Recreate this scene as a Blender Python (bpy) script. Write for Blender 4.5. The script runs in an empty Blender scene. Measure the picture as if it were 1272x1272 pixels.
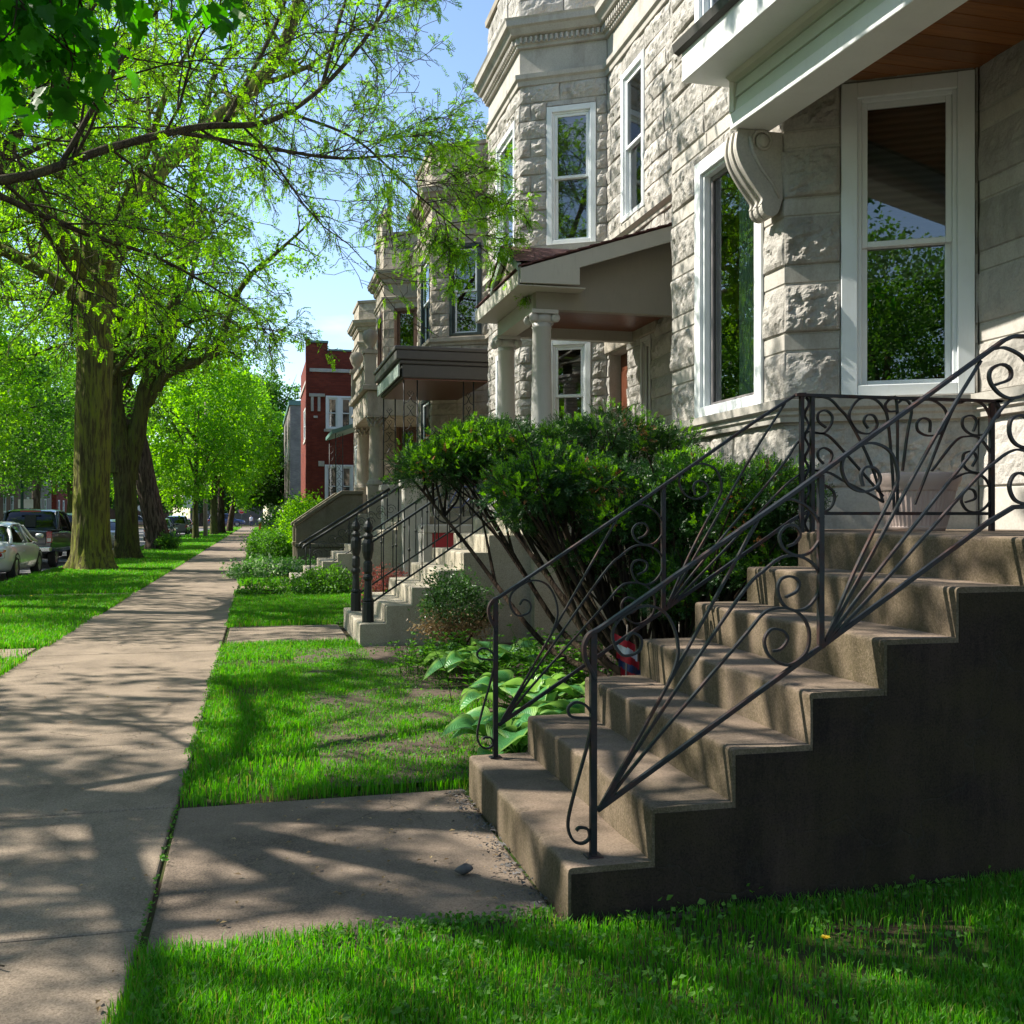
import bpy, math, random
import numpy as np
from mathutils import Vector, Matrix
R = random.Random(11)
G = np.random.default_rng(11)
sc = bpy.context.scene
COL = sc.collection
PI = math.pi
rad = math.radians

# ------------------------------------------------------------------ helpers
def tag(o, label=None, cat=None, group=None, kind=None):
    if label: o['label'] = label
    if cat: o['category'] = cat
    if group: o['group'] = group
    if kind: o['kind'] = kind
    return o

def link(o, parent=None):
    COL.objects.link(o)
    if parent is not None: o.parent = parent
    return o

def origin(o):
    p = np.zeros(3)
    while o is not None:
        p = p + np.array(o.location); o = o.parent
    return p

def thing(name, loc, label, cat, group=None):
    o = bpy.data.objects.new(name, None)
    o.location = loc
    o.empty_display_size = 0.2
    link(o)
    return tag(o, label, cat, group)

def npmesh(name, V, faces_by_n, mat, parent=None, loc=None, smooth=False):
    """V (n,3) world coords; faces_by_n list of int arrays (m,k)."""
    V = np.asarray(V, dtype=np.float64).reshape(-1, 3)
    base = np.zeros(3)
    if parent is not None: base = origin(parent)
    elif loc is not None: base = np.array(loc, dtype=float)
    V = (V - base).astype(np.float32)
    me = bpy.data.meshes.new(name)
    me.vertices.add(len(V)); me.vertices.foreach_set('co', V.ravel())
    fl = [np.asarray(f, dtype=np.int32) for f in faces_by_n if len(f)]
    nl = sum(f.size for f in fl); nf = sum(f.shape[0] for f in fl)
    me.loops.add(nl); me.polygons.add(nf)
    me.loops.foreach_set('vertex_index', np.concatenate([f.ravel() for f in fl]))
    tot = np.concatenate([np.full(f.shape[0], f.shape[1], np.int32) for f in fl])
    st = np.concatenate([[0], np.cumsum(tot)[:-1]]).astype(np.int32)
    me.polygons.foreach_set('loop_start', st)
    me.polygons.foreach_set('use_smooth', np.full(nf, bool(smooth)))
    me.update(calc_edges=True)
    if mat: me.materials.append(mat)
    o = bpy.data.objects.new(name, me)
    if parent is None and loc is not None: o.location = loc
    return link(o, parent)

class MB:
    def __init__(s): s.v = []; s.f = []; s.sm = []
    def add(s, vs, fs, smooth=False):
        b = len(s.v)
        s.v.extend([tuple(map(float, p)) for p in vs])
        for f in fs:
            s.f.append([b + i for i in f]); s.sm.append(smooth)
        return s
    def box(s, x0, x1, y0, y1, z0, z1, T=None):
        vs = [(x, y, z) for z in (z0, z1) for y in (y0, y1) for x in (x0, x1)]
        if T: vs = [T(*p) for p in vs]
        return s.add(vs, [(0,2,3,1),(4,5,7,6),(0,1,5,4),(2,6,7,3),(0,4,6,2),(1,3,7,5)])
    def prism(s, poly, h0, h1, T):
        """poly list (a,b); T(a,b,h)->xyz"""
        n = len(poly)
        vs = [T(a, b, h0) for a, b in poly] + [T(a, b, h1) for a, b in poly]
        fs = [list(range(n))[::-1], list(range(n, 2*n))]
        fs += [(i, (i+1) % n, n + (i+1) % n, n + i) for i in range(n)]
        return s.add(vs, fs)
    def tube(s, pts, r, n=6, caps=True, smooth=True, sq=None):
        P = [Vector(p) for p in pts]; m = len(P)
        rr = r if isinstance(r, (list, tuple)) else [r]*m
        t0 = (P[1]-P[0]).normalized()
        u = t0.orthogonal().normalized()
        if sq is not None:
            u = Vector(sq) - t0*Vector(sq).dot(t0); u.normalize()
        vs = []
        for i in range(m):
            t = (P[min(i+1, m-1)] - P[max(i-1, 0)])
            t = t.normalized() if t.length > 1e-9 else t0
            u = (u - t*u.dot(t))
            u = u.normalized() if u.length > 1e-6 else t.orthogonal().normalized()
            w = t.cross(u)
            for k in range(n):
                a = 2*PI*(k+.5)/n
                vs.append(P[i] + (u*math.cos(a) + w*math.sin(a))*rr[i])
        fs = [(i*n+k, i*n+(k+1) % n, (i+1)*n+(k+1) % n, (i+1)*n+k) for i in range(m-1) for k in range(n)]
        if caps: fs += [list(range(n))[::-1], [(m-1)*n+k for k in range(n)]]
        return s.add(vs, fs, smooth)
    def ribbon(s, pts, a, b, axis):
        """flat bar: half width a along axis, half thickness b"""
        P = [Vector(p) for p in pts]; m = len(P); ax = Vector(axis).normalized(); vs = []
        for i in range(m):
            t = (P[min(i+1, m-1)] - P[max(i-1, 0)]).normalized()
            w = t.cross(ax).normalized()
            for sa, sb in ((1,1),(-1,1),(-1,-1),(1,-1)):
                vs.append(P[i] + ax*a*sa + w*b*sb)
        fs = [(i*4+k, i*4+(k+1) % 4, i*4+4+(k+1) % 4, i*4+4+k) for i in range(m-1) for k in range(4)]
        fs += [(3,2,1,0), tuple((m-1)*4+k for k in range(4))]
        return s.add(vs, fs)
    def lathe(s, prof, c, n=20, smooth=True, flute=0):
        vs = []
        for r, z in prof:
            for k in range(n):
                a = 2*PI*k/n
                q = r*(1 + (flute if k % 2 else -flute))
                vs.append((c[0]+q*math.cos(a), c[1]+q*math.sin(a), c[2]+z))
        m = len(prof)
        fs = [(i*n+k, i*n+(k+1) % n, (i+1)*n+(k+1) % n, (i+1)*n+k) for i in range(m-1) for k in range(n)]
        if prof[0][0] > 1e-4: fs.append(list(range(n))[::-1])
        if prof[-1][0] > 1e-4: fs.append([(m-1)*n+k for k in range(n)])
        return s.add(vs, fs, smooth)
    def grid(s, A, smooth=True):
        m, n = len(A), len(A[0])
        return s.add([p for row in A for p in row],
                     [(i*n+j, i*n+j+1, (i+1)*n+j+1, (i+1)*n+j) for i in range(m-1) for j in range(n-1)], smooth)
    def build(s, name, mat, parent=None, loc=None, bevel=0, seg=2, fix=True):
        base = origin(parent) if parent is not None else (np.array(loc, float) if loc is not None else np.zeros(3))
        me = bpy.data.meshes.new(name)
        me.from_pydata([(p[0]-base[0], p[1]-base[1], p[2]-base[2]) for p in s.v], [], s.f)
        me.polygons.foreach_set('use_smooth', s.sm)
        if fix:
            import bmesh
            bm = bmesh.new(); bm.from_mesh(me)
            bmesh.ops.recalc_face_normals(bm, faces=bm.faces); bm.to_mesh(me); bm.free()
        me.update()
        for m in (mat if isinstance(mat, (list, tuple)) else [mat]): me.materials.append(m)
        o = bpy.data.objects.new(name, me)
        if parent is None and loc is not None: o.location = loc
        link(o, parent)
        if bevel:
            b = o.modifiers.new('bevel', 'BEVEL'); b.width = bevel; b.segments = seg; b.limit_method = 'ANGLE'
        return o

def copy_tree(o, parent=None):
    c = o.copy(); COL.objects.link(c)
    if parent is not None: c.parent = parent
    for ch in list(o.children): copy_tree(ch, c)
    return c

def smooth_path(P, k=5):
    """Catmull-Rom through points"""
    P = [np.array(p, float) for p in P]
    Q = [2*P[0]-P[1]] + P + [2*P[-1]-P[-2]]
    out = []
    for i in range(1, len(Q)-2):
        a, b, c, d = Q[i-1], Q[i], Q[i+1], Q[i+2]
        for t in np.linspace(0, 1, k, endpoint=False):
            out.append(.5*((2*b) + (c-a)*t + (2*a-5*b+4*c-d)*t*t + (3*b-a-3*c+d)*t**3))
    out.append(P[-1])
    return out

# value noise -------------------------------------------------------
def _h(i, j, k):
    n = (i*374761393 + j*668265263 + k*2147483647 + 974711) & 0xffffffff
    n = ((n ^ (n >> 13))*1274126177) & 0xffffffff
    n = ((n ^ (n >> 16))*2246822519) & 0xffffffff
    return ((n ^ (n >> 15)) & 0xffff)/65535.0
def vnoise(P):
    P = np.asarray(P, float); I = np.floor(P).astype(np.int64); F = P - I
    F = F*F*(3-2*F); i, j, k = I.T; x, y, z = F.T
    def L(a, b, t): return a + (b-a)*t
    return L(L(L(_h(i,j,k), _h(i+1,j,k), x), L(_h(i,j+1,k), _h(i+1,j+1,k), x), y),
             L(L(_h(i,j,k+1), _h(i+1,j,k+1), x), L(_h(i,j+1,k+1), _h(i+1,j+1,k+1), x), y), z)
def fbm(P, o=3):
    P = np.asarray(P, float); r = 0; a = 1; t = 0
    for q in range(o):
        r = r + a*vnoise(P*(2.03**q) + 17.3*q); t += a; a *= .5
    return r/t*2 - 1

# ------------------------------------------------------------------ materials
class NT:
    def __init__(s, name):
        s.m = bpy.data.materials.new(name); s.m.use_nodes = True
        s.t = s.m.node_tree; s.n = s.t.nodes; s.l = s.t.links
        s.b = s.n['Principled BSDF']; s.out = s.n['Material Output']
    def nd(s, typ, **k):
        n = s.n.new(typ)
        for a, v in k.items():
            if a in n.inputs: s.set(n.inputs[a], v)
            else: setattr(n, a, v)
        return n
    def set(s, sock, v):
        if isinstance(v, bpy.types.NodeSocket): s.l.new(v, sock)
        else: sock.default_value = v
    def coord(s, scale=(1,1,1), rot=(0,0,0)):
        tc = s.n.new('ShaderNodeTexCoord'); mp = s.n.new('ShaderNodeMapping')
        mp.inputs['Scale'].default_value = scale; mp.inputs['Rotation'].default_value = rot
        s.l.new(tc.outputs['Object'], mp.inputs['Vector']); return mp.outputs[0]
    def noise(s, sc_, det=4, vec=None, rough=.55, dist=0):
        n = s.n.new('ShaderNodeTexNoise'); n.inputs['Scale'].default_value = sc_
        n.inputs['Detail'].default_value = det; n.inputs['Roughness'].default_value = rough
        n.inputs['Distortion'].default_value = dist
        s.l.new(vec if vec is not None else s.coord(), n.inputs['Vector']); return n.outputs['Fac']
    def ramp(s, fac, stops, interp='LINEAR'):
        r = s.n.new('ShaderNodeValToRGB'); r.color_ramp.interpolation = interp
        e = r.color_ramp.elements
        while len(e) < len(stops): e.new(.5)
        for q, (p, c) in zip(e, stops):
            q.position = p; q.color = (c, c, c, 1) if isinstance(c, (int, float)) else tuple(c) + (1,)
        s.l.new(fac, r.inputs[0]); return r.outputs[0]
    def mix(s, fac, a, b, mode='MIX'):
        m = s.n.new('ShaderNodeMix'); m.data_type = 'RGBA'; m.blend_type = mode
        s.set(m.inputs[0], fac)
        for sock, v in ((m.inputs[6], a), (m.inputs[7], b)):
            s.set(sock, v if isinstance(v, bpy.types.NodeSocket) else tuple(v) + (1,))
        return m.outputs[2]
    def math(s, op, a, b=0.0):
        m = s.n.new('ShaderNodeMath'); m.operation = op
        s.set(m.inputs[0], a); s.set(m.inputs[1], b); return m.outputs[0]
    def island(s):
        return s.n.new('ShaderNodeNewGeometry').outputs['Random Per Island']
    def bump(s, h, st=.3, dist=.01):
        b = s.n.new('ShaderNodeBump'); b.inputs['Strength'].default_value = st; b.inputs['Distance'].default_value = dist
        s.l.new(h, b.inputs['Height']); s.l.new(b.outputs[0], s.b.inputs['Normal']); return b
    def fin(s, color=None, rough=None, metal=None, spec=None):
        if color is not None: s.set(s.b.inputs['Base Color'], color if isinstance(color, bpy.types.NodeSocket) else tuple(color) + (1,))
        if rough is not None: s.set(s.b.inputs['Roughness'], rough)
        if metal is not None: s.set(s.b.inputs['Metallic'], metal)
        if spec is not None: s.set(s.b.inputs['Specular IOR Level'], spec)
        return s.m

def simple(name, c1, c2=None, scale=8, rough=.6, bump=.15, bs=60, metal=0, spec=.4):
    t = NT(name)
    c2 = c2 or tuple(x*.7 for x in c1)
    f = t.ramp(t.noise(scale, 5), [(.3, 0.0), (.7, 1.0)])
    if bump: t.bump(t.noise(bs, 3), bump, .004)
    return t.fin(t.mix(f, c1, c2), rough, metal, spec)

def stone_mat(name, c1, c2, dirt, dirtamt=.5, smooth=False):
    t = NT(name)
    a = t.mix(t.ramp(t.island(), [(0, 0.0), (1, 1.0)]), c1, c2)
    n1 = t.ramp(t.noise(3.5, 6, rough=.65), [(.35, 0.0), (.75, 1.0)])
    a = t.mix(t.math('MULTIPLY', n1, .55), a, tuple(x*.72 for x in c2))
    st = t.noise(2.2, 7, t.coord((1.6, 1.6, .45)), .7)
    a = t.mix(t.math('MULTIPLY', t.ramp(st, [(.50, 0.0), (.70, 1.0)]), dirtamt), a, dirt)
    fine = t.noise(55, 5, rough=.7)
    a = t.mix(t.ramp(fine, [(.3, .35), (.6, 0.0)]), a, tuple(x*.45 for x in c2))
    t.bump(t.noise(24 if not smooth else 90, 8, rough=.75), .9 if not smooth else .25, .022 if not smooth else .003)
    return t.fin(a, .9, 0, .2)

M = {}
M['lime'] = stone_mat('limestone_rockface', (.56,.53,.485), (.43,.405,.365), (.14,.125,.105), .6)
M['limesm'] = stone_mat('limestone_dressed', (.53,.50,.45), (.43,.405,.36), (.19,.17,.14), .5, True)
M['lime2'] = stone_mat('limestone_grey_brown', (.46,.41,.335), (.34,.30,.24), (.12,.10,.075), .6)
M['lime2sm'] = stone_mat('limestone_trim_brown', (.43,.385,.315), (.34,.30,.24), (.13,.11,.085), .55, True)
M['found'] = stone_mat('foundation_stone', (.36,.33,.285), (.28,.255,.215), (.13,.11,.085), .4)

def paint(name, c, rough=.45, wear=.0, wc=(.3,.3,.28)):
    t = NT(name)
    a = t.mix(t.math('MULTIPLY', t.ramp(t.noise(5, 5), [(.35, 0.0), (.75, 1.0)]), .35), c, tuple(x*.8 for x in c))
    s_ = t.noise(7, 6, t.coord((6, 6, .8)), .7)
    a = t.mix(t.math('MULTIPLY', t.ramp(s_, [(.55, 0.0), (.75, 1.0)]), .25+wear), a, wc)
    t.bump(t.noise(80, 3), .08, .002)
    return t.fin(a, rough, 0, .4)
M['white'] = paint('white_paint', (.78,.79,.78), .4, .0, (.5,.48,.42))
M['vinyl'] = paint('white_vinyl', (.74,.77,.78), .35, .0, (.55,.53,.48))
M['cream'] = paint('cream_paint', (.62,.61,.53), .5, .05, (.4,.37,.3))
M['sage'] = paint('pale_sage_siding', (.60,.66,.58), .5, .02, (.45,.47,.4))
M['porchgrey'] = paint('warm_grey_porch_paint', (.40,.385,.335), .55, .15, (.22,.2,.16))
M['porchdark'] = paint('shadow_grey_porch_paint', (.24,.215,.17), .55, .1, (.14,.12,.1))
M['colgrey'] = paint('column_grey_paint', (.46,.45,.43), .5, .1, (.3,.28,.24))
M['charcoal'] = paint('charcoal_paint', (.055,.052,.05), .5, .1, (.1,.1,.09))
M['greenwhite'] = paint('greyed_green_paint', (.30,.36,.32), .5, .2, (.2,.2,.18))
M['copper'] = paint('verdigris_metal', (.10,.19,.17), .5, .2, (.08,.09,.08))
M['blackframe'] = paint('dark_green_black_frame', (.022,.032,.03), .4)
M['brownframe'] = paint('brown_wood_frame', (.12,.06,.035), .5)
M['redpaint'] = paint('red_paint', (.36,.02,.03), .5, .1, (.2,.02,.02))
M['greyframe'] = paint('grey_window_bead', (.2,.18,.18), .4)

def iron(name, base, rust, amt):
    t = NT(name)
    f = t.ramp(t.noise(5, 6, rough=.7), [(.58 - amt*.25, 0.0), (.72 - amt*.2, 1.0)])
    a = t.mix(f, base, rust)
    g = t.ramp(t.noise(30, 4), [(.45, 0.0), (.7, .5)])
    a = t.mix(g, a, tuple(x*1.6+.004 for x in base))
    t.bump(t.noise(120, 4), .35, .002)
    return t.fin(a, t.ramp(f, [(0, .42), (1, .8)]), 0, .3)
M['iron'] = iron('wrought_iron_black', (.007,.009,.012), (.06,.024,.016), .36)
M['iron2'] = iron('wrought_iron_clean', (.013,.016,.016), (.03,.025,.02), .1)

def wood(name, c1, c2, sc_=(1,14,14)):
    t = NT(name)
    f = t.noise(3, 6, t.coord(sc_), .6, 1.5)
    a = t.mix(t.ramp(f, [(.3, 0.0), (.7, 1.0)]), c1, c2)
    a = t.mix(t.math('MULTIPLY', t.island(), .5), a, tuple(x*.5 for x in c2))
    t.bump(f, .1, .002)
    return t.fin(a, .38, 0, .5)
M['cedar'] = wood('cedar_ceiling', (.40,.155,.045), (.22,.075,.02), (.8,9,9))
M['doorwood'] = wood('door_wood', (.18,.055,.022), (.09,.028,.013), (14,14,1))

def concrete(name, c1, c2, stain, moss=None, agg=True, streak=False, mossamt=.6, riser=0, stlo=.5, crack=0, spk=.55):
    t = NT(name)
    a = t.mix(t.ramp(t.noise(2.2, 7, rough=.65), [(.3, 0.0), (.72, 1.0)]), c1, c2)
    vec = t.coord((3, 3, .5)) if streak else t.coord()
    a = t.mix(t.math('MULTIPLY', t.ramp(t.noise(1.7, 7, vec, .7), [(stlo, 0.0), (stlo + .22, 1.0)]), .78), a, stain)
    if moss: a = t.mix(t.math('MULTIPLY', t.ramp(t.noise(1.9, 6, t.coord((1, 1.3, 2)), .7), [(.38, 0.0), (.62, 1.0)]), mossamt), a, moss)
    if riser:   # algae and dirt held on the upright faces
        sp_ = t.nd('ShaderNodeSeparateXYZ'); t.l.new(t.n.new('ShaderNodeNewGeometry').outputs['True Normal'], sp_.inputs[0])
        up = t.math('SUBTRACT', 1.0, t.math('ABSOLUTE', sp_.outputs[2]))
        a = t.mix(t.math('MULTIPLY', t.math('MULTIPLY', up, riser), t.ramp(t.noise(2.6, 6, t.coord((1, 1.4, .8)), .7), [(.34, .4), (.6, 1.0)])), a, moss)
    if agg:
        vo = t.nd('ShaderNodeTexVoronoi'); vo.inputs['Scale'].default_value = 170
        t.l.new(t.coord(), vo.inputs['Vector'])
        sp = t.ramp(vo.outputs['Color'], [(.2, .0), (.85, .55)])
        a = t.mix(t.math('MULTIPLY', sp, spk), a, tuple(min(1, x*1.7) for x in c1))
        a = t.mix(t.ramp(t.noise(130, 3), [(.35, .5), (.5, 0.0)]), a, tuple(x*.4 for x in c2))
    h = t.noise(95, 6, rough=.75)
    if crack:   # hairline cracks, each running a few decimetres
        wv = t.nd('ShaderNodeVectorMath'); wv.operation = 'ADD'; t.l.new(t.coord(), wv.inputs[0])
        nz_ = t.n.new('ShaderNodeTexNoise'); nz_.inputs['Scale'].default_value = 2.5; nz_.inputs['Detail'].default_value = 6; t.l.new(t.coord(), nz_.inputs['Vector'])
        t.l.new(nz_.outputs['Color'], wv.inputs[1])
        vc = t.nd('ShaderNodeTexVoronoi'); vc.feature = 'DISTANCE_TO_EDGE'; vc.inputs['Scale'].default_value = .62; t.l.new(wv.outputs[0], vc.inputs['Vector'])
        ln = t.math('MULTIPLY', t.ramp(vc.outputs['Distance'], [(.0, 1.0), (.0055, 0.0)]), t.ramp(t.noise(.55, 3), [(.48, 0.0), (.56, 1.0)]))
        a = t.mix(t.math('MULTIPLY', ln, crack), a, (.03,.026,.02)); h = t.math('SUBTRACT', h, ln)
    t.bump(h, .5, .006)
    return t.fin(a, .92, 0, .15)
M['walk'] = concrete('sidewalk_concrete', (.262,.208,.155), (.195,.152,.112), (.10,.08,.06), stlo=.44, crack=.8)
M['slab'] = concrete('entry_slab_concrete', (.205,.158,.118), (.145,.112,.085), (.07,.055,.043), stlo=.42, crack=.7)
M['step'] = concrete('step_concrete', (.25,.185,.14), (.18,.132,.096), (.075,.066,.048), (.06,.05,.024), mossamt=.35, riser=.9, stlo=.40, spk=.3)
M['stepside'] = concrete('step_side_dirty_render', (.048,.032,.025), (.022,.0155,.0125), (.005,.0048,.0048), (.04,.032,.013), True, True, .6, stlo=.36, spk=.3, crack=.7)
M['cheek'] = concrete('mossy_cheek_wall', (.20,.175,.135), (.14,.12,.09), (.07,.06,.045), (.09,.085,.03), True, True, .5)
M['step2'] = concrete('pale_step_concrete', (.40,.36,.29), (.31,.28,.215), (.2,.17,.125), (.20,.18,.11), True, True, .35)
M['kerb'] = concrete('kerb_concrete', (.36,.33,.29), (.28,.26,.23), (.2,.18,.16))
M['asphalt'] = concrete('road_asphalt', (.17,.165,.165), (.125,.12,.12), (.09,.09,.09))

def ground_mat():
    t = NT('soil_and_turf')
    g = t.mix(t.noise(3, 5), (.045,.085,.012), (.03,.055,.01))
    d = t.mix(t.noise(14, 6), (.075,.052,.034), (.04,.028,.018))
    f = t.ramp(t.noise(.9, 6, rough=.65), [(.42, 0.0), (.58, 1.0)])
    a = t.mix(f, g, d)
    t.bump(t.noise(30, 6, rough=.75), .6, .02)
    return t.fin(a, .95, 0, .1)
M['ground'] = ground_mat()
M['soil'] = simple('bare_garden_soil', (.10,.07,.048), (.05,.035,.024), 18, .97, .9, 45)

def leafmat(name, c1, c2, c3=None, trans=.45, rough=.5, spec=.3, dry=None):
    t = NT(name)
    i = t.island()
    col = t.ramp(i, [(0, c1), (.55, c2), (1, c3 or c1)] if dry is None else [(0, c1), (.5, c2), (.86, c3), (.93, dry), (1, dry)])
    t.fin(col, rough, 0, spec)
    tr = t.nd('ShaderNodeBsdfTranslucent')
    hs = t.nd('ShaderNodeHueSaturation'); hs.inputs['Saturation'].default_value = 1.12; hs.inputs['Value'].default_value = 1.9
    hs.inputs['Hue'].default_value = .497
    t.l.new(col, hs.inputs['Color']); t.l.new(hs.outputs[0], tr.inputs['Color'])
    mx = t.nd('ShaderNodeMixShader'); mx.inputs[0].default_value = trans
    t.l.new(t.b.outputs[0], mx.inputs[1]); t.l.new(tr.outputs[0], mx.inputs[2])
    t.l.new(mx.outputs[0], t.out.inputs[0])
    return t.m
M['grass'] = leafmat('grass_blades', (.058,.225,.012), (.095,.30,.018), (.034,.145,.009), .5, dry=(.19,.20,.05))
M['locustleaf'] = leafmat('locust_leaves', (.11,.27,.02), (.18,.33,.028), (.07,.2,.016), .55)
M['elmleaf'] = leafmat('elm_young_leaves', (.135,.31,.03), (.21,.37,.045), (.085,.23,.022), .58)
M['mapleleaf'] = leafmat('maple_bright_leaves', (.12,.29,.02), (.20,.37,.035), (.07,.19,.016), .55)
M['mapledark'] = leafmat('maple_deep_green_leaves', (.03,.15,.008), (.045,.20,.012), (.022,.11,.006), .55)
M['darkleaf'] = leafmat('dark_crown_leaves', (.035,.095,.015), (.05,.13,.02), (.02,.06,.012), .35)
M['midleaf'] = leafmat('mid_green_crown_leaves', (.06,.16,.02), (.095,.21,.028), (.035,.1,.014), .45)
M['yew'] = leafmat('yew_needles', (.017,.060,.011), (.029,.085,.014), (.010,.034,.008), .22, .42, .4)
M['yewtip'] = leafmat('yew_new_growth', (.10,.26,.015), (.15,.32,.018), (.065,.19,.013), .42)
M['brownleaf'] = leafmat('dry_brown_needles', (.25,.09,.035), (.35,.16,.06), (.16,.06,.03), .2)
M['box'] = leafmat('boxwood_leaves', (.035,.10,.02), (.07,.16,.03), (.02,.06,.012), .25, .35, .5)
M['drybox'] = leafmat('dry_boxwood_leaves', (.27,.19,.10), (.19,.125,.06), (.36,.28,.15), .25)
M['weed'] = leafmat('garden_weed_leaves', (.06,.17,.02), (.10,.23,.03), (.04,.12,.015), .4)
M['redleaf'] = leafmat('red_pink_leaves', (.35,.10,.09), (.45,.17,.13), (.2,.1,.05), .3)
M['whiteflower'] = leafmat('pale_variegated_leaves', (.09,.22,.04), (.12,.28,.05), (.45,.5,.36), .35)
M['yellow'] = leafmat('yellow_petals', (.7,.5,.02), (.8,.6,.03), (.6,.4,.02), .2)

def hosta_mat():
    t = NT('hosta_leaf')
    tc = t.n.new('ShaderNodeUVMap')
    sep = t.nd('ShaderNodeSeparateXYZ'); t.l.new(tc.outputs[0], sep.inputs[0])
    rim = t.ramp(sep.outputs[0], [(.62, 0.0), (.8, 1.0)])
    w = t.nd('ShaderNodeTexWave'); w.inputs['Scale'].default_value = 3.2; w.inputs['Distortion'].default_value = .6
    t.l.new(tc.outputs[0], w.inputs['Vector'])
    a = t.mix(t.island(), (.06,.22,.06), (.085,.27,.075))
    a = t.mix(t.math('MULTIPLY', rim, .8), a, (.24,.42,.07))
    t.bump(w.outputs['Fac'], .5, .006)
    t.fin(a, .38, 0, .45)
    tr = t.nd('ShaderNodeBsdfTranslucent'); tr.inputs['Color'].default_value = (.32,.62,.1,1)
    mx = t.nd('ShaderNodeMixShader'); mx.inputs[0].default_value = .3
    t.l.new(t.b.outputs[0], mx.inputs[1]); t.l.new(tr.outputs[0], mx.inputs[2]); t.l.new(mx.outputs[0], t.out.inputs[0])
    return t.m
M['hosta'] = hosta_mat()

def bark(name, c1, c2, moss, amt):
    t = NT(name)
    v = t.coord((6.5, 6.5, .8))
    f = t.noise(2.2, 8, v, .65, .5)
    a = t.mix(t.ramp(f, [(.42, 0.0), (.56, 1.0)]), c1, c2)
    mo = t.ramp(t.noise(.9, 5, t.coord((1.5, 1.5, .5)), .6), [(.5 - amt*.35, 0.0), (.68 - amt*.25, 1.0)])
    mo = t.math('MULTIPLY', mo, t.ramp(f, [(.40, 1.0), (.58, .15)]))
    a = t.mix(mo, a, moss)
    t.bump(t.math('SUBTRACT', 1.0, f), 1.0, .09)
    return t.fin(a, .95, 0, .1)
M['barkmoss'] = bark('mossy_bark', (.16,.13,.085), (.06,.045,.03), (.19,.21,.03), .95)
M['barkmoss2'] = bark('dark_mossy_bark', (.11,.09,.06), (.045,.035,.024), (.085,.105,.02), .8)
M['barkdark'] = bark('dark_furrowed_bark', (.14,.105,.08), (.045,.033,.025), (.07,.06,.03), .1)
M['twig'] = bark('twig_bark', (.10,.08,.062), (.055,.043,.034), (.09,.085,.04), .25)
M['yewbark'] = bark('yew_bark', (.06,.04,.028), (.025,.017,.013), (.04,.04,.02), .1)

def brick_mat(name, c1, c2, mortar, s=1.0):
    t = NT(name)
    tc = t.n.new('ShaderNodeTexCoord'); sep = t.nd('ShaderNodeSeparateXYZ'); t.l.new(tc.outputs['Object'], sep.inputs[0])
    u = t.math('ADD', sep.outputs[0], sep.outputs[1])
    cb = t.nd('ShaderNodeCombineXYZ'); t.l.new(u, cb.inputs[0]); t.l.new(sep.outputs[2], cb.inputs[1])
    br = t.nd('ShaderNodeTexBrick'); br.inputs['Scale'].default_value = 1/s
    br.inputs['Brick Width'].default_value = .21; br.inputs['Row Height'].default_value = .07; br.inputs['Mortar Size'].default_value = .006
    br.inputs['Color1'].default_value = c1 + (1,); br.inputs['Color2'].default_value = c2 + (1,); br.inputs['Mortar'].default_value = mortar + (1,)
    t.l.new(cb.outputs[0], br.inputs['Vector'])
    a = t.mix(t.math('MULTIPLY', t.ramp(t.noise(1.2, 6), [(.4, 0.0), (.75, 1.0)]), .6), br.outputs['Color'], tuple(x*.5 for x in c2))
    t.bump(br.outputs['Fac'], -.4, .006)
    return t.fin(a, .9, 0, .2)
M['redbrick'] = brick_mat('deep_red_brick', (.20,.042,.024), (.135,.028,.018), (.11,.04,.033))
M['brownbrick'] = brick_mat('brown_brick', (.20,.11,.08), (.14,.08,.06), (.2,.17,.14))
M['greybrick'] = brick_mat('grey_common_brick', (.27,.235,.215), (.2,.175,.165), (.26,.24,.22))
M['tanbrick'] = brick_mat('tan_brick', (.34,.26,.18), (.26,.2,.14), (.3,.26,.2))

def glass_mat(name, tint=(.6,.65,.66), refl=1.0, ior=1.75):
    t = NT(name)
    fr = t.nd('ShaderNodeFresnel'); fr.inputs['IOR'].default_value = ior
    tr = t.nd('ShaderNodeBsdfTransparent'); tr.inputs['Color'].default_value = tint + (1,)
    gl = t.nd('ShaderNodeBsdfGlossy'); gl.inputs['Roughness'].default_value = .004; gl.inputs['Color'].default_value = (refl,)*3 + (1,)
    mx = t.nd('ShaderNodeMixShader')
    t.l.new(fr.outputs[0], mx.inputs[0]); t.l.new(tr.outputs[0], mx.inputs[1]); t.l.new(gl.outputs[0], mx.inputs[2])
    n = t.nd('ShaderNodeBump'); n.inputs['Strength'].default_value = .02; n.inputs['Distance'].default_value = .02
    t.l.new(t.noise(1.6, 2), n.inputs['Height']); t.l.new(n.outputs[0], gl.inputs['Normal'])
    t.l.new(mx.outputs[0], t.out.inputs[0])
    return t.m
M['pane'] = glass_mat('window_pane', (.55,.58,.57), 1, 2.3)
M['pane_clear'] = glass_mat('bay_window_pane', (.74,.78,.77), 1, 1.95)
M['carglass'] = glass_mat('car_glass', (.12,.15,.16), .9, 1.55)
M['dark'] = simple('dark_room', (.035,.032,.03), (.02,.02,.02), 2, .9, 0)
M['curtain'] = simple('green_curtain_fabric', (.62,.78,.70), (.48,.64,.57), 6, .85, .1)
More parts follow.
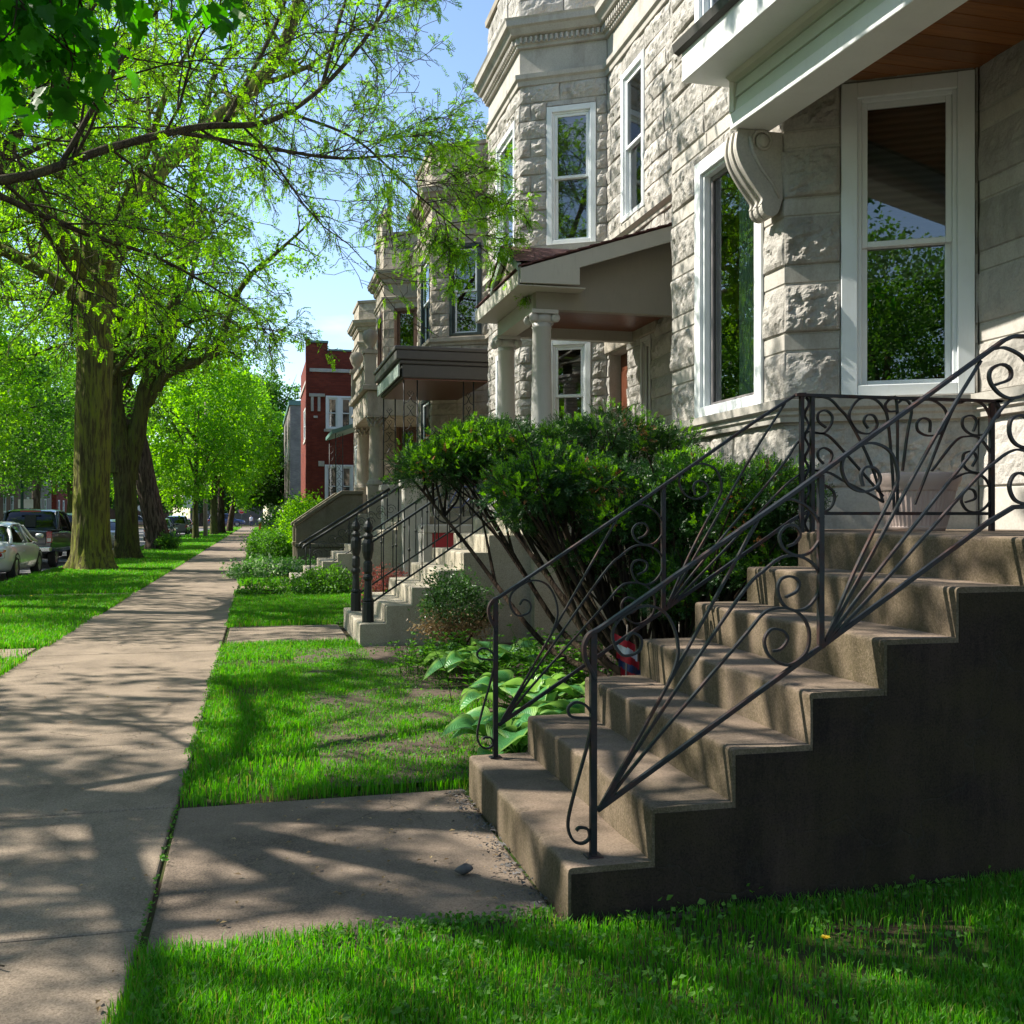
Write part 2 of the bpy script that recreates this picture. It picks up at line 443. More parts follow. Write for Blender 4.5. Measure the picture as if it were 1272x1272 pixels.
def blind_mat():
    t = NT('window_blind_slats')
    w = t.nd('ShaderNodeTexWave'); w.bands_direction = 'Z'; w.inputs['Scale'].default_value = 6.2
    t.l.new(t.coord(), w.inputs['Vector'])
    t.bump(w.outputs['Fac'], .6, .01)
    return t.fin(t.mix(w.outputs['Fac'], (.40,.36,.30), (.27,.24,.2)), .7, 0, .2)
M['blind'] = blind_mat()
M['rubber'] = simple('tyre_rubber', (.018,.018,.018), (.03,.03,.03), 20, .85, .2)
M['rim'] = simple('alloy_rim', (.45,.45,.46), (.35,.35,.36), 10, .3, 0, metal=.8)
M['chrome'] = simple('bright_metal', (.6,.6,.6), (.5,.5,.5), 10, .25, 0, metal=.9)
def carpaint(name, c, metal=.2):
    t = NT(name)
    t.bump(t.noise(300, 2), .02, .001)
    t.set(t.b.inputs['Coat Weight'], .8); t.set(t.b.inputs['Coat Roughness'], .04)
    return t.fin(t.mix(t.noise(2, 4), c, tuple(x*.9 for x in c)), .35, metal, .5)
M['cwhite'] = carpaint('pearl_white_car_paint', (.72,.73,.74))
M['cblack'] = carpaint('black_car_paint', (.012,.016,.022))
M['csilver'] = carpaint('silver_car_paint', (.42,.43,.43), .5)
M['cgold'] = carpaint('pale_gold_car_paint', (.42,.38,.3), .5)
M['cnavy'] = carpaint('navy_car_paint', (.02,.03,.07))
M['cblue'] = carpaint('blue_car_paint', (.03,.055,.16))
M['cgrey'] = carpaint('grey_car_paint', (.12,.12,.13), .4)
M['cred'] = carpaint('dark_red_car_paint', (.2,.02,.02))
M['tail'] = simple('red_lamp_lens', (.35,.01,.012), (.25,.01,.01), 6, .15, 0, spec=.6)
M['amber'] = simple('amber_lamp_lens', (.6,.17,.02), (.5,.12,.02), 6, .15, 0, spec=.6)
M['lens'] = simple('clear_lamp_lens', (.6,.58,.55), (.5,.5,.5), 6, .12, 0, spec=.6)
M['plastic'] = simple('black_plastic', (.02,.02,.02), (.03,.03,.03), 20, .6, .1)
M['terra'] = simple('pale_pink_planter_clay', (.47,.375,.335), (.39,.30,.265), 7, .6, .2)
M['shingle'] = simple('red_asphalt_shingle', (.12,.048,.045), (.075,.035,.033), 30, .95, .8, 120)
M['roofgrey'] = simple('dark_roofing', (.05,.05,.05), (.08,.08,.075), 12, .9, .3)
M['signwhite'] = simple('sign_white', (.75,.75,.75), (.65,.65,.65), 5, .5, 0)
M['signred'] = simple('sign_red', (.55,.02,.03), (.45,.02,.03), 5, .5, 0)
M['polegreen'] = simple('green_painted_steel', (.015,.075,.06), (.01,.05,.04), 9, .45, .1)
M['polewood'] = simple('weathered_utility_pole', (.28,.23,.18), (.2,.16,.12), 14, .9, .4)
M['orange'] = simple('orange_paint', (.75,.14,.02), (.6,.1,.02), 9, .6, .05)
M['skin'] = simple('skin', (.5,.3,.22), (.45,.26,.18), 9, .6, .05)
M['cloth'] = simple('pale_shirt_cloth', (.6,.6,.68), (.5,.5,.56), 9, .9, .1)
M['jeans'] = simple('dark_trouser_cloth', (.05,.06,.1), (.04,.045,.07), 9, .9, .1)
M['rock'] = simple('grey_stone', (.13,.12,.115), (.07,.065,.06), 12, .85, .5)
NF_LOC, NH_LOC = 11000, 13500
# ------------------------------------------------------------------ camera, light
YAW = math.atan(316/1272)
cam = bpy.data.cameras.new('camera'); cam.lens = 36; cam.sensor_width = 36
cam.shift_y = 7/1272; cam.clip_end = 2000; cam.clip_start = .05
co = bpy.data.objects.new('camera', cam); COL.objects.link(co)
co.location = (0, 0, 1.40); co.rotation_euler = (rad(90), 0, -YAW)
sc.camera = co

SUN = Vector((-.905, .425, 0)).normalized(); ELEV = rad(42.5)
sd = Vector((SUN.x*math.cos(ELEV), SUN.y*math.cos(ELEV), math.sin(ELEV)))
sl = bpy.data.lights.new('sun', 'SUN'); sl.energy = 5.0; sl.angle = rad(.47); sl.color = (1, .94, .84)
so = bpy.data.objects.new('sun', sl); COL.objects.link(so)
so.rotation_euler = sd.to_track_quat('Z', 'Y').to_euler(); so.location = (-30, 20, 60)
w = bpy.data.worlds.new('World'); sc.world = w; w.use_nodes = True
wn = w.node_tree.nodes; wl = w.node_tree.links
sky = wn.new('ShaderNodeTexSky'); sky.sky_type = 'NISHITA'; sky.sun_disc = False
sky.sun_elevation = ELEV; sky.sun_rotation = math.atan2(SUN.x, SUN.y)
sky.air_density = 1.0; sky.dust_density = .35; sky.ozone_density = 1.6
# thin high cloud near the horizon
tc = wn.new('ShaderNodeTexCoord'); mp = wn.new('ShaderNodeMapping'); mp.inputs['Scale'].default_value = (1.2, 1.2, 4)
nz = wn.new('ShaderNodeTexNoise'); nz.inputs['Scale'].default_value = 2.2; nz.inputs['Detail'].default_value = 7
rp = wn.new('ShaderNodeValToRGB'); rp.color_ramp.elements[0].position = .6; rp.color_ramp.elements[1].position = .92
mm = wn.new('ShaderNodeMix'); mm.data_type = 'RGBA'; mm.inputs[7].default_value = (9, 9.4, 10, 1)
wl.new(tc.outputs['Generated'], mp.inputs[0]); wl.new(mp.outputs[0], nz.inputs['Vector']); wl.new(nz.outputs['Fac'], rp.inputs[0])
wl.new(rp.outputs[0], mm.inputs[0]); wl.new(sky.outputs[0], mm.inputs[6])
bg = wn['Background']; wl.new(mm.outputs[2], bg.inputs[0]); bg.inputs[1].default_value = .115
sc.view_settings.view_transform = 'Standard'; sc.view_settings.look = 'None'; sc.view_settings.gamma = 1
sc.view_settings.exposure = EXPO = 1.2
sc.render.engine = 'CYCLES'
sc.cycles.use_denoising = True
sc.cycles.max_bounces = 8; sc.cycles.transparent_max_bounces = 16
sc.cycles.sample_clamp_indirect = 6

# ------------------------------------------------------------------ ground, road, pavement
GX = [-500, -60, -25, -14.1, -14.1, -5.4, -5.4, -4, -2.25, -.35, 3, 8, 30, 500]
GZ = [-.02, -.02, -.02, -.02, -.36, -.36, -.02, -.015, -.02, -.02, -.01, -.02, -.02, -.02]
GY = [-300, -20, 0, 10, 30, 60, 100, 149, 800]
gm = MB()
gm.grid([[(x, y, z) for x, z in zip(GX, GZ)] for y in GY], False)
tag(gm.build('ground', M['ground']), kind='structure')
rm = MB(); rm.grid([[(-14.05, y, -.15), (-9.7, y, -.1), (-5.43, y, -.15)] for y in (-60, 0, 50, 100, 149.8)], True)
tag(rm.build('road', M['asphalt']), kind='structure')
rm = MB(); rm.grid([[(x, 150, .01), (x, 163, .01)] for x in (-200, -50, 0, 50, 200)], False)
tag(rm.build('cross_street', M['walk']), kind='structure')
km = MB()
for x0, x1 in ((-5.47, -5.3), (-14.2, -14.02)):
    y = -40.0
    while y < 148:
        km.box(x0 + R.uniform(-.006, .006), x1, y, y + 2.99, -.34, -.005 + R.uniform(-.012, .006)); y += 3.0
tag(km.build('kerb', M['kerb'], bevel=.025), kind='structure')

def slabs(name, x0, x1, ys, mat, z=0.0, gap=.007):
    m = MB()
    for a, b in zip(ys[:-1], ys[1:]):
        t = [R.uniform(-.005, .005) for _ in range(4)]
        nx, ny = 6, 6
        g0, g1 = x0 + gap, x1 - gap
        j = lambda: R.uniform(-.01, .01)
        vs = [(g0+j(), a+gap, -.09), (g1+j(), a+gap, -.09), (g1+j(), b-gap, -.09), (g0+j(), b-gap, -.09)]
        up = [(p[0], p[1], z + q) for p, q in zip(vs, t)]
        m.add(vs + up, [(3,2,1,0), (4,5,6,7), (0,1,5,4), (1,2,6,5), (2,3,7,6), (3,0,4,7)])
    return tag(m.build(name, mat, bevel=.014, seg=3), kind='structure')
ys = [3.70 - 1.5*8]
while ys[-1] < 147: ys.append(ys[-1] + 1.5)
slabs('sidewalk', -2.27, -.375, ys, M['walk'])
slabs('entry_path', -.371, 1.03, [3.47, 5.22], M['slab'], -.006)
slabs('entry_path', -.345, 1.03, [11.75, 13.62], M['walk'], -.002)
slabs('entry_path', -.345, .62, [20.0, 21.6], M['walk'], -.002)
slabs('entry_path', -.345, .95, [27.4, 29.3], M['walk'], -.002)
slabs('parkway_path', -5.28, -2.3, [11.0, 11.95], M['walk'], -.006)
slabs('parkway_path', -5.28, -2.3, [19.6, 20.3], M['walk'], -.006)
slabs('far_sidewalk', -18.3, -16.5, [y for y in ys], M['walk'])
# bare earth beside the front steps
def soil_sheet(name, x0, x1, y0, y1, z):
    m = MB(); n = 26
    A = [[(x0 + (x1-x0)*i/n + R.uniform(-.03, .03)*(0 < i < n), y0 + (y1-y0)*j/n, z + R.uniform(-.012, .022)*(0 < i < n)*(0 < j < n)) for i in range(n+1)] for j in range(n+1)]
    m.grid(A); return tag(m.build(name, M['soil']), kind='structure')
soil_sheet('garden_soil', .35, 4.2, 5.35, 11.1, .006)
soil_sheet('garden_soil', 1.0, 4.2, 13.7, 19.3, .006)
soil_sheet('soil_gap', -.3, 3.4, 3.36, 3.468, -.012)
# ------------------------------------------------------------------ stone houses
S60, C60 = math.sin(rad(60)), math.cos(rad(60))
class Plane:
    def __init__(s, p0, d, n): s.p0 = p0; s.d = d; s.n = n
    def __call__(s, u, w, z):
        return (s.p0[0] + s.d[0]*u + s.n[0]*w, s.p0[1] + s.d[1]*u + s.n[1]*w, z)
    def box(s, mb, u0, u1, w0, w1, z0, z1): mb.box(u0, u1, w0, w1, z0, z1, T=s)

def cut_rects(u0, u1, z0, z1, holes):
    """rectangles of [u0,u1]x[z0,z1] minus holes, merged along u"""
    us = sorted({u0, u1} | {min(max(h[i], u0), u1) for h in holes for i in (0, 1)})
    out = []
    for a, b in zip(us[:-1], us[1:]):
        if b - a < 1e-4: continue
        zs = [(z0, z1)]
        for h in holes:
            if h[0] < b - 1e-5 and h[1] > a + 1e-5:
                nz = []
                for p, q in zs:
                    if h[3] <= p or h[2] >= q: nz.append((p, q)); continue
                    if h[2] > p + .015: nz.append((p, h[2]))
                    if h[3] < q - .015: nz.append((h[3], q))
                zs = nz
        for p, q in zs:
            for k, r in enumerate(out):
                if abs(r[1]-a) < 1e-5 and abs(r[2]-p) < 1e-5 and abs(r[3]-q) < 1e-5:
                    out[k] = (r[0], b, p, q); break
            else: out.append((a, b, p, q))
    return out

class StoneAcc:
    def __init__(s): s.V = []; s.F = []; s.n = 0
    def block(s, pl, a, b, z0, z1, kind, res, rough, seed, cl, cr):
        g = .004
        a2 = a + (0 if cl else g); b2 = b - (0 if cr else g); p = z0 + g; q = z1 - g; q_ = q
        nu = max(3, int(math.ceil((b2-a2)/res))) + 1; nv = max(3, int(math.ceil((q-p)/res))) + 1
        bev = min(.016, (b2-a2)*.2, (q-p)*.22)
        def axis(lo, hi, n):
            t = np.linspace(0, 1, n); x = lo + (hi-lo)*t
            x[1] = lo + bev*.55; x[-2] = hi - bev*.55; return x
        U, Z = np.meshgrid(axis(a2, b2, nu), axis(p, q, nv))
        eu = np.minimum(U - a2, b2 - U); ez = np.minimum(Z - p, q - Z)
        e = np.clip(np.minimum(eu, ez)/bev, 0, 1); e = np.sqrt(e)
        edge = np.full(U.shape, -.012)
        if cl: edge = np.where((U-a2) < 1e-6, 0.0, edge)
        if cr: edge = np.where((b2-U) < 1e-6, 0.0, edge)
        o = seed*7.31
        if kind == 'r':
            P = np.stack([U.ravel()*4 + o, Z.ravel()*4.6 + o*.37, np.full(U.size, o*.11)], 1)
            rs = np.random.default_rng(int(abs(seed)*977) % 100003); d = np.full(U.shape, 9.0)
            un = (U-(a2+b2)/2)/((b2-a2)/2); zn = (Z-(p+q_)/2)/((q_-p)/2)
            for q in range(9):   # split faces: the lowest of several tilted planes
                th_ = rs.uniform(0, 2*PI); d = np.minimum(d, rough*(rs.uniform(.8, 1.45) - rs.uniform(.15, 1.0)*(math.cos(th_)*un + math.sin(th_)*zn)))
            dia = np.clip(np.minimum(eu, ez)/.05, 0, 1)
            d = d + rough*(.55*fbm(P*2.2 + 31, 3).reshape(U.shape) + .45*fbm(P*5.5 + 3, 3).reshape(U.shape))*(.3 + .7*dia) - rough*.35*np.clip(1-np.abs(fbm(P*1.6+9, 2)).reshape(U.shape)*6, 0, 1)*dia
            d = np.clip(d, .002, rough*2.2)
            d = np.maximum(d, -.004)
        else:
            P = np.stack([U.ravel()*9 + o, Z.ravel()*9, np.full(U.size, o)], 1)
            d = .004 + .002*fbm(P, 2).reshape(U.shape)
        D = edge*(1-e) + d*e
        X = pl.p0[0] + pl.d[0]*U + pl.n[0]*D; Y = pl.p0[1] + pl.d[1]*U + pl.n[1]*D
        s.V.append(np.stack([X.ravel(), Y.ravel(), Z.ravel()], 1))
        idx = np.arange(nu*nv).reshape(nv, nu) + s.n
        f = np.stack([idx[:-1,:-1], idx[:-1,1:], idx[1:,1:], idx[1:,:-1]], -1).reshape(-1, 4)
        # outward winding: d x z must equal n
        cx = pl.d[1]*1.0; cy = -pl.d[0]
        if cx*pl.n[0] + cy*pl.n[1] < 0: f = f[:, ::-1]
        s.F.append(f); s.n += nu*nv
    def build(s, name, mat, parent):
        return npmesh(name, np.concatenate(s.V), [np.concatenate(s.F)], mat, parent, smooth=False)
def _rnd(x):
    v = math.sin(x*127.1 + 311.7)*43758.5453
    return v - math.floor(v)

def stone_face(acc, smacc, backing, pl, u0, u1, courses, holes, res, rough, cl=False, cr=False, seed=1, quoin=None):
    for ci, (z0, z1, kind, bw) in enumerate(courses):
        tgt = acc if kind == 'r' else smacc
        for (a, b, p, q) in cut_rects(u0, u1, z0, z1, holes):
            if kind != 'r': tgt = smacc.setdefault((round(z0, 3), id(pl), round(a, 2)), StoneAcc())
            L = b - a
            cuts = [a]
            n = max(1, int(round(L/bw)))
            if L > .62 or kind == 's':
                for k in range(1, n):
                    cuts.append(a + L*k/n + R.uniform(-.18, .18)*L/n)
            elif quoin and kind == 'r' and L > .3 and ci % 2 == quoin % 2:
                cuts.append(a + .17 if a <= u0 + .01 else b - .17)
            cuts.append(b)
            for k, (c, d) in enumerate(zip(cuts[:-1], cuts[1:])):
                tgt.block(pl, c, d, p, q, kind, res if kind == 'r' else max(res, .06), rough, seed + ci*13 + k*3.7 + c,
                          cl and c <= u0 + 1e-4, cr and d >= u1 - 1e-4)
    zlo = courses[0][0]; zhi = courses[-1][1]
    for (a, b, p, q) in cut_rects(u0, u1, zlo, zhi, holes):
        backing.add([pl(a, -.010, p), pl(b, -.010, p), pl(b, -.010, q), pl(a, -.010, q)], [(0,1,2,3)])
    for h in holes:   # stone reveals
        if h[1] <= u0 or h[0] >= u1: continue
        a, b, p, q = h
        for (s0, s1) in (((a,p),(a,q)), ((b,p),(b,q)), ((a,q),(b,q)), ((a,p),(b,p))):
            backing.add([pl(s0[0], .0, s0[1]), pl(s1[0], .0, s1[1]), pl(s1[0], -.24, s1[1]), pl(s0[0], -.24, s0[1])], [(0,1,2,3)])

def courses_plain(z0, z1, h, bw=.75):
    out = []; z = z0; n = max(1, int(round((z1-z0)/h)))
    for k in range(n): out.append((z0 + (z1-z0)*k/n, z0 + (z1-z0)*(k+1)/n, 'r', bw))
    return out

def offset_poly(P, w):
    """offset open polyline in plan to the left-hand normal by w (mitred)"""
    P = [np.array(p, float) for p in P]; N = []
    for a, b in zip(P[:-1], P[1:]):
        d = (b-a)/np.linalg.norm(b-a); N.append(np.array([-d[1], d[0]]))
    out = [P[0] + N[0]*w]
    for i in range(1, len(P)-1):
        m = N[i-1] + N[i]; m = m/np.dot(m, m)*2
        out.append(P[i] + m*w)
    out.append(P[-1] + N[-1]*w); return out

def moulding(name, plan, prof, mat, parent, close=True):
    """sweep profile [(w,z)] along plan polyline"""
    m = MB(); rows = []
    for w_, z in prof: rows.append([(p[0], p[1], z) for p in offset_poly(plan, w_)])
    for a, b in zip(rows[:-1], rows[1:]):
        m.grid([a, b], False)
    # end caps
    m.add([r[0] for r in rows], [list(range(len(rows)))]); m.add([r[-1] for r in rows], [list(range(len(rows)))])
    return m.build(name, mat, parent)

def window(parent, pl, u0, u1, z0, z1, style='hung', fm='vinyl', cas=.10, sashm=None, depth=-.10, blind=.55, dress='blind', glass='pane'):
    """casing with sash, pane and what hangs behind it"""
    fm_ = M[fm]; sm_ = M[sashm or fm]
    m = MB()
    d0, d1 = depth, .022
    b = lambda mb, a0, a1, w0, w1, c0, c1: pl.box(mb, a0, a1, w0, w1, c0, c1)
    b(m, u0, u0+cas, d0, d1, z0, z1); b(m, u1-cas, u1, d0, d1, z0, z1)
    b(m, u0+cas, u1-cas, d0, d1-.001, z1-cas, z1-.001); b(m, u0+cas, u1-cas, d0, d1-.001, z0+.001, z0+cas*.75)
    # inner stop bead
    s = cas; t = .03
    b(m, u0+s, u0+s+t, d0, d1-.03, z0+s*.75, z1-s); b(m, u1-s-t, u1-s, d0, d1-.03, z0+s*.75, z1-s)
    b(m, u0+s+t, u1-s-t, d0, d1-.031, z1-s-t, z1-s)
    fr = m.build('window', fm_, parent, bevel=.006)
    a0, a1, c0, c1 = u0+s+t, u1-s-t, z0+s*.75, z1-s-t
    if style == 'hung':
        zm = (c0+c1)/2
        secs = [(c0, zm+.02, depth+.0), (zm-.02, c1, depth+.045)]
    else: secs = [(c0, c1, depth+.03)]
    for (p, q, wd) in secs:
        sh = MB(); k = .042
        b(sh, a0+.001, a0+k, wd, wd+.035, p, q); b(sh, a1-k, a1-.001, wd, wd+.035, p, q)
        b(sh, a0+k, a1-k, wd+.001, wd+.034, p, p+k); b(sh, a0+k, a1-k, wd+.001, wd+.034, q-k, q)
        sh.build('sash', sm_, fr, bevel=.005)
        g = MB(); g.add([pl(a0+k-.005, wd+.016, p+k-.005), pl(a1-k+.005, wd+.016, p+k-.005), pl(a1-k+.005, wd+.016, q-k+.005), pl(a0+k-.005, wd+.016, q-k+.005)], [(0,1,2,3)])
        if pl.d[1]*pl.n[0] - pl.d[0]*pl.n[1] < 0: g.f = [f[::-1] for f in g.f]
        g.build('pane', M[glass], fr, fix=False)
    if dress == 'blind' and blind > 0:
        g = MB(); b(g, a0, a1, depth-.10, depth-.09, c1-(c1-c0)*blind, c1); g.build('blind', M['blind'], fr)
    elif dress == 'curtain':
        A = []
        for z in (c0, c1):
            A.append([pl(a0 + (a1-a0)*.12 + (a1-a0)*.5*i/60, depth-.05 + .025*math.sin(i*.9), z) for i in range(61)])
        g = MB(); g.grid(A); g.build('curtain', M['curtain'], fr)
    g = MB(); b(g, u0+.02, u1-.02, depth-.7, depth-.68, z0, z1)
    g.build('room_behind', M['dark'], fr)
    return fr

def house_planes(SA, LA=3.84, LC=5.0, front=2.15, clen=4.51):
    dx = LC-LA; dy = dx*C60/S60
    A = Plane((LA, SA), (0, 1), (-1, 0)); B = Plane((LA, SA), (S60, -C60), (-C60, -S60))
    C = Plane((LC, SA-dy), (0, -1), (-1, 0)); D = Plane((LA, SA+front), (S60, C60), (-C60, S60))
    blen = dx/S60
    plan = [(LC, SA-dy-clen), (LC, SA-dy), (LA, SA), (LA, SA+front), (LC, SA+front+dy)]
    return A, B, C, D, front, blen, clen, plan

def closed_shell(parent, plan, x1, z1, mat):
    """party walls, back wall and flat roof closing the house volume"""
    m = MB(); y0, y1 = plan[0][1], plan[-1][1]
    m.add([(plan[0][0], y0, -.1), (x1, y0, -.1), (x1, y0, z1), (plan[0][0], y0, z1)], [(0,1,2,3)])
    m.add([(plan[-1][0], y1, -.1), (x1, y1, -.1), (x1, y1, z1), (plan[-1][0], y1, z1)], [(0,1,2,3)])
    m.add([(x1, y0, -.1), (x1, y1, -.1), (x1, y1, z1), (x1, y0, z1)], [(0,1,2,3)])
    m.build('rear_wall', M['greybrick'], parent, fix=False)
    m = MB(); q = offset_poly(plan, -.03)
    m.add([(p[0], p[1], z1-.6) for p in q] + [(x1, y1, z1-.6), (x1, y0, z1-.6)], [tuple(range(len(q)+2))])
    m.build('roof', M['roofgrey'], parent, fix=False)

NEWZ = 4.66
def band_courses():
    c = [(1.30, 1.62, 's', 1.1), (1.62, 2.10, 'r', .62)]
    z = 2.285
    c.append((2.10, 2.285, 's', 2))
    for k in range(5):
        c.append((z, z+.365 if k else 2.645, 'r', .66)); z2 = 2.645 + .505*k
        c.append((z2, z2+.138, 's', .8)); z = z2 + .138
    return c

# ---------------- house nearest the camera
HA = thing('stone_house', (5, 6, 0), 'near limestone house whose big white-framed windows rise behind the concrete front steps', 'house', 'row of limestone houses')
A, B, C, D, FR, BL, CL, PLAN = house_planes(6.97)
cb = band_courses(); top0 = cb[-1][1]
crs = [(-.1, .42, 'r', .8), (.42, .86, 'r', .7), (.86, 1.30, 'r', .75)] + cb + courses_plain(top0, 7.9, .27, .7)
hA = [(.33, 1.59, 2.285, 4.57), (.33, 1.59, 5.5, 7.5)]; hB = [(.405, 1.315, 2.285, 4.60), (.42, 1.16, 5.5, 7.5)]
hC = [(.9, 1.95, 1.36, 3.75)]
ac, sm, bk = StoneAcc(), {}, MB()
stone_face(ac, sm, bk, A, 0, FR, crs, hA, .018, .033, cl=True, cr=True, seed=3, quoin=None)
stone_face(ac, sm, bk, B, 0, BL, crs, hB, .014, .05, cl=True, cr=False, seed=40, quoin=1)
stone_face(ac, sm, bk, C, 0, CL, crs, hC, .03, .024, seed=77)
stone_face(ac, sm, bk, D, 0, BL, crs, [], .08, .025, cl=True, seed=90)
ac.build('rock_faced_wall', M['lime'], HA); [q.build('dressed_band', M['limesm'], HA) for q in sm.values()]; bk.build('mortar_bed', M['limesm'], HA, fix=False)
moulding('window_sill', PLAN, [(-.02, 2.11), (.05, 2.112), (.055, 2.15), (.075, 2.165), (.075, 2.19), (.11, 2.21), (.115, 2.272), (.0, 2.287), (-.10, 2.287)], M['limesm'], HA)
moulding('cornice', PLAN, [(-.05, 7.9), (.04, 7.9), (.04, 8.05), (.07, 8.07), (.01, 8.1), (.01, 8.45), (.1, 8.5), (.28, 8.68), (.3, 8.82), (0, 8.9), (0, 9.7), (-.3, 9.7)], M['limesm'], HA)
closed_shell(HA, PLAN, 16, 9.6, None)
wa = window(HA, A, .33, 1.59, 2.287, 4.57, 'single', 'vinyl', .12, 'greyframe', -.13, dress='curtain', glass='pane_clear')
wb = window(HA, B, .405, 1.315, 2.287, 4.60, 'hung', 'vinyl', .115, None, -.11, blind=.62)
window(HA, A, .33, 1.59, 5.5, 7.5, 'hung', 'vinyl', .1); window(HA, B, .42, 1.16, 5.5, 7.5, 'hung', 'vinyl', .08)
dm = MB(); C.box(dm, .9, 1.95, -.24, -.16, 1.36, 3.75)
for z0, z1 in ((1.5, 2.3), (2.4, 3.6)): C.box(dm, 1.05, 1.8, -.16, -.14, z0, z1)
dr = dm.build('door', M['doorwood'], HA, bevel=.01)
mb = MB(); mb.lathe([(0, 0), (.03, .0), (.035, .03), (0, .05)], (4.82, 4.5, 2.3)); mb.build('handle', M['chrome'], dr)

# porch of the near house
PA = MB()
bx = lambda y: 3.43 + (7.05 - y)*.068
def Tb(o, w, z): return (bx(o) + w, o, z)     # o = distance along street
bm_ = MB()
bm_.prism([(0, 4.30), (.30, 4.30), (.30, 4.42), (.0, 4.42)], 7.05, 2.2, lambda a, b, h: (bx(h)+a, h, b))
beam = bm_.build('porch_beam', M['white'], HA, bevel=.008)
sg = MB()
zz = 4.42
for k, hgt in enumerate((.105, .105, .10)):
    sg.prism([(.008, zz+.001), (.10, zz+.001), (.10, zz+hgt-.003), (.026, zz+hgt-.003)], 7.0, 2.2, lambda a, b, h: (bx(h)+a, h, b)); zz += hgt
sg.build('porch_siding', M['sage'], HA)
cbd = MB(); cbd.prism([(-.004, 4.421), (.30, 4.421), (.30, 4.73), (-.004, 4.73)], 7.05, 6.985, lambda a, b, h: (bx(h)+a, h, b)); cbd.build('corner_board', M['cream'], HA, bevel=.004)
ev = MB(); ev.prism([(-.33, 4.67), (-.33, 4.90), (-.305, 4.90), (-.305, 4.69), (.10, 4.69), (.10, 4.67)], 7.16, 2.2, lambda a, b, h: (bx(h)+a, h, b)); ev.build('porch_eave', M['white'], HA, bevel=.004)
cr = MB(); cr.prism([(.02, 4.632), (-.03, 4.645), (-.06, 4.668), (.05, 4.668)], 7.0, 2.2, lambda a, b, h: (bx(h)+a, h, b)); cr.build('crown_moulding', M['cream'], HA)
gu = MB(); gu.prism([(-.335, 4.88), (-.375, 4.90), (-.39, 4.96), (-.375, 4.965), (-.335, 4.935)], 7.2, 2.2, lambda a, b, h: (bx(h)+a, h, b)); gu.build('gutter', M['charcoal'], HA)
rf = MB(); rf.prism([(-.35, 4.912), (1.56, 5.36), (1.56, 5.40), (-.35, 4.95)], 7.17, 2.2, lambda a, b, h: (bx(h)+a, h, b)); rf.build('porch_roof', M['roofgrey'], HA)
ce = MB()
for k in range(30):
    y = 2.2 + k*.15
    x1 = min(5.05, 3.84 + (6.97-(y+.15))/C60*S60)+.25
    if x1 > bx(y)+.31: ce.prism([(.302, 4.615), (0, 4.615), (0, 4.64), (.302, 4.64)][:1] + [(x1-bx(y), 4.615), (x1-bx(y), 4.64), (.302, 4.64)], y+.003, y+.147, lambda a, b, h, y=y: (bx(y)+a, h, b))
ce.build('porch_ceiling', M['cedar'], HA, bevel=.004)
# carved scroll bracket under the beam end
br = MB(); YB0, YB1 = 6.985, 7.19
prof = []
def arc(cx, cz, r, a0, a1, n=12): return [(cx + r*math.cos(rad(a0 + (a1-a0)*i/n)), cz + r*math.sin(rad(a0 + (a1-a0)*i/n))) for i in range(n+1)]
front = smooth_path([(3.47, 4.295), (3.455, 4.22), (3.455, 4.14), (3.49, 4.04), (3.56, 3.93), (3.63, 3.84), (3.665, 3.79), (3.655, 3.75)], 5)
prof = [tuple(p) for p in front] + arc(3.735, 3.735, .075, 170, 350, 10) + [(3.835, 3.80), (3.835, 4.295)]
ribs = 7
for k in range(ribs):
    y0 = YB0 + (YB1-YB0)*k/ribs; y1 = YB0 + (YB1-YB0)*(k+1)/ribs
    inn = .0 if k in (0, 3, 6) else .016
    br.prism([(x + inn*(x < 3.72), z) for x, z in prof], y0+.0007*(k > 0), y1, lambda a, b, h: (a, h, b))
bk2 = br.build('bracket', M['limesm'], HA, bevel=.006)
vs_ = MB()
spi = [(3.665 + r*math.cos(rad(a)), 6.975, 4.215 + r*math.sin(rad(a))) for a, r in [(200-i*22, .085*(1-i/40)) for i in range(32)]]
vs_.tube(spi, .014, 6)
vs_.tube([(3.56, 6.977, 4.24), (3.585, 6.977, 4.13), (3.66, 6.977, 4.0), (3.75, 6.977, 3.9), (3.80, 6.977, 3.80)], [.018, .016, .014, .012, .008], 6)
vs_.lathe([(.05, 0), (.055, .015), (.035, .03), (0, .035)], (0, 0, 0), 14)
vs_.v[-4*14:] = [(3.665 + x, 6.985 - z, 4.215 + y) for x, y, z in vs_.v[-4*14:]]
vs_.build('scroll', M['limesm'], bk2, fix=True)

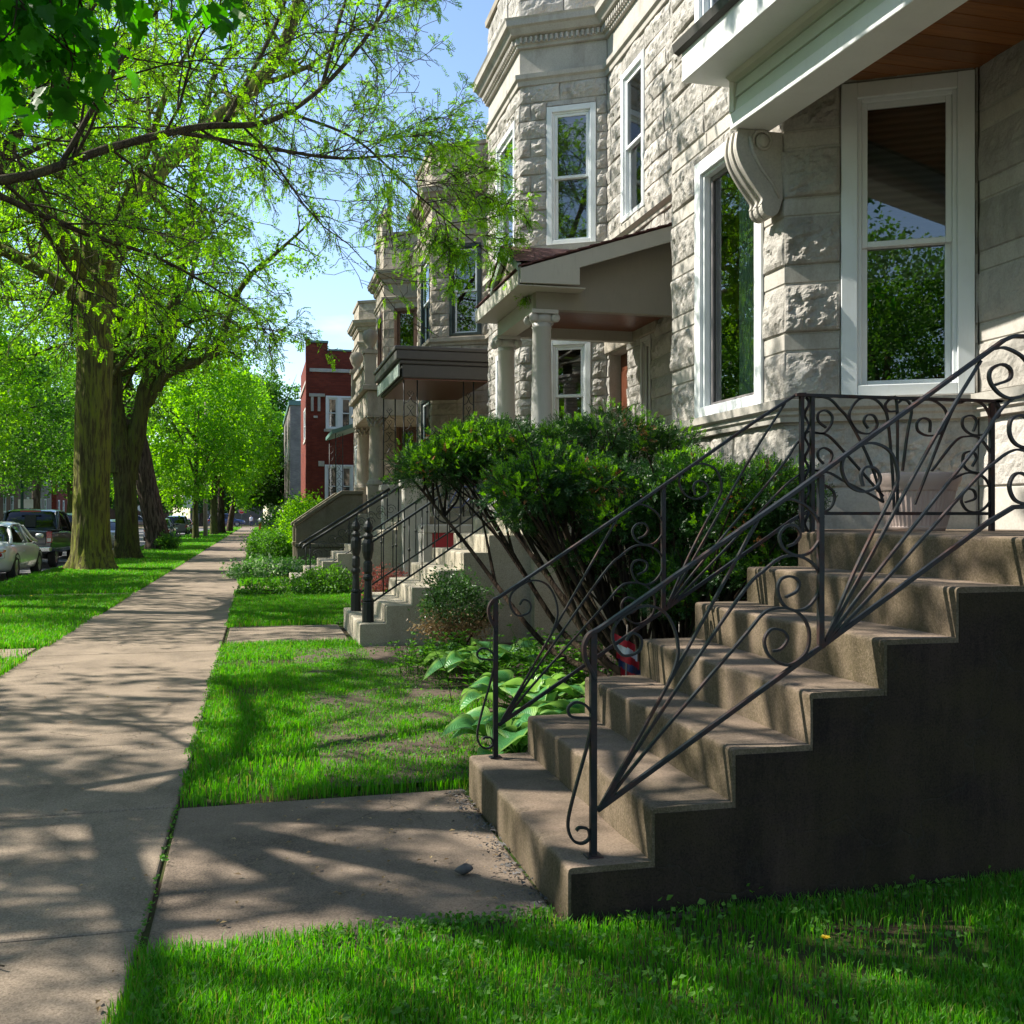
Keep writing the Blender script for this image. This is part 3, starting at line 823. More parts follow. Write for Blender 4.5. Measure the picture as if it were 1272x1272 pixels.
# ---------------- following houses of the row
def row_house(k, label, stone, trim, hA, hB, hC, frames, res, rough, top=9.8, ch=.27, LA=3.84):
    SA = 6.97 + 8.0*k
    A, B, C, D, FR, BL, CL, PLAN = house_planes(SA, LA)
    H = thing('stone_house', (5, SA-1, 0), label, 'house', 'row of limestone houses')
    crs = [(-.1, .5, 'r', .8), (.5, .95, 'r', .8), (.95, 1.32, 'r', .8), (1.32, 1.52, 's', 1.2)] + courses_plain(1.52, 2.32, ch) + [(2.32, 2.42, 's', 1.5)] + courses_plain(2.42, 5.28, ch) + [(5.28, 5.47, 's', 1.5)] + courses_plain(5.47, 7.9, ch)
    up = courses_plain(8.88, top, .31, .8); pw = {}
    ac, sm, bk = StoneAcc(), {}, MB()
    for pl, L, ho, r_, cl, cr in ((A, FR, hA, res*1.3, True, True), (B, BL, hB, res, True, False), (C, CL, hC, res*1.3, False, False), (D, BL, [], res*3, True, False)):
        stone_face(ac, sm, bk, pl, 0, L, crs, [h[:4] for h in ho], r_, rough, cl=cl, cr=cr, seed=k*100 + L*7, quoin=1)
        stone_face(ac, sm, bk, pl, 0, L, [(7.9, 8.46, 's', 3)], [], .2, rough, cl=cl, cr=cr, seed=k*51)
        stone_face(pw.setdefault(id(pl), StoneAcc()), sm, bk, pl, 0, L, up, [], r_*1.4, rough, cl=cl, cr=cr, seed=k*63)
    ac.build('rock_faced_wall', M[stone], H); [q.build('dressed_band', M[trim], H) for q in sm.values()]; [q.build('parapet_wall', M[stone], H) for q in pw.values()]; bk.build('mortar_bed', M[trim], H, fix=False)
    moulding('window_sill', PLAN, [(-.02, 5.28), (.03, 5.283), (.035, 5.33), (.09, 5.37), (.095, 5.45), (0, 5.475), (-.12, 5.475)], M[trim], H)
    moulding('window_sill', PLAN, [(-.02, 2.30), (.03, 2.303), (.09, 2.36), (.095, 2.41), (0, 2.425), (-.1, 2.425)], M[trim], H)
    moulding('band_moulding', PLAN, [(0, 7.885), (.035, 7.89), (.04, 7.96), (.075, 7.985), (.08, 8.05), (.015, 8.075), (-.02, 8.08)], M[trim], H)
    cm = moulding('cornice', PLAN, [(-.02, 8.45), (.05, 8.455), (.055, 8.50), (.075, 8.505), (.075, 8.60), (.15, 8.62), (.2, 8.70), (.24, 8.72), (.25, 8.80), (.27, 8.83), (0, 8.89), (-.1, 8.89)], M['lime2sm' if k > 1 else trim], H)
    dn = MB()
    if k <= 2:
        for pl, L in ((A, FR), (B, BL), (C, min(CL, 3))):
            n = int(L/.075)
            for i in range(n): pl.box(dn, (i+.3)*L/n, (i+.8)*L/n, .06, .115, 8.512, 8.592)
        dn.build('dentils', M[trim], cm, bevel=.006)
    moulding('parapet_coping', PLAN, [(-.15, top), (.05, top), (.06, top+.09), (-.2, top+.1), (-.2, top)], M['lime2sm'], H)
    closed_shell(H, PLAN, 16, top-.05, None)
    for pl, ho in ((A, hA), (B, hB), (C, hC)):
        for h in ho:
            st = h[4] if len(h) > 4 else {}
            if st.get('door'):
                dm = MB(); pl.box(dm, h[0], h[1], -.24, -.17, h[2], h[3])
                w_ = h[1]-h[0]
                pl.box(dm, h[0]+.12*w_, h[1]-.12*w_, -.17, -.15, h[2]+.2, h[2]+.95); pl.box(dm, h[0]+.12*w_, h[1]-.12*w_, -.17, -.15, h[2]+1.1, h[3]-.25)
                dm.build('door', M[st['door']], H, bevel=.01)
            else:
                a = dict(frames); a.update(st); window(H, pl, *h[:4], **a)
    return H, A, B, C, PLAN

H2, A2, B2, C2, PLAN2 = row_house(1, 'second limestone house, with white windows above a gabled grey porch on round columns', 'lime', 'limesm',
    [(.27, 1.53, 5.475, 7.5), (.27, 1.53, 2.425, 4.06)], [(.42, 1.17, 5.475, 7.54), (.43, 1.09, 2.425, 4.06)],
    [(.62, 1.5, 5.56, 7.64), (.10, .84, 1.36, 3.78, {'door': 'doorwood'}), (1.38, 1.73, 1.36, 3.80, {'fm': 'colgrey', 'blind': 0, 'cas': .05})],
    dict(style='hung', fm='vinyl', cas=.085, blind=.95), .028, .045)
lt = MB(); C2.box(lt, -.02, 2.0, -.02, .05, 3.80, 4.04); lt.build('door_lintel', M['lime2'], H2, bevel=.02)

# porch of the second house
pd = MB()
Yn, Yf, Xf = 11.0, 13.35, 2.83
pr = MB(); pr.prism([(Xf, 4.01), (Xf, 4.17), (4.99, 4.88), (4.99, 4.70), (3.52, 4.215), (3.52, 4.02)], Yn, Yn+.035, lambda a, b, h: (a, h, b)); pr.build('porch_fascia', M['porchgrey'], H2, bevel=.004)
pr = MB(); pr.box(Xf-.02, Xf, Yn+.036, Yf, 3.985, 4.15); pr.build('porch_fascia', M['porchgrey'], H2, bevel=.004)
pr = MB(); pr.prism([(Xf, 4.01), (4.99, 4.70), (4.99, 4.66), (Xf, 3.985)], Yf-.03, Yf, lambda a, b, h: (a, h, b)); pr.build('porch_fascia', M['porchgrey'], H2)
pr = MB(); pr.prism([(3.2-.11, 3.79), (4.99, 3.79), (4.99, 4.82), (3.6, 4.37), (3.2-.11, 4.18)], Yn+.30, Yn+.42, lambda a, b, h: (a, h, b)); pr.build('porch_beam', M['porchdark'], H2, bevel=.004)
pr = MB(); pr.box(3.09, 3.31, Yn+.421, Yf-.1, 3.79, 3.984); pr.build('porch_beam', M['porchgrey'], H2, bevel=.004)
pr = MB(); pr.prism([(3.10, 3.79), (4.99, 3.79), (4.99, 4.6), (3.10, 3.98)], Yf-.22, Yf-.1, lambda a, b, h: (a, h, b)); pr.build('porch_beam', M['porchgrey'], H2)
pr = MB(); pr.box(Xf, 3.6, Yn+.036, Yf-.03, 3.986, 4.0); pr.build('porch_soffit', M['porchgrey'], H2)
pr = MB(); y = Yn+.43
while y < Yf-.24: pr.box(3.312, 4.97, y+.002, y+.098, 3.93, 3.95); y += .1
pr.build('porch_ceiling', M['doorwood'], H2)
rf = MB()
nx = 16
for i in range(nx):
    a0 = Xf-.02 + (5.0-Xf+.02)*i/nx; a1 = Xf-.02 + (5.0-Xf+.02)*(i+1)/nx
    z0 = 4.185 + (a0-Xf)*.328; z1 = 4.185 + (a1-Xf)*.328
    rf.box(a0, a1+.02, Yn-.02, Yf+.02, z0, z0+.014, T=lambda x, y, z, a0=a0, a1=a1, z0=z0, z1=z1: (x, y, z + (z1-z0)*(x-a0)/(a1-a0) + .012*(x < a0+.01)))
rf.build('porch_roof', M['shingle'], H2, fix=True)
# small front gable
gb = MB(); yc, hw, za, zb = 11.72, .68, 4.15, 4.50
for sgn in (1, -1):
    gb.prism([(yc+sgn*hw, za), (yc+sgn*hw, za+.09), (yc, zb+.09), (yc, zb-.02)], Xf-.03, Xf+.02, lambda a, b, h: (h, a, b))
pg = gb.build('porch_gable', M['greenwhite'], H2, bevel=.004)
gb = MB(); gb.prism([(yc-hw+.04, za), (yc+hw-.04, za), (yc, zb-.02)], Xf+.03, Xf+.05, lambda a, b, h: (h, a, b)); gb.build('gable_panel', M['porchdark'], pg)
gb = MB()
for sgn in (1, -1):
    gb.add([(Xf-.05, yc, zb+.10), (Xf-.05, yc+sgn*(hw+.03), za+.10), (Xf+.2, yc+sgn*(hw+.03), za+.11), (Xf+1.1, yc, zb+.11)], [(0,1,2,3)])
gb.build('gable_roof', M['shingle'], pg, fix=False)
def column(parent, x, y, z0, z1, r, mat, order='ionic'):
    m = MB()
    m.lathe([(r*1.35, 0), (r*1.35, .07), (r*1.2, .09), (r*1.25, .12), (r*1.05, .15), (r, .2), (r*1.0, (z1-z0)*.4), (r*.86, z1-z0-.2), (r*.95, z1-z0-.19), (r*.86, z1-z0-.17), (r*.9, z1-z0-.14)], (x, y, z0), 24)
    c = m.build('column', M[mat], parent)
    k = MB()
    k.box(x-r*1.25, x+r*1.25, y-r*1.25, y+r*1.25, z1-.045, z1-.001)
    if order == 'ionic':
        k.lathe([(r*.9, -.14), (r*1.15, -.10), (r*1.05, -.046)], (x, y, z1), 20)
        for sx in (-1, 1):
            for sy in (-1, 1):
                cx = x + sx*r*1.05; n0 = len(k.v)
                k.lathe([(0, 0), (.05, 0), (.055, .02), (.03, .035), (0, .04)], (0, 0, 0), 12)
                k.v[n0:] = [(cx + a, y + sy*(r*.85 + c2), z1-.09 + b2) for a, b2, c2 in k.v[n0:]]
    else:
        for ring, (zz, rr) in enumerate(((-.30, .9), (-.2, 1.05), (-.11, 1.2))):
            for q in range(10):
                a = 2*PI*(q + ring*.5)/10
                dxx, dyy = math.cos(a), math.sin(a)
                k.tube([(x+dxx*r*.85, y+dyy*r*.85, z1+zz), (x+dxx*r*rr, y+dyy*r*rr, z1+zz+.06), (x+dxx*r*(rr+.22), y+dyy*r*(rr+.22), z1+zz+.10), (x+dxx*r*(rr+.2), y+dyy*r*(rr+.2), z1+zz+.06)], [.03, .035, .025, .008], 5)
        k.lathe([(r*.88, -.32), (r*.9, -.15), (r*1.1, -.046)], (x, y, z1), 16)
    k.build('capital', M[mat], c)
    return c
column(H2, 3.2, 11.45, 1.40, 3.79, .125, 'colgrey'); column(H2, 3.2, 13.20, 1.40, 3.79, .125, 'colgrey')
fl = MB(); fl.box(2.85, 4.98, 11.0, 13.7, 1.2, 1.40); fl.box(3.0, 4.98, 11.05, 13.65, -.05, 1.2); fl.build('porch_floor', M['step2'], H2, bevel=.01)
cbm = MB(); cbm.prism([(4.99, 4.30), (4.62, 4.30), (4.60, 4.24), (4.68, 4.20), (4.74, 4.10), (4.86, 4.02), (4.9, 3.86), (4.99, 3.8)], 11.32, 11.5, lambda a, b, h: (a, h, b)); cbm.build('corbel', M['lime2sm'], H2, bevel=.015)

H3, A3, B3, C3, PLAN3 = row_house(2, 'third house, grey-brown limestone with black-framed windows above a flat charcoal porch roof', 'lime2', 'lime2sm',
    [(.27, 1.53, 5.475, 7.5), (.27, 1.53, 2.425, 4.2)], [(.42, 1.17, 5.5, 7.55), (.42, 1.1, 2.425, 3.55)], [(.62, 1.5, 5.56, 7.64), (.3, 1.2, 1.36, 3.7, {'door': 'charcoal'})],
    dict(style='hung', fm='blackframe', sashm='vinyl', cas=.075, blind=0), .045, .045, 9.75)
H4, A4, B4, C4, PLAN4 = row_house(3, 'fourth house, limestone with brown window frames and an ornate stepped parapet', 'lime2', 'lime2sm',
    [(.27, 1.53, 5.475, 7.7), (.27, 1.53, 2.425, 4.4)], [(.35, 1.1, 5.475, 7.7), (.42, 1.1, 2.425, 4.2)], [(.62, 1.5, 5.56, 7.64), (.3, 1.2, 1.36, 3.7, {'door': 'doorwood'})],
    dict(style='single', fm='brownframe', cas=.09, blind=0), .11, .036, 9.9, LA=3.70)
H5, A5, B5, C5, PLAN5 = row_house(4, 'fifth limestone house, a narrow turret-like bay next to the red brick building', 'lime2', 'lime2sm',
    [(.27, 1.53, 5.475, 7.0), (.27, 1.53, 2.425, 4.2)], [(.45, 1.05, 5.475, 6.9), (.42, 1.1, 2.425, 4.2)], [],
    dict(style='hung', fm='vinyl', cas=.08, blind=.5), .14, .036, 9.5, LA=3.72)
# ornate gable piece on the fourth house
og = MB(); p = A4
og.prism([(.1, 9.99), (2.05, 9.99), (2.05, 10.25), (1.7, 10.25), (1.6, 10.5), (1.35, 10.62), (1.07, 10.9), (.8, 10.62), (.55, 10.5), (.45, 10.25), (.1, 10.25)], -.3, .04, lambda a, b, h: p(a, h, b))
for u in (.15, 2.0): og.lathe([(.12, 0), (.13, .12), (.07, .2), (.16, .34), (.12, .5), (.0, .58)], p(u, -.13, 10.25), 12)
og.build('parapet_gable', M['lime2sm'], H4, bevel=.03)

# flat porch of the third house
Yn, Yf = 19.5, 23.0
fr = MB()
for (o, z0, z1) in ((.0, 4.08, 4.34), (-.05, 4.34, 4.42), (-.12, 4.42, 4.60), (-.15, 4.60, 4.68)):
    fr.box(2.68+o, 4.4, Yn+o*.6, Yf-o, z0+.001, z1)
fr.build('porch_roof', M['charcoal'], H3, bevel=.02)
fr = MB()
fr.box(2.60, 2.635, Yn-.0, Yf, 4.1, 4.33); fr.build('porch_fascia', M['greenwhite'], H3, bevel=.01)
ce = MB(); ce.box(2.72, 4.38, Yn+.06, Yf-.06, 4.05, 4.078); ce.build('porch_ceiling', M['doorwood'], H3)
def lace_post(parent, x, y, z0, z1, wx=.16):
    m = MB()
    for sx in (-1, 1): m.tube([(x+sx*wx, y, z0), (x+sx*wx, y, z1)], .014, 4)
    z = z0+.1
    while z < z1-.25:
        for sx in (-1, 1):
            m.tube([(x+sx*wx*(1-.1), y, z), (x+sx*wx*.3, y, z+.04), (x, y, z+.12), (x-sx*wx*.5, y, z+.2), (x-sx*wx*.2, y, z+.24), (x, y, z+.19)], .007, 4)
        z += .26
    return m.build('porch_post', M['iron2'], parent)
lace_post(H3, 2.86, Yn+.12, 1.42, 4.06, .13); lace_post(H3, 4.0, Yn+.12, 1.42, 4.06, .1); lace_post(H3, 2.86, Yf-.12, 1.42, 4.06, .13)
fl = MB(); fl.box(2.75, 4.35, Yn, Yf, 1.22, 1.42); fl.box(2.9, 4.35, Yn+.05, Yf-.05, -.05, 1.22); fl.build('porch_floor', M['step2'], H3, bevel=.01)
# stone porch of the fourth house
Yn, Yf = 27.3, 31.4
column(H4, 3.1, 27.55, 2.25, 4.12, .21, 'lime2sm', 'cor'); column(H4, 3.1, 31.0, 2.25, 4.12, .21, 'lime2sm', 'cor')
en = MB(); en.box(2.82, 4.9, Yn, Yf, 4.12, 4.78); en.box(2.70, 4.9, Yn-.12, Yf+.12, 4.781, 4.92); en.build('porch_entablature', M['lime2sm'], H4, bevel=.02)
ba = MB(); ba.box(2.84, 2.99, Yn+.05, Yf-.05, 4.921, 5.02); ba.box(2.80, 3.03, Yn, Yf, 5.55, 5.68)
for i in range(17):
    ba.lathe([(.05, 0), (.075, .12), (.085, .2), (.045, .36), (.06, .5), (.06, .53)], (2.915, Yn+.35+i*.21, 5.02), 8)
bal = ba.build('balustrade', M['lime2sm'], H4)
for y in (Yn+.13, Yf-.13):
    q = MB(); q.box(2.76, 3.06, y-.15, y+.15, 4.921, 5.76); q.box(2.72, 3.1, y-.19, y+.19, 5.761, 5.86)
    q.lathe([(.14, 0), (.08, .08), (.16, .2), (.21, .36), (.16, .52), (0, .58)], (2.91, y, 5.86), 14); q.build('ball_finial', M['lime2sm'], bal)
fl = MB(); fl.box(2.6, 4.95, Yn, Yf, -.05, 1.5)
for y in (27.55, 31.0): fl.box(2.85, 3.36, y-.27, y+.27, 1.5, 2.25)
fl.build('porch_floor', M['lime2sm'], H4, bevel=.02)
# awning porch of the fifth house
aw = MB(); Yn, Yf = 35.2, 38.5
aw.prism([(2.45, 4.25), (2.45, 4.38), (4.2, 4.95), (4.2, 4.85), (2.6, 4.28)], Yn, Yf, lambda a, b, h: (a, h, b)); aw.build('porch_awning', M['copper'], H5, bevel=.01)
for y in (Yn+.1, Yf-.1): lace_post(H5, 2.7, y, 1.3, 4.27, .12)
fl = MB(); fl.box(2.5, 4.5, Yn, Yf, -.05, 1.3); fl.build('porch_floor', M['step2'], H5, bevel=.01)

# downpipe between the near house and the second one
dp = MB(); dp.tube([(4.55, 9.72, 1.0), (4.55, 9.72, 8.5)], .045, 8); dp.build('downpipe', M['limesm'], H2)

# ---------------- brick house beyond the row
def hole_wall(mb, pl, u0, u1, z0, z1, holes):
    for (a, b, p, q) in cut_rects(u0, u1, z0, z1, holes):
        mb.add([pl(a, 0, p), pl(b, 0, p), pl(b, 0, q), pl(a, 0, q)], [(0,1,2,3)])
    for a, b, p, q in holes:
        for (s0, s1) in (((a,p),(a,q)), ((b,p),(b,q)), ((a,q),(b,q)), ((a,p),(b,p))):
            mb.add([pl(s0[0], 0, s0[1]), pl(s1[0], 0, s1[1]), pl(s1[0], -.22, s1[1]), pl(s0[0], -.22, s0[1])], [(0,1,2,3)])
def brick_block(name, label, cat, mat, x0, x1, y0, y1, zt, sideholes, frontholes, trim, frame='vinyl', group=None, blind=.4, face=-1):
    H = thing(name, ((x0+x1)/2, (y0+y1)/2, 0), label, cat, group)
    sx = x0 if face < 0 else x1
    SW = Plane((x0, y0), (1, 0), (0, -1))
    FW = Plane((sx, y0), (0, 1), (face, 0))
    m = MB(); hole_wall(m, SW, 0, x1-x0, -.1, zt, sideholes); hole_wall(m, FW, 0, y1-y0, -.1, zt, frontholes)
    ox = x1 if face < 0 else x0
    m.add([(ox, y0, -.1), (ox, y1, -.1), (ox, y1, zt), (ox, y0, zt)], [(0,1,2,3)])
    m.add([(x0, y1, -.1), (x1, y1, -.1), (x1, y1, zt), (x0, y1, zt)], [(0,1,2,3)])
    m.build('wall', M[mat], H, fix=False)
    m = MB(); m.add([(x0, y0, zt-.3), (x1, y0, zt-.3), (x1, y1, zt-.3), (x0, y1, zt-.3)], [(0,1,2,3)]); m.build('roof', M['roofgrey'], H, fix=False)
    for pl, hs in ((SW, sideholes), (FW, frontholes)):
        for h in hs:
            window(H, pl, *h, style='hung', fm=frame, cas=.09, blind=blind)
            s = MB(); pl.box(s, h[0]-.08, h[1]+.08, -.01, .05, h[2]-.13, h[2]-.003); s.build('sill', M[trim], H, bevel=.01)
    return H, SW, FW
HF, SF, FF = brick_block('brick_house', 'dark red brick two-storey house with pale stone bands at the end of the limestone row', 'house', 'redbrick', 2.33, 9.5, 47, 58, 8.95,
    [(.66, 1.27, 5.42, 6.92), (1.27, 1.88, 5.42, 6.92), (.62, 1.3, 1.9, 3.8), (1.3, 1.9, 1.9, 3.8)], [(1.5, 3.0, 5.3, 6.9), (5, 7, 5.3, 6.9), (1.5, 3, 2, 3.8)], 'limesm')
t = MB(); SF.box(t, .02, 7, -.02, .06, 7.98, 8.14); FF.box(t, -.06, 11, -.02, .06, 7.98, 8.14)
SF.box(t, -.08, .62, .0, .09, 6.86, 7.0); SF.box(t, -.0, .12, .0, .07, 6.2, 6.858); SF.box(t, .3, .42, .0, .07, 6.2, 6.858); SF.box(t, .12, .3, 0, .05, 5.9, 6.0)
SF.box(t, .33, .6, -.01, .03, 3.72, 3.96)
t.build('stone_trim', M['limesm'], HF, bevel=.01)
pp = MB(); SF.box(pp, 0, .75, -.3, .0, 8.95, 9.3); SF.box(pp, 2.0, 4.0, -.3, 0, 8.95, 9.35); FF.box(pp, .31, 11, -.3, 0, 8.95, 9.25); SF.box(pp, -.22, 0.0, -.5, .02, -.1, 9.45)
pp.build('parapet', M['redbrick'], HF)
cp = MB(); SF.box(cp, -.05, .78, -.35, .05, 9.301, 9.4); SF.box(cp, .78, 2.0, -.35, .05, 8.951, 9.03); SF.box(cp, 2.0, 4.05, -.35, .05, 9.351, 9.44); SF.box(cp, -.27, -.051, -.55, .06, 9.451, 9.55)
cp.build('parapet_coping', M['copper'], HF, bevel=.01)

HG, _, _ = brick_block('apartment_block', 'pale grey brick block rising behind trees past the red brick house', 'building', 'greybrick', 2.4, 14, 80, 100, 10.0,
    [(1.5, 2.5, 6, 7.6), (1.5, 2.5, 2.6, 4.2)], [(3, 4.2, 6, 7.6), (8, 9.2, 6, 7.6), (13, 14.2, 6, 7.6)], 'limesm')
cp = MB(); cp.box(2.3, 14.1, 79.9, 100.1, 10.0, 10.35); cp.build('parapet_coping', M['copper'], HG)
# across the street
def across(y0, y1, zt, mat, label, g='houses across the street'):
    n = int((y1-y0)/3.0)
    fh = [(1.0 + i*3.0, 2.1 + i*3.0, z, z+1.6) for i in range(n) for z in (1.9, 5.2)]
    H, s, f = brick_block('brick_house', label, 'house', mat, -34, -23, y0, y1, zt, [(4.5, 5.6, 1.9, 3.5), (4.5, 5.6, 5.2, 6.8), (8, 9, 5.2, 6.8)], fh, 'limesm', group=g, face=1)
    c = MB(); c.box(-34.1, -22.9, y0-.1, y1+.1, zt, zt+.25); c.build('parapet_coping', M['limesm'], H, bevel=.03)
    st = MB()
    for i in range(6): st.box(-22.98+i*-.0, -21.2+(5-i)*-.25-.2, y0+4, y0+5.6, i*.2-.05, i*.2+.15)
    st.build('front_steps', M['step2'], H)
across(97, 110, 8.5, 'brownbrick', 'brown brick house across the street, nearest of those seen under the trees at the left')
across(113, 127, 9.2, 'greybrick', 'grey brick house across the street with tall narrow white windows')
across(130, 146, 8.6, 'redbrick', 'reddish brick house across the street closest to the far corner')
across(8, 22, 8.6, 'tanbrick', 'tan brick house across the street, level with the limestone steps')
across(40, 56, 8.6, 'brownbrick', 'brown brick house across the street, level with the mossy trunks')
for x0, x1, mt_, zt_, lab in ((-46, -32, 'tanbrick', 9, 'tan brick house beyond the cross street, farthest left'), (-29, -16, 'brownbrick', 8.4, 'brown brick house beyond the cross street, left of the end trees'), (-12, 1, 'greybrick', 9.5, 'grey brick house beyond the cross street, behind the blue vehicle'), (5, 19, 'redbrick', 9, 'red brick house beyond the cross street, at the right')):
    brick_block('brick_house', lab, 'house', mt_, x0, x1, 196, 208, zt_, [(2, 3.2, 1.9, 3.6), (6, 7.2, 1.9, 3.6), (2, 3.2, 5.2, 6.9), (6, 7.2, 5.2, 6.9)], [], 'limesm', group='houses beyond the cross street')
RODS= [[(1.192,0.365),(1.209,0.396),(1.338,0.606),(1.468,0.829),(1.489,0.943),(1.442,1.051),(1.355,1.08),(1.26,1.03),(1.238,0.966),(1.277,0.904),(1.338,0.918),(1.346,0.963),(1.312,0.984),(1.289,0.957)],[(1.2,0.374),(1.818,1.403)],[(1.206,0.373),(1.353,0.593),(1.726,1.094),(1.839,1.205),(1.918,1.254),(1.999,1.249),(2.059,1.202),(2.066,1.129),(2.026,1.069),(1.972,1.05),(1.918,1.071),(1.892,1.126),(1.905,1.168),(1.945,1.179),(1.979,1.161),(1.972,1.124),(1.925,1.101)],[(1.209,0.37),(1.353,0.541),(1.734,0.938),(1.826,1.037),(1.878,1.06),(1.945,1.056),(1.999,1.021),(2.023,0.959),(2.005,0.887),(1.932,0.846),(1.859,0.88),(1.836,0.941),(1.865,0.982),(1.912,0.975),(1.932,0.944),(1.905,0.908),(1.869,0.9)],[(1.89,1.454),(1.95,1.469),(2.024,1.433),(2.068,1.373),(2.07,1.324),(2.026,1.269),(1.972,1.258),(1.918,1.282),(1.898,1.331),(1.925,1.367),(1.965,1.369),(1.985,1.336),(1.965,1.306),(1.932,1.292)],[(1.155,0.683),(1.086,0.691),(1.071,0.72),(1.096,0.742),(1.135,0.731),(1.16,0.688),(1.145,0.594),(1.096,0.426),(1.071,0.315),(1.086,0.257),(1.12,0.238),(1.15,0.253),(1.145,0.286),(1.115,0.295),(1.101,0.285)],[(2.092,0.934),(2.199,1.164),(2.29,1.335),(2.387,1.506),(2.402,1.576),(2.37,1.654),(2.299,1.686),(2.221,1.671),(2.169,1.628),(2.162,1.574),(2.195,1.52),(2.255,1.499),(2.312,1.521),(2.325,1.556),(2.303,1.589),(2.264,1.594),(2.242,1.567),(2.251,1.521)],[(2.095,0.934),(2.238,1.173),(2.557,1.696),(2.777,2.02)],[(2.102,0.934),(2.29,1.163),(2.74,1.66),(2.843,1.797),(2.909,1.863),(2.965,1.885),(3.041,1.88),(3.087,1.83)],[(2.109,0.934),(2.361,1.171),(2.74,1.54),(2.843,1.621),(2.909,1.662),(2.965,1.671),(3.041,1.642),(3.087,1.591)]]
RX= [[(2.838,2.069),(2.89,2.076),(2.965,2.047),(3.011,1.995),(3.026,1.941),(2.988,1.895),(2.918,1.876),(2.861,1.894),(2.819,1.941),(2.823,1.986),(2.872,2.01),(2.913,1.992),(2.909,1.952),(2.843,1.927)],[(3.018,1.68),(2.965,1.683),(2.928,1.703),(2.909,1.742),(2.918,1.791),(2.965,1.809),(3.011,1.783),(2.996,1.738)],[(3.018,1.455),(2.965,1.458),(2.928,1.477),(2.909,1.525),(2.928,1.567),(2.965,1.578),(3.011,1.551),(2.996,1.513)]]
LR= [[(2.945,2.063),(3.038,2.049),(3.1,1.996),(3.162,1.93),(3.288,1.709),(3.37,1.485)],[(3.016,1.892),(2.97,1.926),(2.97,1.97),(3.013,1.986),(3.053,1.956),(3.044,1.905),(3.001,1.862),(2.939,1.865)],[(2.939,1.861),(3.025,1.85),(3.125,1.763),(3.37,1.519)],[(3.001,1.694),(2.97,1.727),(2.97,1.766),(3.007,1.781),(3.05,1.756),(3.044,1.711),(3.001,1.663),(2.939,1.657)],[(2.939,1.657),(3.038,1.645),(3.137,1.596),(3.288,1.53),(3.37,1.485)],[(2.995,1.515),(2.966,1.539),(2.97,1.567),(3.013,1.575),(3.063,1.54),(3.063,1.484),(3.025,1.44),(2.939,1.423)],[(3.275,1.894),(3.25,1.932),(3.269,1.966),(3.313,1.962),(3.332,1.912),(3.288,1.866),(3.212,1.876),(3.162,1.941),(3.169,1.997),(3.225,2.055),(3.313,2.057),(3.377,2.003),(3.402,1.924),(3.428,1.66),(3.441,1.423)],[(3.454,1.993),(3.402,1.992),(3.383,2.025),(3.415,2.057),(3.456,2.039),(3.46,1.661),(3.46,1.423)],[(3.492,1.661),(3.524,1.871),(3.55,1.996),(3.531,2.046),(3.492,2.056),(3.464,2.039)],[(3.667,1.879),(3.667,1.942),(3.621,1.958),(3.585,1.929),(3.595,1.883),(3.66,1.86),(3.739,1.881),(3.776,1.967),(3.752,2.024),(3.674,2.061),(3.557,2.053)],[(3.57,1.475),(3.805,1.991),(3.871,2.05),(3.938,2.069),(4.018,2.042),(4.061,1.974),(4.061,1.916),(4.018,1.875),(3.938,1.873),(3.884,1.912),(3.884,1.964),(3.938,1.98),(3.971,1.949),(3.951,1.891)],[(3.68,1.663),(3.831,1.831),(3.911,1.861),(3.991,1.851),(4.058,1.777),(4.058,1.708),(4.005,1.658),(3.924,1.666),(3.884,1.705),(3.891,1.763),(3.944,1.775),(3.971,1.741),(3.944,1.692)],[(3.805,1.613),(3.911,1.654),(4.018,1.632),(4.065,1.557),(4.058,1.488),(3.991,1.436),(3.911,1.441),(3.871,1.499),(3.898,1.556),(3.951,1.556),(3.964,1.51),(3.898,1.487)]]
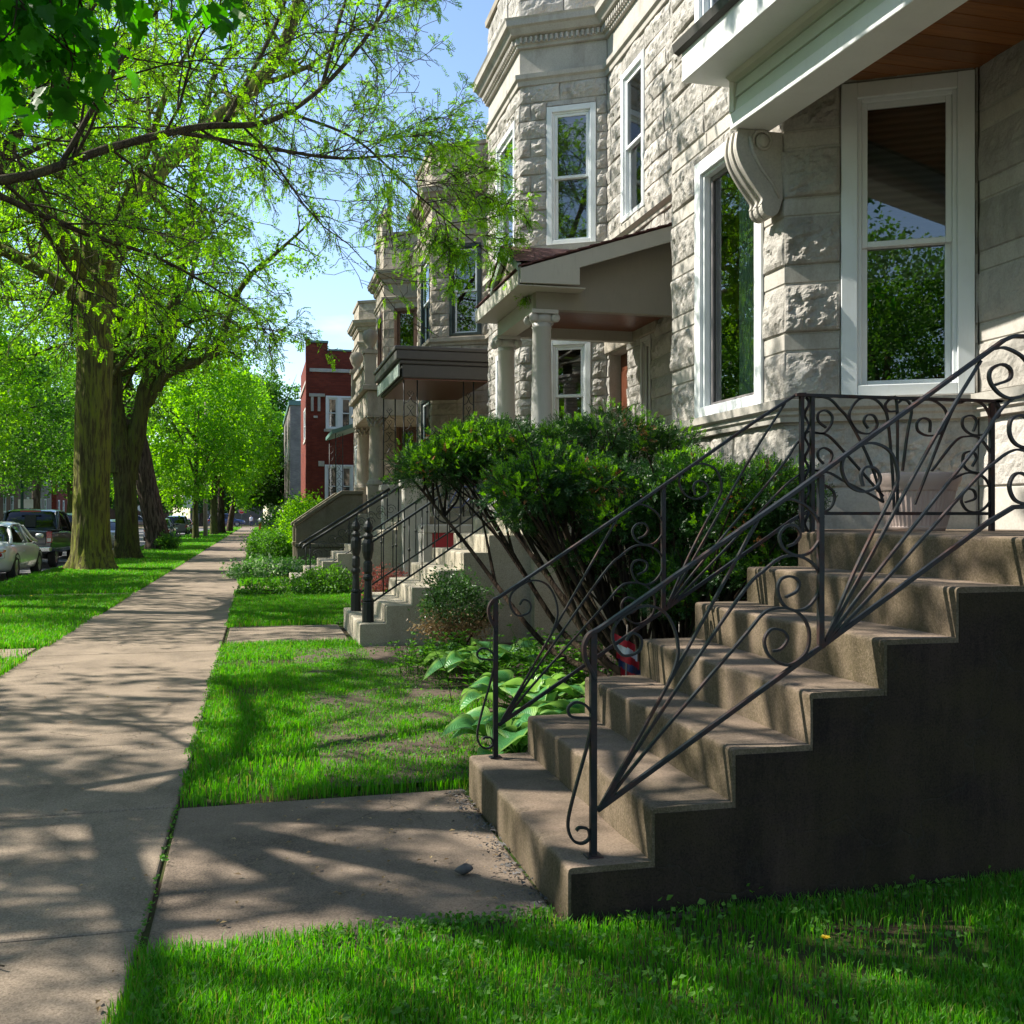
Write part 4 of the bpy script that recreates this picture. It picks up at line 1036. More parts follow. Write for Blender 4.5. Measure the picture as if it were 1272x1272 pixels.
# ------------------------------------------------------------------ front steps and ironwork
def flight(name, label, L0, y0, y1, n, tread, rise, landing, mat, sidemat, first=None, group=None, skew=0.0):
    T_ = thing(name, (L0 + n*tread/2, (y0+y1)/2, 0), label, 'front steps', group)
    zs = [rise*(i+1) for i in range(n)]
    if first: zs = [first + rise*i for i in range(n)]
    for i in range(n):
        m = MB(); a = L0 + tread*i; b = a + tread if i < n-1 else landing
        zl = -.12 if i == 0 else zs[i-1]-.10; z1 = zs[i]; r = .018
        prof = [(a, zl), (a, (zl+z1)/2), (a, z1-r*2.2), (a, z1-r), (a+r*.12, z1-r*.45), (a+r*.45, z1-r*.12), (a+r, z1), (a+r*2.5, z1)] + [(a+r*2.5 + (b-a-r*2.5)*q/4, z1) for q in (1, 2, 3, 4)]
        ny = 120 if y0 < 5 else 50; ys_ = np.linspace(y0, y1, ny)
        n1 = fbm(np.stack([ys_*7, ys_*0 + i*5.3, ys_*0], 1), 3); n2 = fbm(np.stack([ys_*26, ys_*0 + i*3.1, ys_*0 + 4], 1), 2)
        chip = np.clip(n2 - .38, 0, 1)*.05
        rows = []
        for y_, q1, c_ in zip(ys_, n1, chip):
            rows.append([(x_ + (.006*q1 if k < 8 else 0) + (c_ if 2 <= k <= 5 else 0), y_, z_ + (.004*q1 if k > 3 else 0) - (c_*.8 if 4 <= k <= 7 else 0)) for k, (x_, z_) in enumerate(prof)])
        m.grid(rows, True)
        for rw in (rows[0], rows[-1]): m.add(list(rw) + [(b, rw[0][1], zl)], [list(range(len(rw)+1))])
        o = m.build('landing' if i == n-1 else 'step', M[mat], T_)
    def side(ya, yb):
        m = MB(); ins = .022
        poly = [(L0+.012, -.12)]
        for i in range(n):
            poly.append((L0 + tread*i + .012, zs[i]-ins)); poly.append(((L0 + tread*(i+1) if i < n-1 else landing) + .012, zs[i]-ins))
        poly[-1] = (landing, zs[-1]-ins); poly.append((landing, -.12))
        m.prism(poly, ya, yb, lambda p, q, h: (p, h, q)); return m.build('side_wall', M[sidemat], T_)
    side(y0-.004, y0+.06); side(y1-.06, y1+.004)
    return T_
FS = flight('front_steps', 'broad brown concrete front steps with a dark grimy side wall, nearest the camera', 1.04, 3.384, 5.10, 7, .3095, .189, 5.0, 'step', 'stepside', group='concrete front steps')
lm = MB(); lm.box(3.35, 4.99, 5.101, 6.45, 1.19, 1.318); lm.box(3.45, 4.9, 5.15, 6.3, -.05, 1.19); lm.build('landing', M['step'], FS, bevel=.012)

def railing(name, label, y, extra=True, group=None):
    T_ = thing(name, (1.17, y, .189), label, 'railing', group)
    m = MB(); m.box(1.153, 1.177, y-.012, y+.012, .180, .995); m.build('post', M['iron'], T_, bevel=.002)
    m = MB(); m.box(1.135, 1.195, y-.03, y+.03, .187, .195); m.build('base_plate', M['iron'], T_, bevel=.002)
    m = MB(); m.box(2.060, 2.082, y-.010, y+.010, .918, 1.562); m.build('post', M['iron'], T_)
    top = [(1.17,.82),(1.16,.844),(1.135,.897),(1.13,.944),(1.15,.982),(1.185,1.0),(1.26,1.047)]
    hp = smooth_path(top, 4) + [np.array(p) for p in ([(1.947,1.487),(2.589,1.912),] + ([(2.883,2.106),(2.928,2.124),(3.2,2.132),(4.9,2.132)] if extra else [(2.82,2.056),(2.86,2.072),(2.90,2.074)]))]
    m = MB(); m.ribbon([(p[0], y, p[1]) for p in hp], .015, .0075, (0,1,0)); m.build('handrail', M['iron'], T_, bevel=.003)
    lo = [(1.179,.352),(2.08,.916),(2.815,1.384),(2.928,1.442)] + ([(3.2,1.452),(4.9,1.452)] if extra else [])
    m = MB(); m.ribbon([(p[0], y, p[1]) for p in lo], .009, .009, (0,1,0)); m.build('bottom_rail', M['iron'], T_, bevel=.002)
    for i, l in enumerate(RODS):
        P = l if len(l) < 3 else smooth_path(l, 5)
        if not extra: P = [p for p in P if p[0] < 2.93]
        m = MB(); q = [(p[0], y + .001*((i % 3)-1), p[1]) for p in P]
        m.ribbon(q, .0072, .0045, (0,1,0)); m.build('scroll_bar', M['iron'], T_)
    for l in (RX if extra else []):
        m = MB(); m.ribbon([(p[0], y, p[1]) for p in smooth_path(l, 5)], .0085, .005, (0,1,0)); m.build('scroll_bar', M['iron'], T_)
    if extra:
        m = MB(); m.box(3.085, 3.107, y-.01, y+.01, 1.32, 2.126); m.build('post', M['iron'], T_)
        m = MB()
        for k in range(7): m.tube([(3.4+k*.22, y, 1.455), (3.4+k*.22, y, 2.126)], .007, 4)
        m.build('baluster', M['iron'], T_)
    return T_
railing('stair_railing', 'black iron scrolled handrail on the camera side of the nearest brown steps', 3.485, True, 'scrolled iron railings of the front steps')
railing('stair_railing', 'black iron scrolled handrail on the far, shrub side of the nearest brown steps', 5.035, False, 'scrolled iron railings of the front steps')

LRAIL = thing('landing_railing', (2.9, 5.02, 1.32), 'black iron scrollwork railing standing on the landing in front of the white planter', 'railing')
y = 5.02
for x in (2.868, 2.932): 
    m = MB(); m.box(x-.011, x+.011, y-.011, y+.011, 1.318, 2.062); m.build('post', M['iron'], LRAIL)
tw = [(2.90 + .012*math.cos(a*1.3), y + .012*math.sin(a*1.3), 1.32 + a*.0245) for a in range(31)]
m = MB(); m.tube(tw, .008, 5); m.build('post', M['iron'], LRAIL)
m = MB(); m.box(4.058, 4.086, y-.012, y+.012, 1.318, 2.055); m.build('post', M['iron'], LRAIL)
m = MB(); m.ribbon(smooth_path([(2.83,y,2.066),(3.0,y,2.066),(4.05,y,2.066),(4.09,y,2.06),(4.115,y,2.03),(4.11,y,1.985),(4.09,y,1.97)], 5), .017, .008, (0,1,0)); m.build('handrail', M['iron'], LRAIL)
m = MB(); m.ribbon([(2.87,y,1.423),(4.07,y,1.423)], .009, .009, (0,1,0)); m.build('bottom_rail', M['iron'], LRAIL)
for l in LR:
    m = MB(); m.ribbon([(p[0], y, p[1]) for p in smooth_path(l, 5)], .008, .005, (0,1,0)); m.build('scroll_bar', M['iron'], LRAIL)

# planter on the landing
PT = thing('planter', (3.86, 5.42, 1.32), 'pale fluted planter tub with a wide rim on the landing of the brown steps', 'planter')
m = MB(); m.lathe([(.165, 0), (.172, .02), (.175, .03)], (3.86, 5.42, 1.32), 48)
m.lathe([(.175, .0301), (.225, .235), (.228, .24)], (3.86, 5.42, 1.32), 96, False, .012)
m.build('tub', M['terra'], PT)
m = MB(); m.lathe([(.228, .238), (.236, .245), (.236, .26), (.245, .27), (.25, .285), (.258, .30), (.262, .335), (.258, .345), (.235, .345), (.225, .29), (0, .28)], (3.86, 5.42, 1.32), 48); m.build('rim', M['terra'], PT)

# second house: steps with cast newels
ST2 = flight('front_steps', 'pale grey concrete steps with slim black balusters and two cast iron newel posts', 1.08, 11.2, 13.35, 7, .288, .192, 3.0, 'step2', 'step2', first=.24, group='concrete front steps')
def cast_newel(parent, x, y, z):
    m = MB()
    m.lathe([(.066, 0), (.066, .22), (.055, .235), (.068, .25), (.048, .28), (.040, .46), (.058, .49), (.058, .51), (.040, .54), (.052, .57), (.052, .66), (.036, .69), (.05, .72), (.066, .79), (.066, .88), (.045, .93), (.06, .95), (.06, .965), (.03, 1.0), (.052, 1.03), (.056, 1.06), (.04, 1.10), (.02, 1.13), (.018, 1.16), (0, 1.17)], (x, y, z), 10, False)
    return m.build('newel_post', M['iron2'], parent)
for yy, lab in ((11.42, 'straight black railing with turned newel, nearer side of the pale grey steps'), (12.85, 'straight black railing with turned newel, farther side of the pale grey steps')):
    T_ = thing('stair_railing', (1.2, yy, .24), lab, 'railing', 'railings with cast newel posts')
    cast_newel(T_, 1.19, yy, .235)
    s = .192/.288; x1 = 2.85
    zt = lambda x: 1.10 + (x-1.19)*s; zb = lambda x: .43 + (x-1.19)*s
    m = MB(); m.ribbon([(1.22, yy, zt(1.22)), (x1, yy, zt(x1)), (x1+.15, yy, zt(x1)+.02)], .022, .012, (0,1,0)); m.build('handrail', M['iron2'], T_, bevel=.004)
    m = MB(); m.ribbon([(1.22, yy, zb(1.22)), (x1, yy, zb(x1))], .012, .01, (0,1,0)); m.build('bottom_rail', M['iron2'], T_)
    for k in range(11):
        x = 1.36 + k*.145
        m = MB(); m.tube([(x, yy, zb(x)), (x, yy, zt(x))], .0075, 5)
        zz = zb(x) + (.45 if k % 2 else .3); m.lathe([(.008, -.02), (.016, 0), (.008, .02)], (x, yy, zz), 8); m.build('baluster', M['iron2'], T_)
    m = MB(); m.box(x1-.012, x1+.012, yy-.012, yy+.012, 1.38, zt(x1)); m.build('post', M['iron2'], T_)
fb = MB(); fb.box(4.3, 4.85, 11.9, 12.5, 1.402, 1.62); fb.box(4.27, 4.88, 11.87, 12.53, 1.6205, 1.66)
tag(fb.build('flower_box', M['redpaint'], loc=(4.57, 12.2, 1.4), bevel=.01), 'red painted box on the porch floor of the second house, by its doorway', 'flower box')

# third house: steps, tube rail, piers
ST3 = flight('front_steps', 'weathered concrete steps with dark double tube handrails before the third house', .63, 19.72, 21.7, 8, .285, .15, 2.75, 'step2', 'step2', first=.26, group='concrete front steps')
for yy, lab in ((19.80, 'dark tube handrail with scroll infill, nearer side of the weathered steps'), (21.55, 'dark tube handrail with scroll infill, farther side of the weathered steps')):
    T_ = thing('stair_railing', (.9, yy, .26), lab, 'railing', 'tube handrails of the third house')
    m = MB(); m.tube(smooth_path([(.84, yy, .80), (.86, yy, .86), (1.0, yy, .95), (1.8, yy, 1.45), (2.7, yy, 2.01)], 4), .028, 8); m.build('handrail', M['iron2'], T_)
    m = MB(); m.tube([(.97, yy, .3), (2.7, yy, 1.35)], .012, 5); m.build('bottom_rail', M['iron2'], T_)
    for k, x in enumerate((.97, 1.85, 2.65)):
        m = MB(); m.tube([(x, yy, .26 + max(0, x-.9)*.55), (x, yy, .92 + (x-.97)*.62)], .014, 5); m.build('post', M['iron2'], T_)
    for k in range(8):
        x = 1.1 + k*.2; c = (x, .62 + (x-.97)*.615)
        m = MB(); m.tube([(c[0] + r*math.cos(a), yy, c[1] + r*math.sin(a)) for a, r in [(i*.5, .1*(1-i/26)) for i in range(22)]], .006, 4); m.build('scroll_bar', M['iron2'], T_)
for yy, lab in ((19.55, 'square stone pier with a flat cap, at the nearer side of the third porch'), (22.9, 'square stone pier with a flat cap, at the farther side of the third porch')):
    T_ = thing('stone_pier', (2.95, yy, 0), lab, 'pier', 'stone piers of the third porch')
    m = MB(); m.box(2.70, 3.19, yy-.22, yy+.22, -.05, 2.0); m.build('shaft', M['limesm'], T_, bevel=.02)
    m = MB(); m.box(2.65, 3.24, yy-.27, yy+.27, 2.001, 2.13); m.build('cap', M['limesm'], T_, bevel=.02)
# bicycle leaning below the third porch
bd = MB(); bd.box(3.121, 4.059, 18.66, 18.70, .05, 1.118); bd.box(3.57, 3.60, 18.65, 18.66, .1, 1.1)
tag(bd.build('basement_door', M['redpaint'], loc=(3.6, 18.68, 0), bevel=.004), 'red boarded basement door under the stone ledge, behind the black balusters', 'door')
BK = thing('bicycle', (3.6, 18.9, 1.27), 'bicycle with a blue frame on the stone ledge behind the yew, by the third house', 'bicycle')
wl0 = MB(); wl0.box(2.95, 4.4, 18.6, 19.3, 1.12, 1.27); wl0.box(2.95, 3.12, 18.62, 19.3, .0, 1.12); wl0.box(4.06, 4.4, 18.62, 19.3, .0, 1.12)
tag(wl0.build('stone_ledge', M['limesm'], loc=(3.8, 18.9, 0), bevel=.02), 'low stone ledge over the red panel beside the third house', 'ledge')
for cx in (3.45, 4.15):
    m = MB(); m.tube([(cx + .28*math.cos(a*PI/14), 18.9, 1.58 + .28*math.sin(a*PI/14)) for a in range(29)], .016, 6, False); wv = m.build('wheel', M['rubber'], BK)
    m = MB()
    for a in range(10): m.tube([(cx, 18.9, 1.58), (cx + .27*math.cos(a*PI/5), 18.9, 1.58 + .27*math.sin(a*PI/5))], .003, 3)
    m.build('spokes', M['chrome'], wv)
m = MB()
for a, b in (((3.45,1.58),(3.72,1.60)), ((3.72,1.60),(3.64,2.06)), ((3.64,1.98),(4.02,1.98)), ((4.02,2.0),(4.15,1.58)), ((3.72,1.60),(4.03,1.92)), ((3.45,1.58),(3.65,1.94))):
    m.tube([(a[0], 18.9, a[1]), (b[0], 18.9, b[1])], .016, 6)
m.build('frame', M['cblue'], BK)
m = MB(); m.lathe([(0, 0), (.05, .0), (.06, .03), (0, .05)], (3.64, 18.9, 2.06), 10); m.build('saddle', M['plastic'], BK)
m = MB(); m.tube([(4.02, 18.66, 2.12), (4.0, 18.8, 2.1), (4.02, 18.9, 2.02), (4.0, 19.0, 2.1), (4.02, 19.14, 2.12)], .012, 6); m.build('handlebar', M['chrome'], BK)

# fourth house: stone stair with raking cheek walls
ST4 = flight('front_steps', 'stone steps between raking cheek walls, before the fourth house', 1.05, 27.9, 29.9, 8, .2, .185, 2.7, 'lime2sm', 'lime2sm', group='concrete front steps')
for yy in (27.75, 30.05):
    m = MB(); m.prism([(.98, -.05), (.98, 1.17), (2.2, 2.02), (2.74, 2.02), (2.74, -.05)], yy-.13, yy+.13, lambda a, b, h: (a, h, b))
    m.prism([(.93, 1.171), (.93, 1.26), (2.18, 2.12), (2.76, 2.12), (2.76, 2.021), (2.2, 2.021)], yy-.18, yy+.18, lambda a, b, h: (a, h, b))
    m.build('cheek_wall', M['cheek'], ST4, bevel=.015)
    m = MB(); m.box(1.0, 2.2, yy-.4, yy-.14, -.05, .62); m.box(.95, 2.25, yy-.44, yy-.135, .621, .72)
    m.build('plinth', M['cheek'], ST4, bevel=.02)

# small things on the ground
sm_ = MB()
n0 = []
for i in range(9):
    th = PI*i/8; row = []
    for j in range(14):
        a = 2*PI*j/14; row.append((.045*math.sin(th)*math.cos(a)*(1+.2*math.sin(3*a+i)), .032*math.sin(th)*math.sin(a)*(1+.15*math.cos(2*a)), .024*math.cos(th)*(1+.2*math.sin(a*2))))
    n0.append(row + [row[0]])
sm_.grid([[(x*.75+.79, y*.75+3.96, z*.8+.016) for x, y, z in r] for r in n0])
tag(sm_.build('stone', M['rock'], loc=(.79, 3.96, 0)), 'small dark grey stone lying on the entry path near the bottom step', 'stone')
db = MB()
for i in range(420):
    y = R.uniform(3.5, 5.15); x = 1.03 - abs(R.gauss(0, .06)) - .005; s = R.uniform(.004, .016)
    db.add([(x + R.uniform(-s, s), y + R.uniform(-s, s), .004 + R.uniform(0, s)) for _ in range(4)], [(0,1,2), (0,2,3), (0,3,1), (1,3,2)])
tag(db.build('gravel_debris', M['rock']), 'loose grit and debris along the foot of the bottom step', 'debris', kind='stuff')
lf = MB()
for i in range(190):
    x, y = (R.uniform(-.3, 1.0), R.uniform(3.55, 5.1)) if i % 2 else (R.uniform(-2.2, -.4), R.uniform(2.6, 9))
    s = R.uniform(.005, .017); a = R.uniform(0, 6.3); c, d = math.cos(a), math.sin(a)
    lf.add([(x - c*s, y - d*s, .006), (x - d*s*.5, y + c*s*.5, .011), (x + c*s, y + d*s, .007), (x + d*s*.5, y - c*s*.5, .012)], [(0,1,2,3)])
tag(lf.build('leaf_litter', M['drybox'], fix=False), 'fallen seeds and leaf scraps scattered on the concrete', 'leaf litter', kind='stuff')
tw_ = MB(); tw_.tube(smooth_path([(-.98, 3.5, .012), (-.9, 3.47, .016), (-.82, 3.49, .012), (-.76, 3.45, .014)], 4), .003, 4)
tag(tw_.build('twig', M['twig'], loc=(-.9, 3.48, 0)), 'thin dead twig lying on the sidewalk', 'twig')
# little striped flag stuck in the bed behind the steps
FL = thing('garden_flag', (2.05, 5.6, 0), 'small red, white and blue garden flag half hidden behind the steps', 'flag')
m = MB(); m.tube([(2.06, 5.6, 0), (2.08, 5.6, .78)], .005, 5); m.build('stick', M['polewood'], FL)
for k in range(6):
    m = MB(); A = [[(1.99 + .018*i + k*.012, 5.6 + .02*math.sin(i*1.1), .74 - .3*(k+q)/6 - .01*i) for i in range(9)] for q in (0, 1)]
    m.grid(A); m.build('stripe', M['signred'] if k % 2 == 0 else (M['signwhite'] if k != 3 else M['cblue']), FL)
# ------------------------------------------------------------------ vegetation
def unit(A): return A/np.maximum(np.linalg.norm(A, axis=-1, keepdims=True), 1e-9)

def leaf_quads(pos, d, size, wid=.5, fold=.12, flat=.6, rng=G):
    """folded four-corner leaves"""
    n = len(pos); d = unit(d)
    r = unit(rng.normal(size=(n, 3))); r[:, 2] = r[:, 2]*(1-flat) + flat*np.sign(r[:, 2] + .3)
    s = unit(np.cross(d, r)); nn = np.cross(s, d)
    size = np.broadcast_to(np.asarray(size, float).reshape(-1, 1), (n, 1))
    mid = pos + d*size*.45
    V = np.stack([pos, mid + s*size*wid*.5 + nn*size*fold, pos + d*size, mid - s*size*wid*.5 + nn*size*fold], 1)
    return V.reshape(-1, 3), np.arange(4*n).reshape(-1, 4)

def leaf_obj(name, pos, d, size, mat, parent, **k):
    V, F = leaf_quads(pos, d, size, **k)
    return npmesh(name, V, [F], mat, parent)

def compound(pos, d, length, npair=7, lw=.0095, ll=.026, droop=.35, rng=G):
    """pinnate leaves: a row of leaflets either side of a stalk"""
    n = len(pos); d = unit(d); d[:, 2] -= droop; d = unit(d)
    r = rng.normal(size=(n, 3))*.4; r[:, 2] += 1
    s = unit(np.cross(d, r)); nn = np.cross(s, d)
    P, D = [], []
    for k in range(npair):
        t = (k + .6)/npair
        c = pos + d*(length*t)[:, None] - nn*((length*.25*t*t)[:, None])
        for sg in (1, -1):
            P.append(c); D.append(s*sg*.85 + d*.5 + nn*rng.uniform(-.3, .3, (n, 1)))
    P = np.concatenate(P); D = unit(np.concatenate(D)); N2 = np.tile(nn, (2*npair, 1)) + rng.normal(size=P.shape)*.25
    sd_ = unit(np.cross(D, N2))
    L = rng.uniform(.8, 1.15, (len(P), 1))*ll
    mid = P + D*L*.5
    V = np.stack([P, mid + sd_*lw, P + D*L, mid - sd_*lw], 1)
    return V.reshape(-1, 3), np.arange(4*len(P)).reshape(-1, 4)

def grow(mb, p, d, L, r, lvl, par, tips, rng):
    """one branch with its side branches; tips collects (point, direction, level)"""
    maxl = par['levels']
    nseg = max(3, int(L/par['step'][lvl])); st = L/nseg
    pts = [Vector(p)]; dirs = [Vector(d).normalized()]
    for i in range(nseg):
        dd = dirs[-1] + Vector((rng.gauss(0, 1), rng.gauss(0, 1), rng.gauss(0, 1)))*par['wob'][lvl] + Vector((0, 0, 1))*par['trop'][lvl]
        dd.normalize(); pts.append(pts[-1] + dd*st); dirs.append(dd)
    rr = [max(par['minr'], r*(1 - .75*i/nseg)) for i in range(nseg+1)]
    mb.tube(pts, rr, par['sides'][lvl], caps=False)
    if lvl == maxl:
        for i in range(1, nseg+1): tips.append((pts[i], dirs[i]))
        return
    if lvl == maxl-1:
        for i in range(nseg//2, nseg+1): tips.append((pts[i], dirs[i]))
    n = par['n'][lvl]
    for k in range(n):
        t = par['t0'][lvl] + (1-par['t0'][lvl])*(k + rng.random())/n
        i = min(nseg, int(t*nseg)); fr = t*nseg - i
        q = pts[i] + (pts[min(nseg, i+1)] - pts[i])*max(0, fr)
        ax = dirs[i].orthogonal().normalized(); ax.rotate(Matrix.Rotation(rng.uniform(0, 2*PI), 3, dirs[i]))
        cd = dirs[i]*math.cos(par['ang'][lvl]) + ax*math.sin(par['ang'][lvl]*rng.uniform(.7, 1.3))
        grow(mb, q, cd, L*par['ratio'][lvl]*rng.uniform(.65, 1.25)*(1.15-.55*t), rr[i]*.6, lvl+1, par, tips, rng)

def trunk_mesh(pts, radii, n=20, flare=1.5, rough=.07, seed=1, sub=6, furrow=0.0):
    """trunk with root flare, bumps and furrows"""
    P = np.array(smooth_path(pts, sub)); rr = np.interp(np.linspace(0, 1, len(P)), np.linspace(0, 1, len(radii)), radii)
    m = MB(); h = (P[:, 2] - P[0, 2])[:, None]*np.ones((1, n)); a = np.ones((len(P), 1))*(2*PI*np.arange(n)/n)[None]; r = rr[:, None]
    fl = 1 + (flare-1)*np.exp(-h*2.6)
    lobe = 1 + (fl-1)*.55*np.sin(a*5 + seed)*(h < 1.2)*np.exp(-h*3)
    fb = lambda x, y, z, o: fbm(np.stack([x.ravel(), y.ravel(), z.ravel()], 1), o).reshape(a.shape)
    bump = 1 + rough*1.6*fb(np.cos(a)*1.3 + seed, np.sin(a)*1.3, h*.55, 3)
    q2 = r*fl*lobe*bump
    if furrow: q2 = q2 + furrow*(np.minimum(np.abs(fb(np.cos(a)*r*7 + seed, np.sin(a)*r*7, h*.9, 2))*3, 1) - .6)
    X_ = P[:, :1] + q2*np.cos(a); Y_ = P[:, 1:2] + q2*np.sin(a)
    vs = [[(X_[i, k % n], Y_[i, k % n], P[i, 2]) for k in range(n+1)] for i in range(len(P))]
    m.grid(vs); return m

ELM = dict(levels=3, step=[.8,.5,.35,.25], wob=[.14,.2,.26,.3], trop=[.05,.0,-.03,-.06], sides=[7,5,4,3], minr=.006,
           n=[7,6,5,0], t0=[.25,.15,.15,0], ang=[.85,.9,.9,0], ratio=[.62,.6,.5,0])
def tufts(tips, n, spread, rng, droop=.2):
    T = np.array([t[0] for t in tips]); D = np.array([t[1] for t in tips])
    i = rng.integers(0, len(T), n)
    pos = T[i] + rng.normal(size=(n, 3))*spread
    d = D[i]*.7 + rng.normal(size=(n, 3))*.6; d[:, 2] -= droop
    return pos, d

def street_tree(name, label, base, trunk_pts, trunk_r, limbs, mat_bark, mat_leaf, nleaf, lsize, par=ELM, seed=1, group=None, spread=.16, tuft=4, flare=1.6, trunk_n=22, wid=.5):
    rng = random.Random(seed); g = np.random.default_rng(seed)
    T_ = thing(name, base, label, 'tree', group)
    tk = trunk_mesh(trunk_pts, trunk_r, 72, flare, .05, seed, 22, .035)
    tips = []
    lm = MB()
    for pts, r0, r1, Lside, nside in limbs:
        P = smooth_path(pts, 5); n = len(P)
        rr = [r0 + (r1-r0)*i/(n-1) for i in range(n)]
        rr = [q*(1 + .12*math.sin(i*1.7 + seed)) for i, q in enumerate(rr)]
        lm.tube(P, rr, 10, caps=False)
        for k in range(nside):
            t = .25 + .75*(k + rng.random())/nside; i = min(n-2, int(t*(n-1)))
            dd = Vector(P[i+1]-P[i]).normalized(); ax = dd.orthogonal(); ax.rotate(Matrix.Rotation(rng.uniform(0, 2*PI), 3, dd))
            cd = dd*.5 + ax*.9 + Vector((0, 0, .15))
            grow(lm, Vector(P[i]), cd, Lside*rng.uniform(.6, 1.2)*(1.2-.5*t), rr[i]*.42, 1, par, tips, rng)
        grow(lm, Vector(P[-1]), Vector(P[-1]-P[-2]), Lside, r1*.9, 1, par, tips, rng)
    tk.build('trunk', mat_bark, T_)
    lm.build('branches', mat_bark, T_, fix=False)
    if tips:
        pos, d = tufts(tips, nleaf//tuft, spread, g)
        pos = np.repeat(pos, tuft, 0) + g.normal(size=(len(pos)*tuft, 3))*lsize*.35
        d = np.repeat(d, tuft, 0) + g.normal(size=(len(pos), 3))*.6
        leaf_obj('crown', pos, d, lsize*g.uniform(.7, 1.25, len(pos)), mat_leaf, T_, rng=g, wid=wid)
    return T_

# big mossy trunk left of the sidewalk
street_tree('street_tree', 'thick mossy tree trunk nearest the camera on the grass verge, beside the black pickup', (-4.29, 29.3, 0),
    [(-4.29,29.3,-.1), (-4.31,29.3,.6), (-4.31,29.3,1.6), (-4.28,29.3,3.2), (-4.26,29.3,4.8), (-4.22,29.3,6.6), (-4.15,29.3,7.6), (-4.1,29.3,8.3)],
    [.49,.47,.455,.44,.435,.46,.51,.22],
    [([(-4.05,29.3,7.6), (-3.68,29.4,8.7), (-2.75,29.5,10.7), (-1.5,29.6,12.05), (-.2,29.5,13.3), (.65,29.3,14.5), (1.14,29.0,15.9), (1.5,29,17.5)], .33, .12, 3.6, 11),
     ([(-4.25,29.3,7.7), (-4.4,29.2,9.8), (-4.8,28.9,12.5), (-5.2,28.6,15.5)], .30, .1, 3.6, 12),
     ([(-4.3,29.3,7.0), (-6,29.6,8.2), (-8,30,9.2), (-9.6,30.4,10)], .2, .06, 3.4, 12),
     ([(-4.3,29.2,7.4), (-5.4,28.2,9), (-7,27,10.6), (-8.5,26,12)], .22, .08, 3.4, 10),
     ([(-4.2,29.5,7.6), (-4.3,31,10), (-3.8,32.6,13), (-3.2,33.5,15.5)], .22, .08, 3.4, 10),
     ([(-4.3,29.1,7.6), (-5.4,27,9.6), (-6.6,24.6,11), (-7.6,22.4,12)], .2, .06, 3.4, 11),
     ([(-4.1,29.1,7.4), (-3.4,27.6,9), (-2.6,26,10.2), (-2.0,24.6,11.2)], .17, .06, 3.0, 10)],
    M['barkmoss'], M['elmleaf'], 46000, .125, seed=4, group='old street trees on the verge', spread=.17)
street_tree('street_tree', 'forked mossy tree on the verge with one heavy limb bending right, second trunk along', (-4.23, 36.3, 0),
    [(-4.23,36.3,-.1), (-4.25,36.3,1), (-4.3,36.3,2.5), (-4.36,36.3,3.6), (-4.4,36.3,4.5)], [.36,.35,.34,.40,.2],
    [([(-4.6,36.3,5.0), (-5.8,37,8), (-7.4,38,10.5), (-8.6,38.6,12.5)], .2, .07, 3.4, 11),
     ([(-4.48,36.3,2.9), (-4.62,36.3,5.3), (-4.85,36.3,7.4), (-5.2,36.2,9.8), (-5.6,36,13)], .36, .12, 3.4, 10),
     ([(-4.2,36.3,2.7), (-3.78,36.3,5.0), (-3.41,36.3,6.6), (-2.77,36.3,8.5), (-2.38,36.3,10.7), (-1.99,36.3,14), (-1.6,36.3,16)], .31, .12, 3.4, 12),
     ([(-3.78,36.3,5.0), (-3.41,36.25,5.55), (-3.03,36.2,6.15), (-2.51,36.1,6.45), (-1.86,36,6.7), (-1.4,36,7.0), (-1.12,36,7.65), (-.95,36,8.25), (-.72,36,8.9), (-.2,35.6,9.6), (.4,35,10)], .21, .08, 2.4, 7)],
    M['barkmoss2'], M['elmleaf'], 32000, .125, seed=9, group='old street trees on the verge', spread=.17)
street_tree('street_tree', 'dark furrowed trunk leaning left on the verge, third along, with weeds at its foot', (-4.08, 46.9, 0),
    [(-4.08,46.9,-.1), (-4.2,46.9,.6), (-4.41,46.9,1.5), (-4.74,46.9,3.25), (-5.0,46.9,4.64), (-5.4,46.9,6.4)], [.50,.47,.45,.42,.39,.34],
    [([(-5.2,46.9,5.6), (-6.4,47.4,8.4), (-7.8,48.6,11), (-8.8,49.6,13)], .2, .07, 3.6, 11),
     ([(-5.35,46.9,6.1), (-5.7,46.9,8.8), (-6,46.9,12), (-6.2,46.9,15)], .33, .1, 3.6, 10),
     ([(-5.1,46.9,5.0), (-4.2,46.9,7.5), (-3.2,46.8,10.5), (-2.4,46.5,13.5)], .25, .08, 3.4, 10)],
    M['barkdark'], M['midleaf'], 42000, .15, seed=13, group='old street trees on the verge', spread=.18)

